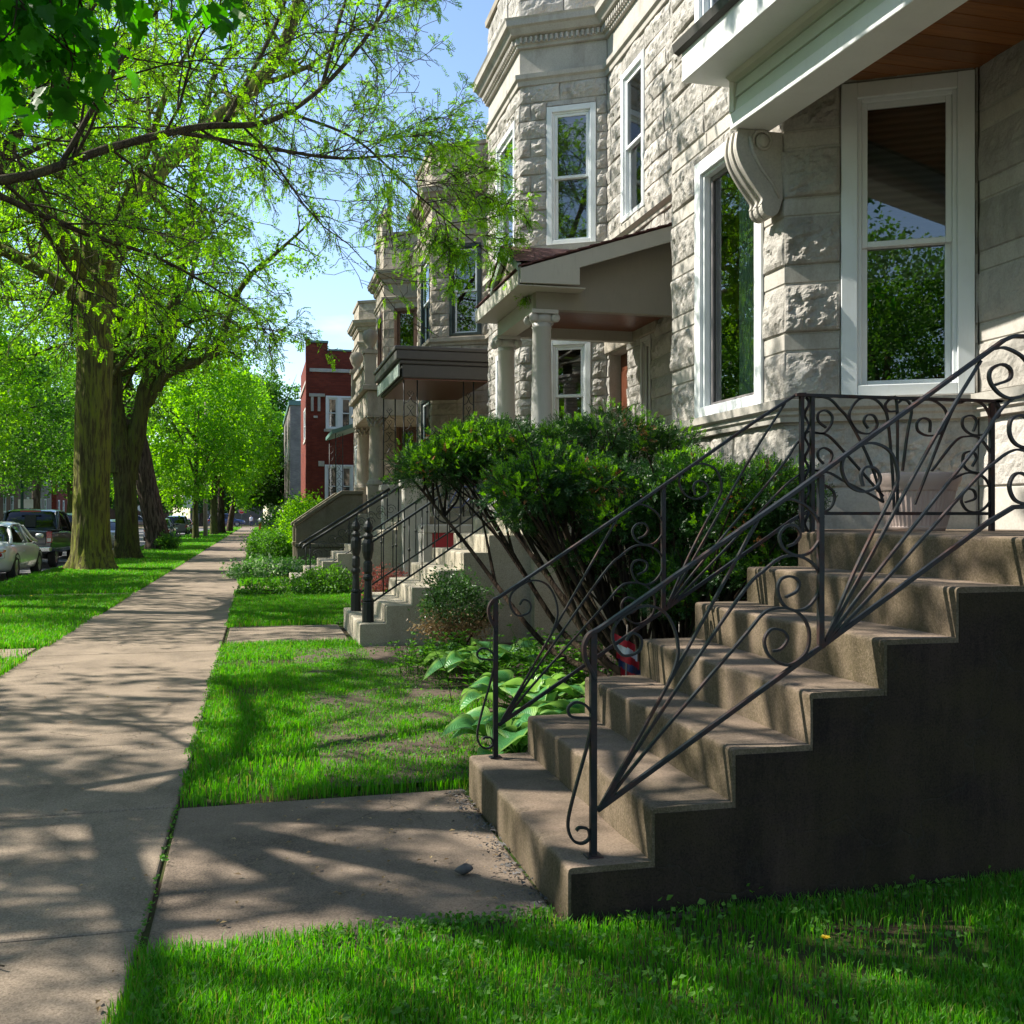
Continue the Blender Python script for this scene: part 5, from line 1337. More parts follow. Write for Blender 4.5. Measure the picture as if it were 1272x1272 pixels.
street_tree('street_tree', 'light-leaved verge tree just left of the view, its crown filling the left sky', (-5.0, 17.6, 0),
    [(-5,17.6,-.1), (-5,17.6,1.2), (-5,17.6,3), (-5,17.6,5.2)], [.24,.22,.21,.18],
    [([(-5,17.6,4.8), (-4.6,17.7,7.2), (-4.2,17.8,9.6), (-3.9,18,12)], .16, .05, 2.8, 13),
     ([(-5,17.6,4.8), (-6.2,18.2,6.8), (-7.2,19,8.8), (-7.8,19.6,10.2)], .13, .04, 2.8, 12),
     ([(-5,17.6,4.6), (-5.6,16.4,6.6), (-6.6,15.4,8.6), (-7.2,14.6,10)], .12, .04, 2.8, 12),
     ([(-5,17.6,5), (-5,19.2,7.4), (-5,20.8,9.4), (-4.8,22,11)], .12, .04, 2.8, 12),
     ([(-5,17.6,4.4), (-6.6,17.8,6.2), (-8.2,18,7.6), (-9.6,18.2,8.4)], .12, .04, 2.8, 13),
     ([(-5,17.6,4.4), (-6.2,19.4,5.8), (-7.4,21,7.0), (-8.6,22.4,7.8)], .12, .04, 2.8, 13),
     ([(-5,17.6,4.8), (-3.8,17,6.8), (-2.8,16.4,8.4), (-1.9,16,9.6)], .12, .04, 2.6, 12)],
    M['barkdark'], M['elmleaf'], 32000, .10, seed=17, spread=.15)
# locust overhanging the sidewalk near the camera (trunk left of the view)
rngl = random.Random(21); gl = np.random.default_rng(21)
LT = thing('honey_locust_tree', (-4.5, 7, 0), 'slender overhanging tree whose long thin branch with feathery leaves crosses the upper left sky', 'tree')
trunk_mesh([(-4.5,7,-.1), (-4.5,7,1), (-4.45,7.05,2.4), (-4.4,7.1,3.4), (-4.4,7.1,4.4)], [.24,.22,.2,.19,.16], 18, 1.4, .06, 3).build('trunk', M['barkdark'], LT)
bmx = MB(); tips = []; ftips = []
LOC = dict(levels=3, step=[.4,.28,.17,.11], wob=[.10,.16,.24,.3], trop=[.02,-.02,-.05,-.10], sides=[7,5,4,3], minr=.0035,
           n=[10,8,6,0], t0=[.12,.12,.1,0], ang=[.7,.75,.8,0], ratio=[.5,.5,.45,0])
vis = [([(-4.4,7.1,3.3), (-3.2,8.1,3.75), (-2.0,9.0,4.12), (-1.25,9.5,4.62), (-.55,10.0,5.05), (.1,10.5,5.35), (.66,11,5.95), (1.2,11.5,6.8), (1.6,11.9,7.6), (2.0,12.3,8.3)], .048, .012, 2.3, 18),
       ([(-.7,9.9,4.95), (.0,10.5,5.1), (.8,11.1,5.25), (1.5,11.6,5.5), (2.0,12.0,5.6), (2.45,12.3,5.5)], .022, .006, 1.5, 16),
       ([(-2.2,8.9,4.05), (-1.5,9.6,3.9), (-.9,10.2,3.85), (-.2,10.8,3.6)], .030, .008, 1.5, 9),
       ([(.3,10.6,5.5), (1.0,10.9,5.4), (1.6,11.1,5.0), (2.1,11.3,4.7), (2.5,11.4,4.45)], .016, .005, 1.1, 13),
       ([(.66,11,5.95), (.95,11.7,7.2), (1.35,12.4,8.4), (1.7,13,9.3)], .024, .007, 1.7, 14),
       ([(-.3,10.2,5.2), (.2,11,6.6), (.5,11.8,7.9), (.7,12.4,8.8)], .026, .008, 1.8, 13),
       ([(-3.4,8.0,3.7), (-2.6,9.4,5.0), (-2.0,10.6,6.3), (-1.2,11.8,7.2)], .03, .009, 2.0, 13),
       ([(-1.6,9.3,4.4), (-1.0,9.4,5.6), (-.3,9.6,6.6), (.5,9.8,7.4)], .024, .008, 1.8, 12)]
for pts, r0, r1, Ls, ns in vis:
    P = smooth_path(pts, 5); n = len(P); rr = [r0 + (r1-r0)*i/(n-1) for i in range(n)]
    bmx.tube(P, rr, 8, caps=False)
    for k in range(ns):
        t = .22 + .78*(k + rngl.random())/ns; i = min(n-2, int(t*(n-1)))
        dd = Vector(P[i+1]-P[i]).normalized(); ax = dd.orthogonal(); ax.rotate(Matrix.Rotation(rngl.uniform(0, 2*PI), 3, dd))
        grow(bmx, Vector(P[i]), dd*.75 + ax*.65, Ls*rngl.uniform(.55, 1.1)*(1.15-.5*t), max(.007, rr[i]*.45), 1, LOC, ftips, rngl)
    grow(bmx, Vector(P[-1]), Vector(P[-1]-P[-2]), Ls*.6, r1, 1, LOC, ftips, rngl)
CR = dict(LOC); CR['step'] = [.6,.45,.35,.3]; CR['n'] = [8,6,5,0]
hid = [([(-4.4,7.1,3.9), (-6,7.6,5.4), (-7.8,8.2,6.8), (-9.2,8.6,7.8)], .09, .03, 2.8, 13), ([(-4.4,7.1,3.9), (-5.4,9,5.4), (-6.6,11,6.6), (-7.8,12.8,7.6)], .09, .03, 2.8, 13), ([(-4.4,7.1,3.7), (-5.2,5.2,5.0), (-6.2,3.4,6.0), (-7.2,1.8,6.8)], .08, .03, 2.6, 12),
       ([(-4.4,7.1,4.2), (-4.5,7.2,6.5), (-4.3,7.4,9), (-4.1,7.6,11.5)], .14, .04, 3.4, 16),
       ([(-4.4,7.0,4.0), (-5.6,6.6,6), (-6.6,6.6,8), (-7.2,6.8,9.6)], .1, .03, 3.2, 13),
       ([(-4.4,7.0,3.9), (-3.9,5.6,5.8), (-3.2,4.4,7.4), (-2.4,3.6,8.6)], .1, .03, 3.0, 14),
       ([(-4.4,7.0,4.2), (-4.8,8.6,6.6), (-5,10,8.8), (-5.2,11,10.4)], .1, .03, 3.0, 13),
       ([(-4.3,7.0,4.4), (-3.0,7.2,7.0), (-1.8,7.4,9.0), (-.8,7.6,10.6)], .1, .03, 2.8, 13)]
for pts, r0, r1, Ls, ns in hid:
    P = smooth_path(pts, 5); n = len(P); rr = [r0 + (r1-r0)*i/(n-1) for i in range(n)]
    bmx.tube(P, rr, 8, caps=False)
    for k in range(ns):
        t = .25 + .75*(k + rngl.random())/ns; i = min(n-2, int(t*(n-1)))
        dd = Vector(P[i+1]-P[i]).normalized(); ax = dd.orthogonal(); ax.rotate(Matrix.Rotation(rngl.uniform(0, 2*PI), 3, dd))
        grow(bmx, Vector(P[i]), dd*.6 + ax*.8, Ls*rngl.uniform(.55, 1.1)*(1.15-.5*t), rr[i]*.42, 1, CR, tips, rngl)
bmx.build('branches', M['twig'], LT, fix=False)
print('locust tips', len(ftips), len(tips))
def comp_set(tips, n, L0, cull=None, **k):
    T = np.array([t[0] for t in tips]); D = np.array([t[1] for t in tips])
    if cull is not None:
        ok = fbm(T*np.array([.9, .9, .35]) + 5, 2) > cull; T, D = T[ok], D[ok]
    i = gl.integers(0, len(T), n)
    d = D[i]*.8 + gl.normal(size=(n, 3))*.55
    return compound(T[i] + gl.normal(size=(n, 3))*.012, d, gl.uniform(.7, 1.15, n)*L0, rng=gl, **k)
V1, F1 = comp_set(ftips, NF_LOC, .115, npair=7, lw=.0075, ll=.026)
V2, F2 = comp_set(tips, NH_LOC, .15, cull=-.14, npair=7, lw=.0115, ll=.037)
npmesh('crown', np.concatenate([V1, V2]), [np.concatenate([F1, F2 + len(V1)])], M['locustleaf'], LT)

# maple whose dark leaves hang into the top left corner
MT = thing('maple_tree', (-4.6, -1.2, 0), 'tree with large dark green lobed leaves hanging into the top left corner', 'tree')
trunk_mesh([(-4.6,-1.2,-.1), (-4.6,-1.2,1.5), (-4.55,-1.2,3.2), (-4.5,-1.1,4.6)], [.25,.22,.2,.17], 16, 1.4, .06, 5).build('trunk', M['barkdark'], MT)
mbr = MB(); mt = []; mh = []
MP = dict(LOC); MP['step'] = [.4,.3,.22,.2]; MP['n'] = [7,5,4,0]; MP['trop'] = [0,-.02,-.04,-.05]
for pts, r0, r1 in (([(-4.5,-1.1,3.7), (-3.2,1.0,4.05), (-2.0,2.9,3.95), (-1.05,3.9,3.72), (-.7,4.25,3.56)], .05, .009), ([(-2.2,2.6,3.95), (-1.3,3.8,3.62), (-.8,4.25,3.40)], .026, .007), ([(-2.1,2.8,3.95), (-1.0,3.6,3.8), (-.1,4.15,3.58)], .026, .007)):
    P = smooth_path(pts, 5); n = len(P); mbr.tube(P, [r0 + (r1-r0)*i/(n-1) for i in range(n)], 7, caps=False)
    for k in range(9):
        t = .62 + .38*(k + rngl.random())/9; i = min(n-2, int(t*(n-1))); dd = Vector(P[i+1]-P[i]).normalized(); ax = dd.orthogonal(); ax.rotate(Matrix.Rotation(rngl.uniform(0, 2*PI), 3, dd))
        grow(mbr, Vector(P[i]), dd*.7 + ax*.7, .55*rngl.uniform(.6, 1.1), .008, 2, MP, mt, rngl)
for pts in ([(-4.5,-1.1,4.4), (-4.3,-1,7), (-4.2,-1.2,10)], [(-4.5,-1.1,4.2), (-2.8,-1.4,6.5), (-1.2,-1.8,8)], [(-4.5,-1.1,4.2), (-5.8,.6,6.5), (-6.6,2.2,8.2)], [(-4.5,-1.1,4.2), (-5.6,-2.8,6.5), (-6.4,-4,8)], [(-4.4,-1,4.3), (-3.2,1.2,7), (-2.4,2.8,9)]):
    P = smooth_path(pts, 5); n = len(P); mbr.tube(P, [.11 - .08*i/(n-1) for i in range(n)], 7, caps=False)
    for k in range(9):
        t = .3 + .7*(k + rngl.random())/9; i = min(n-2, int(t*(n-1))); dd = Vector(P[i+1]-P[i]).normalized(); ax = dd.orthogonal(); ax.rotate(Matrix.Rotation(rngl.uniform(0, 2*PI), 3, dd))
        grow(mbr, Vector(P[i]), dd*.5 + ax*.9, 2.4*rngl.uniform(.6, 1.1), .03, 1, CR, mh, rngl)
mbr.build('branches', M['twig'], MT, fix=False)
OUT = [(0,0), (.10,.02), (.30,-.03), (.34,.10), (.50,.22), (.38,.30), (.42,.42), (.24,.44), (.17,.62), (.20,.72), (.09,.78), (0,1.0)]
OUT = OUT + [(-x, y) for x, y in OUT[-2:0:-1]]
def maple_leaves(pos, d, size, rng):
    n = len(pos); d = unit(d); r = rng.normal(size=(n, 3))*.45; r[:, 2] += 1
    s = unit(np.cross(d, r)); nn = np.cross(s, d); k = len(OUT)
    O = np.array([(0, .38)] + OUT); z = -.22*np.abs(O[:, 0])**1.5 - .12*O[:, 1]**2
    V = pos[:, None] + size[:, None, None]*(s[:, None]*O[None, :, :1] + d[:, None]*O[None, :, 1:] + nn[:, None]*z[None, :, None])
    F = np.array([(0, 1+i, 1+(i+1) % k) for i in range(k)])
    return V.reshape(-1, 3), (np.arange(n)[:, None, None]*(k+1) + F[None]).reshape(-1, 3)
T = np.array([t[0] for t in mt]); D = np.array([t[1] for t in mt]); n = 640; i = gl.integers(0, len(T), n)
d = D[i]*.5 + gl.normal(size=(n, 3))*.5; d[:, 2] -= .55
V, F = maple_leaves(T[i] + gl.normal(size=(n, 3))*.05, d, gl.uniform(.07, .125, n), gl)
npmesh('foliage', V, [F], M['mapledark'], MT)
pos, d = tufts(mh, 10000, .14, gl); leaf_obj('crown', pos, d, gl.uniform(.10, .17, len(pos)), M['mapledark'], MT, rng=gl, wid=.8)

# reusable crowns for trees farther off ------------------------------------------------
def crown_cloud(c, r, ncl, per, lsize, rng, shell=.55, cl=.5, low=-.8, squash=.75):
    """clumps of leaves spread through an uneven ellipsoid"""
    u = unit(rng.normal(size=(ncl, 3))); u = u[u[:, 2] > low]
    k = rng.uniform(0, 1, len(u))**.45*(1-shell) + shell; k = np.clip(k, 0, 1)
    lump = 1 + .55*fbm(u*2.2 + c[0]*.37, 3)
    C_ = np.array(c) + u*np.array(r)*(k*lump)[:, None]
    w = rng.uniform(.6, 1.25, len(C_))*cl
    pos = np.repeat(C_, per, 0) + rng.normal(size=(len(C_)*per, 3))*np.repeat(w, per)[:, None]*np.array([1, 1, squash])*.5
    d = np.repeat(u, per, 0)*.5 + rng.normal(size=pos.shape)*.7; d[:, 2] -= .15
    return pos, d, lsize*rng.uniform(.7, 1.3, len(pos))

def far_tree(label, base, th, tr, crown, mat, bark_, seed, nlimb=7, ncl=260, per=55, lsize=.2, group=None, cl=.85, name='street_tree', lean=0):
    rng = random.Random(seed); g = np.random.default_rng(seed)
    T_ = thing(name, base, label, 'tree', group)
    bx_, by_ = base[0], base[1]; c = (bx_ + crown[0], by_ + crown[1], crown[2]); r = crown[3:]
    pts = [(bx_, by_, -.1), (bx_ + lean*.3, by_, th*.5), (bx_ + lean*.6, by_, th), (c[0], c[1], c[2] + r[2]*.2)]
    trunk_mesh(pts, [tr, tr*.9, tr*.8, tr*.25], 12, 1.35, .07, seed, 4).build('trunk', bark_, T_)
    m = MB()
    for k in range(nlimb):
        a = 2*PI*k/nlimb + rng.uniform(-.3, .3); z0 = th + (c[2]-th)*rng.uniform(0, .9)
        e = (c[0] + math.cos(a)*r[0]*.8, c[1] + math.sin(a)*r[1]*.8, c[2] + r[2]*rng.uniform(-.35, .75))
        s_ = Vector((bx_ + lean*.6, by_, z0)); e = Vector(e); mid = s_.lerp(e, .45) + Vector((0, 0, .08*r[2]))
        m.tube(smooth_path([s_, mid, e], 4), [tr*.45*(1-.8*i/8) for i in range(9)], 6, caps=False)
        for q in range(3):
            t = rng.uniform(.35, .95); p = s_.lerp(e, t); m.tube([p, p + Vector((rng.gauss(0, 1), rng.gauss(0, 1), rng.gauss(.3, .7)))*r[0]*.3], [tr*.14, .01], 4, caps=False)
    m.build('limbs', bark_, T_, fix=False)
    pos, d, s = crown_cloud(c, r, ncl, per, lsize, g, cl=cl)
    leaf_obj('crown', pos, d, s, mat, T_, rng=g, wid=.7)
    return T_
GV = 'young street trees farther along the verge'
far_tree('slim young maple with a full bright green crown, in the middle distance of the verge', (-3.88, 68.9, 0), 2.3, .2, (.2, 0, 7.2, 3.7, 3.7, 5.4), M['mapleleaf'], M['barkmoss2'], 31, ncl=400, per=60, lsize=.22, group=GV, cl=.72)
far_tree('bright green street tree just past the slim young maple, beside the pale utility pole', (-3.35, 84, 0), 3, .3, (.3, 0, 7.8, 4.2, 4.5, 4.8), M['mapleleaf'], M['barkmoss2'], 32, ncl=300, lsize=.27, group=GV)
far_tree('dark-trunked street tree on the verge, second last before the cross street', (-3.1, 93, 0), 3.2, .34, (0, 0, 8.4, 4.3, 4.5, 5), M['midleaf'], M['barkdark'], 33, ncl=260, lsize=.28, group=GV)
far_tree('last dark-trunked street tree on the verge, leaning a little right before the stop sign', (-2.7, 103, 0), 3.4, .3, (.7, 0, 9, 4.5, 4.5, 5.5), M['mapleleaf'], M['barkdark'], 34, ncl=260, lsize=.3, group=GV, lean=.8)
far_tree('low dark green tree over the sidewalk, left of the brick house', (2.6, 100, 0), 2.2, .3, (-.6, 0, 4.4, 3.6, 4, 3.2), M['darkleaf'], M['barkdark'], 35, ncl=300, lsize=.27)
far_tree('tall mid green tree rising behind the bright maples against the sky', (1.6, 122, 0), 5, .45, (-1.6, 0, 12.0, 4.8, 5, 6.2), M['midleaf'], M['barkdark'], 36, ncl=380, per=60, lsize=.34)
t0 = far_tree('big shade tree across the street, closest to the green lamp pole', (-15.6, 41, 0), 3.4, .38, (.8, 0, 7.6, 5.2, 5.4, 5.2), M['midleaf'], M['barkmoss2'], 41, ncl=520, per=60, lsize=.2, group='shade trees across the street')
def again(o, loc, rz, s, label, group=None):
    c = copy_tree(o); c.location = loc; c.rotation_euler = (0, 0, rz); c.scale = (s, s, s); c['label'] = label
    if group: c['group'] = group
    return c
GA = 'shade trees across the street'
t1 = far_tree('fresh yellow-green tree across the street, behind the mossy trunk', (-15.8, 53, 0), 3.0, .33, (.6, 0, 8.2, 4.8, 5, 5.6), M['mapleleaf'], M['barkdark'], 42, ncl=420, per=55, lsize=.2, group=GA)
again(t0, (-15.9, 66, 0), 2.1, 1.05, 'shade tree across the street before the grey brick house', GA)
again(t1, (-15.5, 80, 0), 1.2, 1.1, 'yellow-green tree across the street past the grey brick house', GA)
again(t0, (-15.8, 96, 0), 4.0, 1.1, 'shade tree across the street by the tan brick house at the far end', GA)
again(t1, (-15.8, 116, 0), 3.0, 1.15, 'last yellow-green tree across the street, before the corner', GA)
again(t0, (-15.6, 26, 0), 1.0, .95, 'shade tree across the street in front of the nearest tan house', GA)
again(t1, (-15.9, 12, 0), 5.0, 1.0, 'yellow-green tree across the street, level with the limestone steps', GA)
again(t0, (-15.6, -4, 0), 3.6, 1.0, 'shade tree across the street, behind the camera', GA)
again(t0, (-15.2, -33, 0), .6, 1.12, 'shade tree across the street, well behind the camera', 'trees behind the camera')
again(t1, (-4.8, -42, 0), 2.6, 1.15, 'yellow-green tree on the near verge, far behind the camera', 'trees behind the camera')
again(t1, (-21, -38, 0), 1.6, 1.2, 'yellow-green tree in a yard across the street, behind the camera', 'trees behind the camera')
again(t0, (-10.5, -52, 0), 3.6, 1.25, 'shade tree farthest behind the camera, over the road', 'trees behind the camera')
t2 = far_tree('large dark tree on the far side of the cross street, right of the stop signs', (3, 176, 0), 3, .5, (0, 0, 8, 6.5, 5, 7), M['darkleaf'], M['barkdark'], 51, ncl=300, per=45, lsize=.45, group='trees beyond the cross street', cl=1.3)
for k, (x, yy, s, lab) in enumerate(((-9, 178, .95, 'dark tree beyond the cross street, above the blue van'), (-20, 180, 1.0, 'dark tree beyond the cross street, behind the parked sedans'), (-31, 179, 1.05, 'dark tree beyond the cross street, left of the one behind the sedans'),
        (-43, 184, 1.1, 'dark tree beyond the cross street, seen between the mossy trunks'), (-56, 186, 1.1, 'dark tree beyond the cross street, farthest left'), (14, 181, 1.0, 'dark tree beyond the cross street, behind the grey block'))):
    again(t2, (x, yy, 0), k*1.3, s, lab, 'trees beyond the cross street')

# ---------------- yew by the steps
YW = thing('yew_shrub', (2.75, 6.5, 0), 'wide cloud-pruned dark yew with bare dark stems, between the brown steps and the second house', 'shrub')
PADS = []
rp_ = random.Random(3)
for pts_, a_, c_, m_ in ((((1.62,8.6,1.92), (1.95,8.6,1.98), (1.56,8.6,1.80), (1.8,8.7,1.97), (2.2,8.5,1.98), (2.6,8.5,2.0), (2.95,8.4,2.01), (3.3,8.3,1.98)), .30, .15, 2),
        (((1.76,7.0,1.66), (2.05,6.9,1.69), (2.41,6.8,1.66), (2.69,6.6,1.60), (2.91,6.3,1.57), (3.05,6.0,1.53), (3.15,5.8,1.48)), .25, .13, 2),
        (((1.98,7.0,1.45), (2.35,6.8,1.42), (2.69,6.6,1.38), (2.9,6.3,1.34), (3.02,6.0,1.33), (3.12,5.8,1.33)), .22, .13, 2),
        (((2.3,6.8,1.16), (2.63,6.6,1.08), (2.85,6.3,1.03), (2.98,6.0,1.05), (3.05,5.8,1.1), (2.75,6.1,.85)), .2, .11, 2)):
    for x, y, z in pts_:
        for q in range(m_):
            PADS.append((x + rp_.gauss(0, .09), y + rp_.gauss(0, .14), z + rp_.gauss(0, .05), a_*rp_.uniform(.8, 1.15), a_*1.2*rp_.uniform(.8, 1.15), c_*rp_.uniform(.75, 1.15)))
yb = MB(); ry = random.Random(5)
for k, (x, y, z, a, b, c) in enumerate(PADS):
    s0 = Vector((2.72 + ry.uniform(-.12, .12), 6.5 + ry.uniform(-.1, .1), -.05)); e = Vector((x, y, z-c*.3))
    for q in range(1):
        e2 = e + Vector((ry.gauss(0, a*.3), ry.gauss(0, b*.3), 0)); md = s0.lerp(e2, .45) + Vector((ry.gauss(0, .07), ry.gauss(0, .07), -.12 + ry.gauss(0, .05)))
        P = smooth_path([s0, s0.lerp(md, .5) + Vector((ry.gauss(0, .03), 0, .05)), md, md.lerp(e2, .55) + Vector((0, 0, .02)), e2], 5); n = len(P)
        yb.tube(P, [.034*(1-.75*i/n) for i in range(n)], 7, caps=False)
        for j in range(7):
            i = ry.randint(n//2, n-1); p = Vector(P[i]); tgt = Vector((x + ry.gauss(0, a*.55), y + ry.gauss(0, b*.55), z + ry.gauss(.1, c*.4)))
            m_ = p.lerp(tgt, .5) + Vector((ry.gauss(0, .04), ry.gauss(0, .04), ry.gauss(0, .03)))
            yb.tube([p, m_, tgt], [.014, .009, .004], 4, caps=False)
yb.build('stems', M['yewbark'], YW, fix=False)
def shoots(pads, per_area, L, npair, nl, nw, rng, up=.35, patchy=None):
    P, D = [], []
    for (x, y, z, a, b, c) in pads:
        n = int(per_area*(a*b + a*c + b*c)); u = unit(rng.normal(size=(n, 3))); u = u[(u[:, 2] > -.55) | (rng.random(len(u)) < .35)]
        k = 1 + rng.normal(-.08, .17, len(u)); lump = 1 + .55*fbm(u*2.6 + x*3 + y, 3)
        P.append(np.array((x, y, z)) + u*np.array((a, b, c))*(k*lump)[:, None]); D.append(u + np.array((0, 0, up)) + rng.normal(size=u.shape)*.45)
    P = np.concatenate(P); D = unit(np.concatenate(D))
    if patchy is not None:
        k = fbm(P*4.5 + 7, 2) > patchy; P, D = P[k], D[k]
    n = len(P)
    r = rng.normal(size=(n, 3))*.6; r[:, 2] += .8; s = unit(np.cross(D, r)); nn = np.cross(s, D); A, B_ = [], []
    Ls = L*rng.uniform(.7, 1.3, n)
    for k in range(npair):
        t = (k+.5)/npair; c = P + D*(Ls*t)[:, None] - nn*(Ls*.15*t*t)[:, None]
        for sg in (1, -1):
            A.append(c); B_.append(s*sg*.8 + D*.65 + nn*rng.uniform(-.15, .35, (n, 1)))
    A = np.concatenate(A); B_ = unit(np.concatenate(B_)); w_ = unit(np.cross(B_, rng.normal(size=A.shape)*.5 + np.tile(nn, (2*npair, 1))))
    ln = nl*rng.uniform(.75, 1.2, (len(A), 1)); V = np.stack([A, A + B_*ln*.4 + w_*nw, A + B_*ln, A + B_*ln*.4 - w_*nw], 1)
    return V.reshape(-1, 3), np.arange(4*len(A)).reshape(-1, 4)
gy = np.random.default_rng(8)
V, F = shoots(PADS, 3600, .075, 8, .024, .0032, gy, up=.15); npmesh('needles', V, [F], M['yew'], YW)
V, F = shoots([(x, y, z+.03, a*1.02, b*1.02, c*1.05) for x, y, z, a, b, c in PADS], 2600, .05, 7, .022, .0036, gy, up=1.1, patchy=.04); npmesh('new_shoots', V, [F], M['yewtip'], YW)
V, F = shoots(PADS, 900, .06, 6, .026, .0045, gy, patchy=.42); npmesh('dry_shoots', V, [F], M['brownleaf'], YW)

# ---------------- small plants in the beds
def bush(name, label, cat, c, r, ncl, per, ls, mat, seed, cl=.2, stems=14, mat2=None, f2=.0, group=None, wid=.55):
    g = np.random.default_rng(seed); rr = random.Random(seed)
    T_ = thing(name, (c[0], c[1], 0), label, cat, group)
    m = MB()
    for k in range(stems):
        e = Vector((c[0] + rr.gauss(0, r[0]*.5), c[1] + rr.gauss(0, r[1]*.5), c[2] + rr.uniform(-.3, .7)*r[2]))
        s_ = Vector((c[0] + rr.gauss(0, .05), c[1] + rr.gauss(0, .05), -.02)); m.tube([s_, s_.lerp(e, .5) + Vector((rr.gauss(0, .03), rr.gauss(0, .03), .03)), e], [.012, .008, .003], 4, caps=False)
    m.build('stems', M['yewbark'], T_, fix=False)
    pos, d, s = crown_cloud(c, r, ncl, per, ls, g, .45, cl, -.95); ok = pos[:, 2] > .01; pos, d, s = pos[ok], d[ok], s[ok]
    if mat2:
        lo = (pos[:, 2] < c[2] - r[2]*.1 + g.normal(size=len(pos))*.06)
        leaf_obj('dry_leaves', pos[lo], d[lo], s[lo], mat2, T_, rng=g, wid=wid); pos, d, s = pos[~lo], d[~lo], s[~lo]
    leaf_obj('leaves', pos, d, s, mat, T_, rng=g, wid=wid)
    return T_
bush('boxwood_shrub', 'small upright boxwood, glossy green above and dried tan below, beside the pale grey steps', 'shrub', (2.02, 10.55, .42), (.36, .34, .42), 170, 40, .035, M['box'], 61, .12, 20, M['drybox'])
bush('garden_shrub', 'pinkish red leaved shrub behind the balusters of the pale grey steps', 'shrub', (1.9, 15.6, .3), (.4, .4, .32), 90, 30, .05, M['redleaf'], 62, .15)
bush('garden_shrub', 'loose bright green shrub climbing toward the brick house, above the raking stone cheek', 'shrub', (1.75, 36.5, 1.15), (.95, 1.6, .95), 160, 40, .11, M['mapleleaf'], 63, .4)
bush('garden_shrub', 'broad leafy green clump at the sidewalk edge before the raking stone steps', 'shrub', (.5, 37.5, .42), (.75, 2.2, .5), 160, 40, .10, M['weed'], 64, .3)
bush('garden_shrub', 'rounded yellow-green conifer-like shrub far along the sidewalk', 'shrub', (.7, 47, .8), (.5, .6, .95), 90, 40, .12, M['yew'], 65, .3)
bush('garden_shrub', 'yellow-tipped shrub beside the rounded far shrub', 'shrub', (1.2, 46, .55), (.4, .5, .55), 70, 30, .11, M['yellow'], 66, .3)
bush('garden_shrub', 'tall loose green shrub at the corner of the red brick house', 'shrub', (1.5, 44, 1.0), (.8, 1.2, 1.0), 120, 40, .13, M['weed'], 67, .4)
bush('ground_cover', 'row of pale green and white leaved ground cover before the weathered steps', 'plant', (.35, 24.6, .16), (.95, .75, .24), 170, 36, .08, M['whiteflower'], 68, .2)
bush('ground_cover', 'low green ground cover along the edge of the second lawn', 'plant', (.7, 18.9, .1), (1.0, .45, .2), 120, 34, .06, M['weed'], 69, .16)
bush('garden_shrub', 'weedy leafy green growth at the foot of the leaning dark trunk', 'plant', (-3.7, 46.2, .25), (.5, .4, .35), 60, 30, .1, M['weed'], 70, .2)
bush('garden_shrub', 'green herb clump beside the weathered steps with a few orange flowers near it', 'plant', (1.3, 19.2, .2), (.5, .4, .28), 90, 34, .06, M['midleaf'], 71, .15)

def hosta(label, c, R_, n, seed, lsz):
    rr = random.Random(seed)
    T_ = thing('hosta_plant', (c[0], c[1], 0), label, 'plant', 'hostas behind the brown steps')
    vs, fs, uv = [], [], []; st = MB()
    for k in range(n):
        a = 2*PI*k*.382 + rr.uniform(-.3, .3); t = (k+.5)/n; el = rr.uniform(.15, .5) + (1-t)*.7
        base = Vector((c[0], c[1], .02)); d = Vector((math.cos(a)*math.cos(el), math.sin(a)*math.cos(el), math.sin(el)))
        p0 = base + d*R_*(.25 + .5*t) ; st.tube([base, base.lerp(p0, .5) + Vector((0, 0, .03)), p0], [.007, .006, .004], 5, caps=False)
        L = lsz*rr.uniform(.75, 1.15); W = L*.40; sd2 = d.cross(Vector((0, 0, 1))).normalized(); up = sd2.cross(d).normalized()
        roll = rr.uniform(-.35, .35); sd2.rotate(Matrix.Rotation(roll, 3, d)); up.rotate(Matrix.Rotation(roll, 3, d))
        b0 = len(vs); nu, nv = 8, 10
        for j in range(nv+1):
            v = j/nv; wdt = W*(math.sin(PI*min(1, v*.93 + .06))**.75)*(1.15 - .35*v)
            cx = p0 + d*(L*v) + Vector((0, 0, -1))*(L*.55*v*v) + up*L*.08*math.sin(PI*v)
            for i in range(nu+1):
                u = -1 + 2*i/nu; q = cx + sd2*(u*wdt) + up*(abs(u)**1.5*wdt*.32 + .006*math.sin(v*9 + u*5))
                vs.append(tuple(q)); uv.append((max(abs(u), (v-.45)*1.5 if v > .5 else 0), v))
        for j in range(nv):
            for i in range(nu): fs.append((b0+j*(nu+1)+i, b0+j*(nu+1)+i+1, b0+(j+1)*(nu+1)+i+1, b0+(j+1)*(nu+1)+i))
    st.build('stalks', M['weed'], T_, fix=False)
    m = MB(); m.add(vs, fs, True); o = m.build('leaves', M['hosta'], T_, fix=False)
    ul = o.data.uv_layers.new(name='UVMap'); li = np.zeros(len(o.data.loops), np.int32); o.data.loops.foreach_get('vertex_index', li)
    ul.data.foreach_set('uv', np.array(uv, np.float32)[li].ravel())
hosta('broad-leaved hosta closest to the bottom brown step', (1.46, 5.7, 0), .42, 30, 1, .28)
hosta('hosta with the largest pale-rimmed leaves, against the side of the brown steps', (1.92, 5.85, 0), .5, 32, 2, .31)
hosta('hosta behind the far handrail, under the yew stems', (1.8, 6.8, 0), .5, 30, 3, .30)
hosta('hosta in front of the dried boxwood', (1.95, 8.4, 0), .54, 36, 4, .33)
hosta('hosta with smaller leaves at the left end of the bed, near the boxwood', (1.7, 9.5, 0), .32, 22, 5, .2)
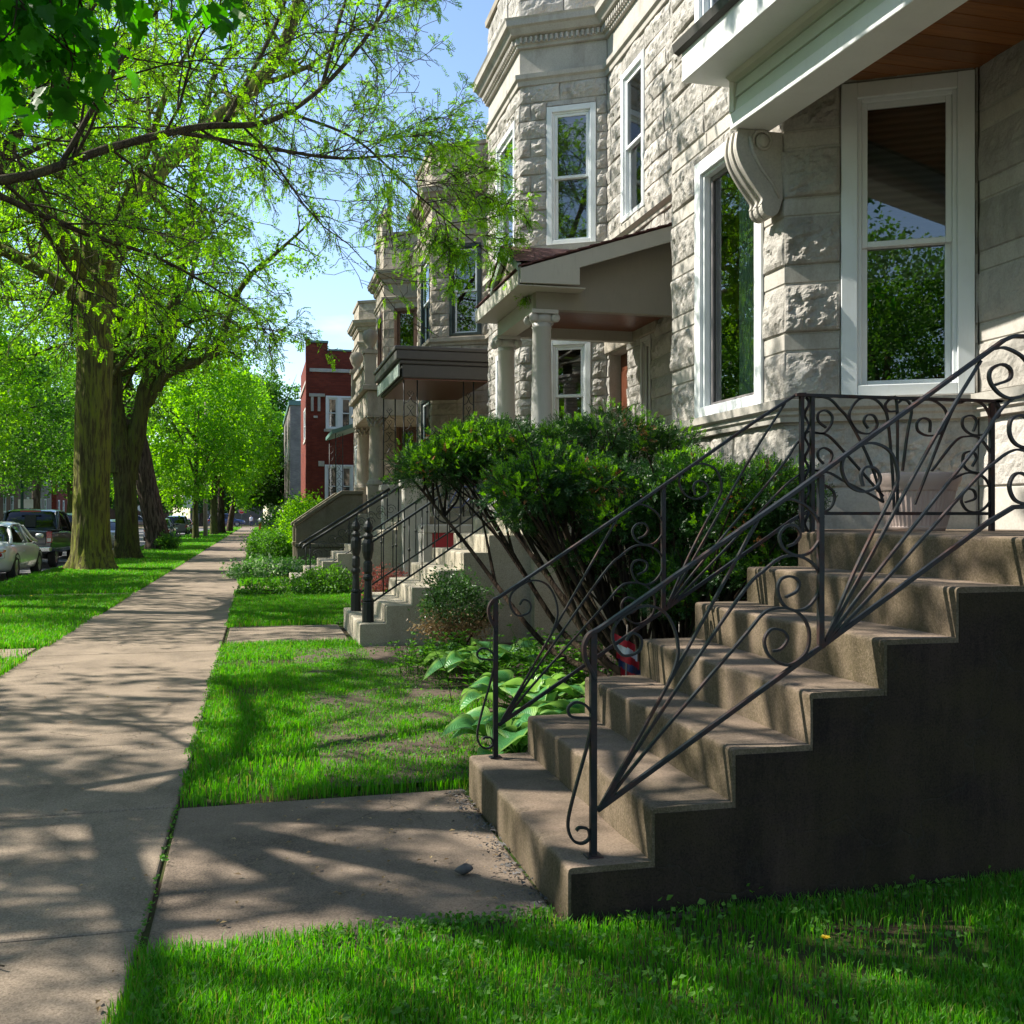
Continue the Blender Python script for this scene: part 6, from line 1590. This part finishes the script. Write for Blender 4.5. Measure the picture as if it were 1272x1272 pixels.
def blades_plant(label, c, n, h, seed, mat='weed'):
    rr = random.Random(seed); m = MB()
    for k in range(n):
        a = rr.uniform(0, 2*PI); p = Vector((c[0] + rr.gauss(0, c[2]), c[1] + rr.gauss(0, c[2]), 0)); hh = h*rr.uniform(.5, 1.1); w_ = rr.uniform(.006, .012); o = Vector((math.cos(a), math.sin(a), 0)); s_ = Vector((-o.y, o.x, 0)); lean = rr.uniform(.1, .5)*hh
        for q in range(4):   # leaflets along an arching stem
            t = .35 + .2*q; pp = p + o*lean*t*t + Vector((0, 0, hh*t))
            for sg in (1, -1):
                b = pp; e = pp + (s_*sg*.8 + o*.4 + Vector((0, 0, rr.uniform(0, .5))))*.075*(1.2-t*.6); md = (b+e)/2 + Vector((0, 0, .012)); ww = (e-b).cross(Vector((0, 0, 1))).normalized()*.017
                m.add([b, md + ww, e, md - ww], [(0,1,2,3)])
        m.tube([p, p + o*lean*.3 + Vector((0, 0, hh*.55)), p + o*lean + Vector((0, 0, hh))], [.004, .003, .002], 3, caps=False)
    o = m.build('garden_plant', M[mat], loc=(c[0], c[1], 0), fix=False); tag(o, label, 'plant', 'leafy perennials in the bed')
blades_plant('leafy perennial with narrow leaves under the yew, between the hostas', (2.2, 7.5, .28), 110, .5, 11)
blades_plant('fern-like leafy perennial near the foot of the boxwood', (1.6, 9.1, .2), 80, .36, 12)
blades_plant('leafy perennial against the foundation below the yew', (2.6, 8.2, .25), 50, .45, 13)

# ---------------- lawns
def lawn(name, regs, seed, mat, label):
    g = np.random.default_rng(seed); Vs = []; n0 = 0; Q = []; T3 = []
    for (x0, x1, y0, y1, dens, h, w_, fn) in regs:
        n = int((x1-x0)*(y1-y0)*dens); x = g.uniform(x0, x1, n); y = g.uniform(y0, y1, n)
        pn = fbm(np.stack([x*1.3, y*1.3, np.full(n, seed*1.7)], 1), 3)
        keep = g.random(n) < np.clip(.72 + pn*1.3, .12, 1)
        if fn is not None: keep &= g.random(n) < fn(x, y)
        x, y, pn = x[keep], y[keep], pn[keep]; n = len(x)
        pat = fbm(np.stack([x*4, y*4, np.full(n, 3.1)], 1), 2)
        hh = h*g.uniform(.55, 1.2, n)*(1 + .45*pat + .25*pn); a = g.uniform(0, 2*PI, n); b = a + g.normal(0, .5, n) + PI/2
        ld = hh*np.abs(g.normal(.35, .3, n)); W = w_*g.uniform(.7, 1.3, n)
        dx, dy = np.cos(b)*ld, np.sin(b)*ld; sx, sy = np.cos(a)*W*.5, np.sin(a)*W*.5; z0 = np.full(n, -.02)
        V = np.stack([np.stack([x-sx, y-sy, z0], 1), np.stack([x+sx, y+sy, z0], 1),
                      np.stack([x+dx*.35+sx*.8, y+dy*.35+sy*.8, hh*.58], 1), np.stack([x+dx*.35-sx*.8, y+dy*.35-sy*.8, hh*.58], 1),
                      np.stack([x+dx, y+dy, hh*.95], 1)], 1)
        i = np.arange(n)[:, None]*5 + n0; Q.append(i + np.array([[0, 1, 2, 3]])); T3.append(i + np.array([[3, 2, 4]])); Vs.append(V.reshape(-1, 3)); n0 += 5*n
    return tag(npmesh(name, np.concatenate(Vs), [np.concatenate(Q), np.concatenate(T3)], mat), label, 'grass', kind='stuff')
def edge(x, y): return np.clip((x + .40 + .05*fbm(np.stack([y*5, y*0, y*0], 1), 2))/.05, 0, 1)
def patch(x, y):
    s = np.clip((np.hypot((x-1.45)/.62, (y-8.7)/1.8) - .32)*2.2 + fbm(np.stack([x*3, y*2, x*0], 1), 3)*.9, .05, 1)
    lim = np.clip((1.7 + .2*fbm(np.stack([y*2, y*0, y*0], 1), 2) - x)/.3, .0, 1)
    return s*lim*edge(x, y)
def near(x, y): return edge(x, y)*np.clip((3.50 + .05*fbm(np.stack([x*7, x*0, x*0], 1), 2) - y)/.05, 0, 1)*np.where((x > 1.0) & (y > 3.37), 0, 1)
def pk(x, y): return np.where(((y > 10.95) & (y < 12.0)) | ((y > 19.55) & (y < 20.35)) | (np.hypot(x+4.29, y-29.3) < .75) | (np.hypot(x+4.23, y-36.3) < .6) | (np.hypot(x+4.08, y-46.9) < .7), .04, 1)
def row(x, y): return np.where(((y > 19.95) & (y < 21.65) & (x < .65)) | ((y > 27.35) & (y < 29.35)), .03, 1)*edge(x, y)
lawn('lawn', [(-.42, 4.6, 1.9, 3.52, 21000, .042, .0038, near), (-.42, 2.0, 5.23, 9.9, 9500, .042, .005, patch), (-.42, 1.1, 9.9, 11.73, 4200, .045, .006, lambda x, y: edge(x, y)*np.where(np.abs(y-10.3) < .12, .1, 1)),
    (-.42, 2.0, 13.66, 19.2, 3200, .06, .008, edge), (-.42, 3, 19.2, 45, 900, .08, .018, row), (-.4, 2, 45, 148, 160, .12, .05, None)], 3, M['grass'], 'green grass of the front lawns by the houses')
lawn('verge_grass', [(-5.3, -2.2, 9, 20, 3600, .065, .008, pk), (-5.3, -2.2, 20, 34, 1700, .075, .013, pk), (-5.3, -2.2, 34, 60, 700, .09, .025, pk), (-5.3, -2.2, 60, 148, 170, .12, .055, None), (-16.4, -14.3, 20, 120, 90, .13, .05, None)], 5, M['grass'], 'green grass of the verge between the sidewalk and the road')
# clover and weeds in the grass
def rosettes(name, spots, ls, mat, seed, label):
    g = np.random.default_rng(seed); P, D, S_ = [], [], []
    for (x0, x1, y0, y1, n, zz) in spots:
        c = np.stack([g.uniform(x0, x1, n), g.uniform(y0, y1, n), np.full(n, .01)], 1); k = 6
        p = np.repeat(c, k, 0) + g.normal(size=(n*k, 3))*np.array([min(.025, (x1-x0)*.25), .025, 0]); p[:, 2] = g.uniform(.01, zz, n*k)
        d = g.normal(size=(n*k, 3)); d[:, 2] = np.abs(d[:, 2])*.4; P.append(p); D.append(d); S_.append(ls*g.uniform(.6, 1.3, n*k)*(zz/.05)**.3)
    V, F = leaf_quads(np.concatenate(P), np.concatenate(D), np.concatenate(S_), wid=.8, rng=g)
    tag(npmesh(name, V, [F], mat), label, 'ground cover', kind='stuff')
rosettes('lawn_weeds', [(.2, 4.2, 2.3, 3.36, 380, .04), (.35, 1.6, 5.4, 9.8, 420, .035), (-.3, 1.0, 9.9, 11.6, 160, .04), (-.33, -.2, 2.3, 3.4, 60, .04), (-.382, -.366, 3.5, 5.3, 26, .015), (-.39, -.34, 5.3, 11, 70, .05), (.2, 1.0, 3.42, 3.5, 70, .03), (1.0, 4, 3.2, 3.36, 30, .08), (.9, 3, 7, 11, 260, .05), (-5.2, -2.3, 11, 22, 220, .05)], .022, M['weed'], 6, 'clover and small broad-leaved weeds in the grass and bare soil')
def dandelion(x, y, h, label):
    T_ = thing('dandelion', (x, y, 0), label, 'flower', 'yellow dandelions in the grass')
    m = MB(); m.tube([(x, y, 0), (x+.004, y, h*.5), (x, y, h)], .0018, 4); m.build('stalk', M['weed'], T_)
    m = MB()
    for q in range(22):
        a = q*2.4; r = .004 + .009*(q/22); c, s_ = math.cos(a), math.sin(a)
        m.add([(x, y, h), (x+c*r-s_*.003, y+s_*r+c*.003, h+.006), (x+c*r*1.5, y+s_*r*1.5, h+.005), (x+c*r+s_*.003, y+s_*r-c*.003, h+.006)], [(0,1,2,3)])
    m.build('petals', M['yellow'], T_, fix=False)
dandelion(1.65, 2.75, .14, 'yellow dandelion in the dark foreground grass at the right')
for k, (x, y) in enumerate(((-4.9, 19.0), (-4.2, 17.2), (-3.6, 18.2))):
    dandelion(x, y, .12, ('yellow dandelion by the kerb, near the white sedan', 'yellow dandelion in the verge, nearest the parkway path', 'yellow dandelion in the verge, closest to the sidewalk')[k])
# ------------------------------------------------------------------ vehicles
def sect(x, hw_lo, hw_mid, hw_top, zb, zm, zt):
    return [(x, 0, zb), (x, hw_lo*.9, zb), (x, hw_lo, zb+.06), (x, hw_mid, zm*.55+zb*.45), (x, hw_mid, zm), (x, hw_top, zt-.03), (x, hw_top*.82, zt), (x, 0, zt+.015)]
def loft(mb, secs, caps=True, smooth=True):
    full = []
    for s in secs: full.append(s + [(p[0], -p[1], p[2]) for p in s[-2:0:-1]] + [s[0]])
    mb.grid(full, smooth)
    if caps:
        mb.add(full[0][:-1], [list(range(len(full[0])-1))], smooth); mb.add(full[-1][:-1], [list(range(len(full[-1])-1))[::-1]], smooth)
def wheel(parent, X, x, y, r, side):
    m = MB(); n0 = 0
    prof = [(r*.62, -.1), (r*.93, -.1), (r, -.075), (r, .075), (r*.93, .1), (r*.62, .1)]
    for k in range(25):
        pass
    A = []
    for k in range(25):
        a = 2*PI*k/24; A.append([X(x + q*math.cos(a), y + w_, r + q*math.sin(a)) for q, w_ in prof])
    m.grid(A); t = m.build('wheel', M['rubber'], parent)
    m = MB(); yo = y + side*.07
    for k in range(7):
        a = 2*PI*k/7; c, s = math.cos(a), math.sin(a); q = .05
        m.add([X(x + c*r*.1 - s*q, yo, r + s*r*.1 + c*q), X(x + c*r*.1 + s*q, yo, r + s*r*.1 - c*q), X(x + c*r*.6 + s*q*.8, yo + side*.015, r + s*r*.6 - c*q*.8), X(x + c*r*.6 - s*q*.8, yo + side*.015, r + s*r*.6 + c*q*.8)], [(0,1,2,3)])
    A = [[X(x + q*math.cos(2*PI*k/24), yo + w_*side, r + q*math.sin(2*PI*k/24)) for q, w_ in ((r*.55, .0), (r*.63, .03), (r*.64, -.05))] for k in range(25)]
    m.grid(A); A = [[X(x + q*math.cos(2*PI*k/24), yo - .03*side, r + q*math.sin(2*PI*k/24)) for q in (0.001, r*.62)] for k in range(25)]
    m.build('rim', M['rim'], t, fix=False)
    m = MB(); m.grid(A); m.build('hub_shadow', M['plastic'], t, fix=False)

def car(label, loc, kind, paint_, heading=0, s=1.0, cat='car', group='cars parked along the kerb', name='parked_car'):
    T_ = thing(name, loc, label, cat, group)
    ch, sh_ = math.cos(heading), math.sin(heading)
    def X(x, y, z): return (loc[0] + s*(y*ch*1 + x*sh_*1) , loc[1] + s*(x*ch - y*sh_), loc[2] + s*z)   # car x forward -> +street
    W = .89; body = MB()
    if kind == 'sedan':
        st = [(-2.38,.62,.70,.60,.40,.62,.74), (-2.3,.74,.80,.70,.28,.72,.93), (-2.0,.82,.88,.76,.22,.80,1.0), (-1.4,.84,.90,.80,.2,.84,1.02), (-.4,.85,.91,.82,.2,.84,.97), (.6,.85,.91,.82,.2,.82,.95), (1.2,.84,.90,.8,.2,.80,.93), (1.9,.80,.86,.72,.22,.70,.82), (2.25,.72,.78,.62,.26,.58,.68), (2.38,.55,.62,.5,.34,.5,.58)]
        cab = [(-1.75,.74,.99), (-1.05,.62,1.36), (-.55,.60,1.45), (.1,.60,1.46), (.55,.61,1.40), (1.25,.74,.95)]; wb = (-1.36, 1.40); wr = .325; xw = (-1.0, .5)
    elif kind == 'pickup':
        st = [(-2.70,.88,.93,.90,.55,1.0,1.14), (-2.66,.9,.95,.93,.50,1.02,1.16), (-2.0,.9,.95,.93,.45,1.02,1.16), (-1.0,.9,.95,.93,.42,1.02,1.15), (.0,.9,.95,.9,.42,1.0,1.15), (1.3,.9,.95,.88,.42,.98,1.13), (2.1,.88,.93,.82,.45,.95,1.08), (2.6,.82,.88,.74,.48,.85,1.0), (2.72,.7,.78,.6,.52,.8,.92)]
        cab = [(-.98,.84,1.14), (-.82,.72,1.74), (-.5,.70,1.80), (.5,.70,1.80), (.95,.71,1.72), (1.6,.82,1.12)]; wb = (-1.6, 1.65); wr = .39; xw = (-.7, .8)
    else:   # suv
        st = [(-2.3,.78,.86,.78,.42,.8,1.02), (-2.25,.84,.9,.84,.34,.88,1.08), (-1.5,.86,.92,.86,.28,.9,1.08), (0,.87,.93,.86,.28,.9,1.06), (1.1,.86,.92,.84,.28,.88,1.03), (1.9,.82,.88,.76,.3,.8,.95), (2.25,.72,.8,.64,.36,.7,.82), (2.35,.6,.66,.5,.42,.6,.72)]
        cab = [(-2.22,.78,1.06), (-1.95,.66,1.62), (-1.3,.64,1.70), (.1,.64,1.70), (.5,.65,1.62), (1.2,.78,1.04)]; wb = (-1.4, 1.35); wr = .36; xw = (-1.6, .4)
    loft(body, [[X(*p) for p in []] or sect(*q) for q in st])
    body.v = [X(*p) for p in body.v]
    b = body.build('body', paint_, T_); sb = b.modifiers.new('s', 'SUBSURF'); sb.levels = sb.render_levels = 2
    g = MB(); rows = []
    base = cab[0][2]
    for i, (x, hw, z) in enumerate(cab):
        zb = base - .06; hb = .82
        rows.append([(x, -hb, zb), (x, -hw - (hb-hw)*.45, (zb+z)/2), (x, -hw, z-.05), (x, -hw*.8, z), (x, 0, z+.015), (x, hw*.8, z), (x, hw, z-.05), (x, hw + (hb-hw)*.45, (zb+z)/2), (x, hb, zb)])
    g.grid([[X(*p) for p in r] for r in rows]); g.build('glasshouse', M['carglass'], T_)
    g2 = MB(); g2.grid([[X(p[0]*.96, p[1]*.93, p[2]-.03) for p in r] for r in rows]); g2.build('cabin_interior', M['plastic'], T_)
    rf = MB(); rf.grid([[X(p[0], p[1]*1.015, p[2]+.012) for p in r[2:7]] for r in rows[1:-1]])
    for sg in (1, -1):
        e = lambda i, j: Vector(X(rows[i][j][0], rows[i][j][1]*1.01, rows[i][j][2]+.004))
        j0, j1 = (0, 2) if sg < 0 else (8, 6); jm = 1 if sg < 0 else 7
        for i in (0, len(rows)-1):
            k = 1 if i == 0 else len(rows)-2
            rf.tube([e(i, j0), (e(i, jm)+e(k, jm))/2, e(k, j1)], .045*s, 6)
        pm = min(range(len(rows)), key=lambda q: abs(rows[q][0][0])); rf.tube([e(pm, j0), e(pm, jm), e(pm, j1)], .035*s, 6)
        rf.tube([e(i, j1) for i in range(1, len(rows)-1)], .028*s, 6)
    rf.build('roof', paint_, T_)
    for x in wb:
        for sd_, yy in ((1, W-.10), (-1, -W+.10)): wheel(T_, X, x, yy, wr, sd_)
    am = MB()
    for x in wb:
        for sd_ in (1, -1):
            am.grid([[X(x + q*math.cos(a), sd_*(W+.035 if kind != 'sedan' else W+.012)+w_*sd_, wr + q*math.sin(a)) for q, w_ in ((wr*1.02, 0), (wr*1.16, -.004))] for a in [PI*k/12 for k in range(13)]])
    am.build('wheel_arch', M['plastic'], T_, fix=False)
    zr = st[1][5]; xr = st[0][0]; hw = st[1][2]
    for sd_ in (1, -1):
        m = MB()
        if kind == 'pickup':
            m.prism([(-.02, .80), (.03, .80), (.06, 1.13), (-.03, 1.13)], .80*sd_, .955*sd_, lambda a, c, h: X(xr+a, h, c)); lt = m.build('tail_light', M['tail'], T_, bevel=.01)
            m = MB(); m.prism([(-.028, .83), (.0, .83), (.0, .93), (-.028, .93)], .815*sd_, .93*sd_, lambda a, c, h: X(xr+a, h, c)); m.build('reverse_lens', M['lens'], lt)
        else:
            m.prism([(-.01, zr-.14), (.14, zr-.13), (.34, zr+.04), (.02, zr+.10)], (hw-.19)*sd_, (hw+.004)*sd_, lambda a, c, h: X(xr+.0+a, h, c)); lt = m.build('tail_light', M['lens'] if kind == 'sedan' else M['tail'], T_, bevel=.02)
            m = MB(); A = []
            for k in range(13): A.append([X(xr-.022+w_, (hw-.085)*sd_ + q*math.cos(k*PI/6), zr-.04 + q*math.sin(k*PI/6)) for q, w_ in ((.055, .02), (.05, -.004), (.001, -.012))])
            m.grid(A); m.build('red_lens', M['tail'], lt)
            m = MB(); m.prism([(.01, zr+.01), (.2, zr+.03), (.28, zr+.07), (.03, zr+.085)], (hw-.17)*sd_, (hw+.010)*sd_, lambda a, c, h: X(xr-.005+a, h, c)); m.build('amber_lens', M['amber'], lt)
        m = MB(); xf = st[-1][0]; zf = st[-2][5]
        m.prism([(-.2, zf-.06), (-.05, zf-.08), (-.06, zf+.06), (-.3, zf+.08)], .45*sd_, .76*sd_, lambda a, c, h: X(xf+a, h, c)); m.build('headlight', M['lens'], T_, bevel=.02)
        m = MB(); xm = cab[-1][0]-.35; m.lathe([(0, -.1), (.06, -.09), (.085, 0), (.06, .09), (0, .1)], (0, 0, 0), 10)
        m.v = [X(xm + a*.6, sd_*(.98) + c*1.0, base+.1 + b_*.8) for a, b_, c in m.v]; m.build('mirror', paint_ if kind == 'sedan' else M['plastic'], T_)
        m = MB(); m.box(cab[2][0]-.1, cab[2][0]+.06, sd_*.915, sd_*.93, zr-.02, zr+.015, T=X); m.build('door_handle', paint_, T_)
    if kind == 'pickup':
        m = MB(); m.box(xr-.14, xr+.1, -.93, .93, .52, .68, T=X); m.build('bumper', M['chrome'], T_, bevel=.03)
        m = MB(); m.box(xr-.025, xr, -.78, .78, .74, 1.12, T=X); tg = m.build('tailgate', paint_, T_, bevel=.01)
        m = MB(); m.box(xr-.034, xr-.026, -.16, .16, .98, 1.03, T=X); m.build('handle', M['plastic'], tg)
        m = MB(); m.box(-.90, -.87, -.3, .3, 1.73, 1.78, T=X); m.build('brake_light', M['tail'], T_)
        m = MB(); m.box(-1.0, -.985, -.16, .16, 1.26, 1.64, T=lambda x, y, z: X(x + (z-1.26)*.24+.0, y, z)); m.build('rear_slider', M['plastic'], T_)
        for sg in (1, -1):
            m = MB(); m.box(xr+.05, -1.0, sg*.80, sg*.95, 1.15, 1.185, T=X); m.build('bed_rail', M['plastic'], T_, bevel=.01)
    m = MB(); m.box(xr-.02, xr+.005, -.17, .17, zr-.26 if kind != 'pickup' else .56, zr-.14 if kind != 'pickup' else .66, T=X)
    m.v = [(p[0], p[1]-.02*ch - (.125*s if kind == 'pickup' else 0), p[2]) for p in m.v]; m.build('licence_plate', M['signwhite'], T_)
    return T_
car('white four-door sedan parked at the left edge of the view, behind the black pickup', (-6.62, 28.75, -.15), 'sedan', M['cwhite'], s=.98)
car('black pickup truck with dark rear window parked ahead of the white sedan', (-6.95, 35.9, -.15), 'pickup', M['cblack'], cat='pickup truck', name='pickup_truck')
car('silver sport utility vehicle parked ahead of the black pickup', (-6.9, 42.6, -.15), 'suv', M['csilver'])
car('pale gold car parked behind the mossy trunks, only its flank and mirror showing', (-6.6, 49.0, -.15), 'sedan', M['cgold'])
car('navy sedan parked past the leaning dark trunk', (-6.3, 72, -.15), 'sedan', M['cnavy'], s=1.02)
car('grey sport utility vehicle parked behind the slim young maple', (-5.9+-.6, 90, -.15), 'suv', M['cgrey'])
car('dark red sedan parked far along the kerb near the corner', (-6.5, 98, -.15), 'sedan', M['cred'])
car('silver sedan on the opposite kerb, seen between the trunks', (-12.9, 62, -.15), 'sedan', M['csilver'], heading=PI, group='cars parked across the street')
car('white sedan on the opposite kerb beyond the silver one', (-12.9, 88, -.15), 'sedan', M['cwhite'], heading=PI, group='cars parked across the street')
car('navy sedan on the opposite kerb near the corner', (-12.9, 110, -.15), 'sedan', M['cnavy'], heading=PI, group='cars parked across the street')
car('blue van-like vehicle crossing the street at the far end of the sidewalk', (-4.5, 158, .02), 'suv', M['cblue'], heading=PI/2, s=1.15, group='vehicles on the cross street', name='blue_vehicle')
car('grey car on the cross street, left of the blue one', (-17, 158, .02), 'suv', M['cgrey'], heading=PI/2, group='vehicles on the cross street')

# ------------------------------------------------------------------ street furniture
def pole_thing(name, label, cat, x, y, h, r, mat, group=None):
    T_ = thing(name, (x, y, 0), label, cat, group); m = MB(); m.tube([(x, y, -.1), (x, y, h*.5), (x, y, h)], [r, r*.9, r*.75], 10); m.build('pole', M[mat], T_); return T_
LP = pole_thing('street_lamp', 'slim green lamp pole across the street above the black pickup', 'street lamp', -14.6, 71, 8.5, .11, 'polegreen')
m = MB(); m.tube(smooth_path([(-14.6, 71, 8.3), (-14.2, 71, 8.7), (-13.2, 71, 8.95), (-12.4, 71, 8.9)], 4), .05, 6); ar = m.build('arm', M['polegreen'], LP)
m = MB(); m.lathe([(0, -.1), (.12, -.08), (.16, 0), (.1, .08), (0, .1)], (0, 0, 0), 10); m.v = [(-12.1 + a*2.2, 71 + b, 8.86 + c) for a, b, c in m.v]; m.build('lamp_head', M['csilver'], ar)
def octa(r, n=8): return [(r*math.cos(PI/8 + k*2*PI/n), r*math.sin(PI/8 + k*2*PI/n)) for k in range(n)]
def letters(txt, size, loc, parent, mat, thick=.004):
    cu = bpy.data.curves.new('lettering', 'FONT'); cu.body = txt; cu.size = size; cu.align_x = 'CENTER'; cu.align_y = 'CENTER'; cu.extrude = thick
    o = bpy.data.objects.new('lettering', cu); o.rotation_euler = (rad(90), 0, 0); o.data.materials.append(M[mat])
    b = origin(parent); COL.objects.link(o); bpy.context.view_layer.update()
    me = bpy.data.meshes.new_from_object(o.evaluated_get(bpy.context.evaluated_depsgraph_get())); bpy.data.objects.remove(o)
    q = bpy.data.objects.new('lettering', me); q.rotation_euler = (rad(90), 0, 0); q.location = (loc[0]-b[0], loc[1]-b[1], loc[2]-b[2]); link(q, parent)
    return q
def stop_sign(x, y, label):
    T_ = pole_thing('stop_sign', label, 'road sign', x, y, 2.6, .03, 'polegreen', 'stop signs at the corner')
    m = MB(); m.prism(octa(.40), y-.045, y-.03, lambda a, b, h: (x+a, h, 2.3+b)); m.build('sign_border', M['signwhite'], T_)
    m = MB(); m.prism(octa(.37), y-.055, y-.0455, lambda a, b, h: (x+a, h, 2.3+b)); pn = m.build('sign_face', M['signred'], T_)
    letters('STOP', .27, (x, y-.058, 2.3), pn, 'signwhite')
stop_sign(-2.15, 146, 'red stop sign at the far corner, the clearer one right of the last trunk')
stop_sign(-4.9, 146.6, 'red stop sign at the far corner, partly hidden between the dark trunks')
def plate_sign(x, y, z, kind, label, cat='road sign', h=2.6, w_=.3, hh=.45):
    T_ = pole_thing('sign_post', label, cat, x, y, h, .025, 'polegreen')
    m = MB()
    if kind == 'round': m.prism([(w_*math.cos(k*PI/10), w_*math.sin(k*PI/10)) for k in range(20)], y-.04, y-.03, lambda a, b, q: (x+a, q, z+b))
    else: m.prism([(-w_, -hh), (w_, -hh), (w_, hh), (-w_, hh)], y-.04, y-.03, lambda a, b, q: (x+a, q, z+b))
    m.build('sign_plate', M['signwhite'], T_, bevel=.003); return T_
plate_sign(-14.3, 137, 2.6, 'round', 'round pale sign across the street, seen left of the leaning dark trunk', h=3.0, w_=.42)
plate_sign(-4.85, 78, 2.55, 'sq', 'pale rectangular sign on a dark post beside the utility pole', h=2.9, w_=.42, hh=.45)
plate_sign(-14.5, 71.6, 2.3, 'sq', 'small pale sign board across the street above the pickup roof', h=2.5, w_=.45, hh=.28)
UP = pole_thing('utility_pole', 'weathered pale utility pole standing beside the slim young maple', 'utility pole', -3.55, 75, 9.5, .16, 'polewood')
m = MB(); m.box(-4.5, -2.6, 74.9, 75.02, 9.0, 9.12); m.build('cross_arm', M['polewood'], UP)
lp = thing('leaning_post', (-4.95, 42.5, 0), 'short dark green post leaning right beside the forked mossy tree', 'post')
m = MB(); m.tube([(-4.95, 42.5, -.1), (-4.83, 42.5, 1.45)], .035, 6); m.build('shaft', M['polegreen'], lp)
m = MB(); m.lathe([(.045, 0), (.05, .03), (0, .06)], (-4.83, 42.5, 1.43), 8); m.build('cap', M['polegreen'], lp)
HY = thing('fire_hydrant', (.25, 112, 0), 'orange and white hydrant-like post at the far end of the sidewalk', 'hydrant')
m = MB(); m.lathe([(.2, 0), (.2, .08), (.13, .1), (.13, .75), (.17, .77), (.17, .82), (.12, .95), (0, 1.0)], (.25, 112, 0), 12); m.build('barrel', M['orange'], HY)
m = MB(); m.lathe([(.135, .82), (.15, .86), (.12, 1.2), (.0, 1.25)], (.25, 112, .12), 12); m.build('bonnet', M['signwhite'], HY)
# walker by the corner
def person(x, y, label):
    T_ = thing('person', (x, y, 0), label, 'person')
    J = dict(hip=(0,0,.95), chest=(0,0,1.3), neck=(0,0,1.48), head=(0,-.01,1.62), top=(0,-.01,1.74), sl=(.19,0,1.42), sr=(-.19,0,1.42), el=(.25,.02,1.14), er=(-.25,.06,1.15), wl=(.25,-.1,.9), wr=(-.25,.14,.92), hl=(.1,0,.9), hr=(-.1,0,.9), kl=(.11,-.1,.5), kr=(-.11,.08,.5), al=(.11,-.12,.09), ar=(-.11,.26,.12), tl=(.12,-.3,.04), tr=(-.12,.12,.04))
    rd = dict(hip=.14, chest=.16, neck=.06, head=.1, top=.07, sl=.07, sr=.07, el=.045, er=.045, wl=.032, wr=.032, hl=.1, hr=.1, kl=.065, kr=.065, al=.045, ar=.045, tl=.035, tr=.035)
    E_ = [('hip','chest'),('chest','neck'),('neck','head'),('head','top'),('chest','sl'),('chest','sr'),('sl','el'),('sr','er'),('el','wl'),('er','wr'),('hip','hl'),('hip','hr'),('hl','kl'),('hr','kr'),('kl','al'),('kr','ar'),('al','tl'),('ar','tr')]
    ks = list(J); me = bpy.data.meshes.new('body'); me.from_pydata([J[k] for k in ks], [(ks.index(a), ks.index(b)) for a, b in E_], [])
    o = bpy.data.objects.new('body', me); link(o, T_)
    o.modifiers.new('skin', 'SKIN'); sv = me.skin_vertices
    if not sv:
        import bmesh
        bm = bmesh.new(); bm.from_mesh(me); bm.verts.layers.skin.verify(); bm.to_mesh(me); bm.free(); sv = me.skin_vertices
    for i, k in enumerate(ks): sv[0].data[i].radius = (rd[k], rd[k]); sv[0].data[i].use_root = (k == 'hip')
    su = o.modifiers.new('sub', 'SUBSURF'); su.levels = su.render_levels = 1
    me.materials.append(M['skin'])
    m = MB(); A = []
    for z, a, b in ((.92,.17,.13), (1.1,.17,.14), (1.3,.21,.16), (1.42,.2,.13), (1.5,.08,.08)): A.append([(x + a*1.12*math.cos(k*PI/8), y + b*1.25*math.sin(k*PI/8), z) for k in range(17)])
    m.grid(A); m.build('shirt', M['cloth'], T_, fix=False)
    m = MB()
    for sg, kn, an in ((1, (.11,-.1,.5), (.11,-.12,.1)), (-1, (-.11,.08,.5), (-.11,.26,.13))): m.tube([(x+sg*.1, y, .95), (x+kn[0], y+kn[1], kn[2]), (x+an[0], y+an[1], an[2])], [.13, .09, .07], 8)
    m.build('trousers', M['jeans'], T_)
    m = MB(); m.lathe([(.11, 0), (.12, .06), (.09, .13), (0, .16)], (x, y+.015, 1.63), 10); m.build('hair', M['barkdark'], T_)
person(-.9, 152, 'person in a pale top and dark trousers walking near the far corner')
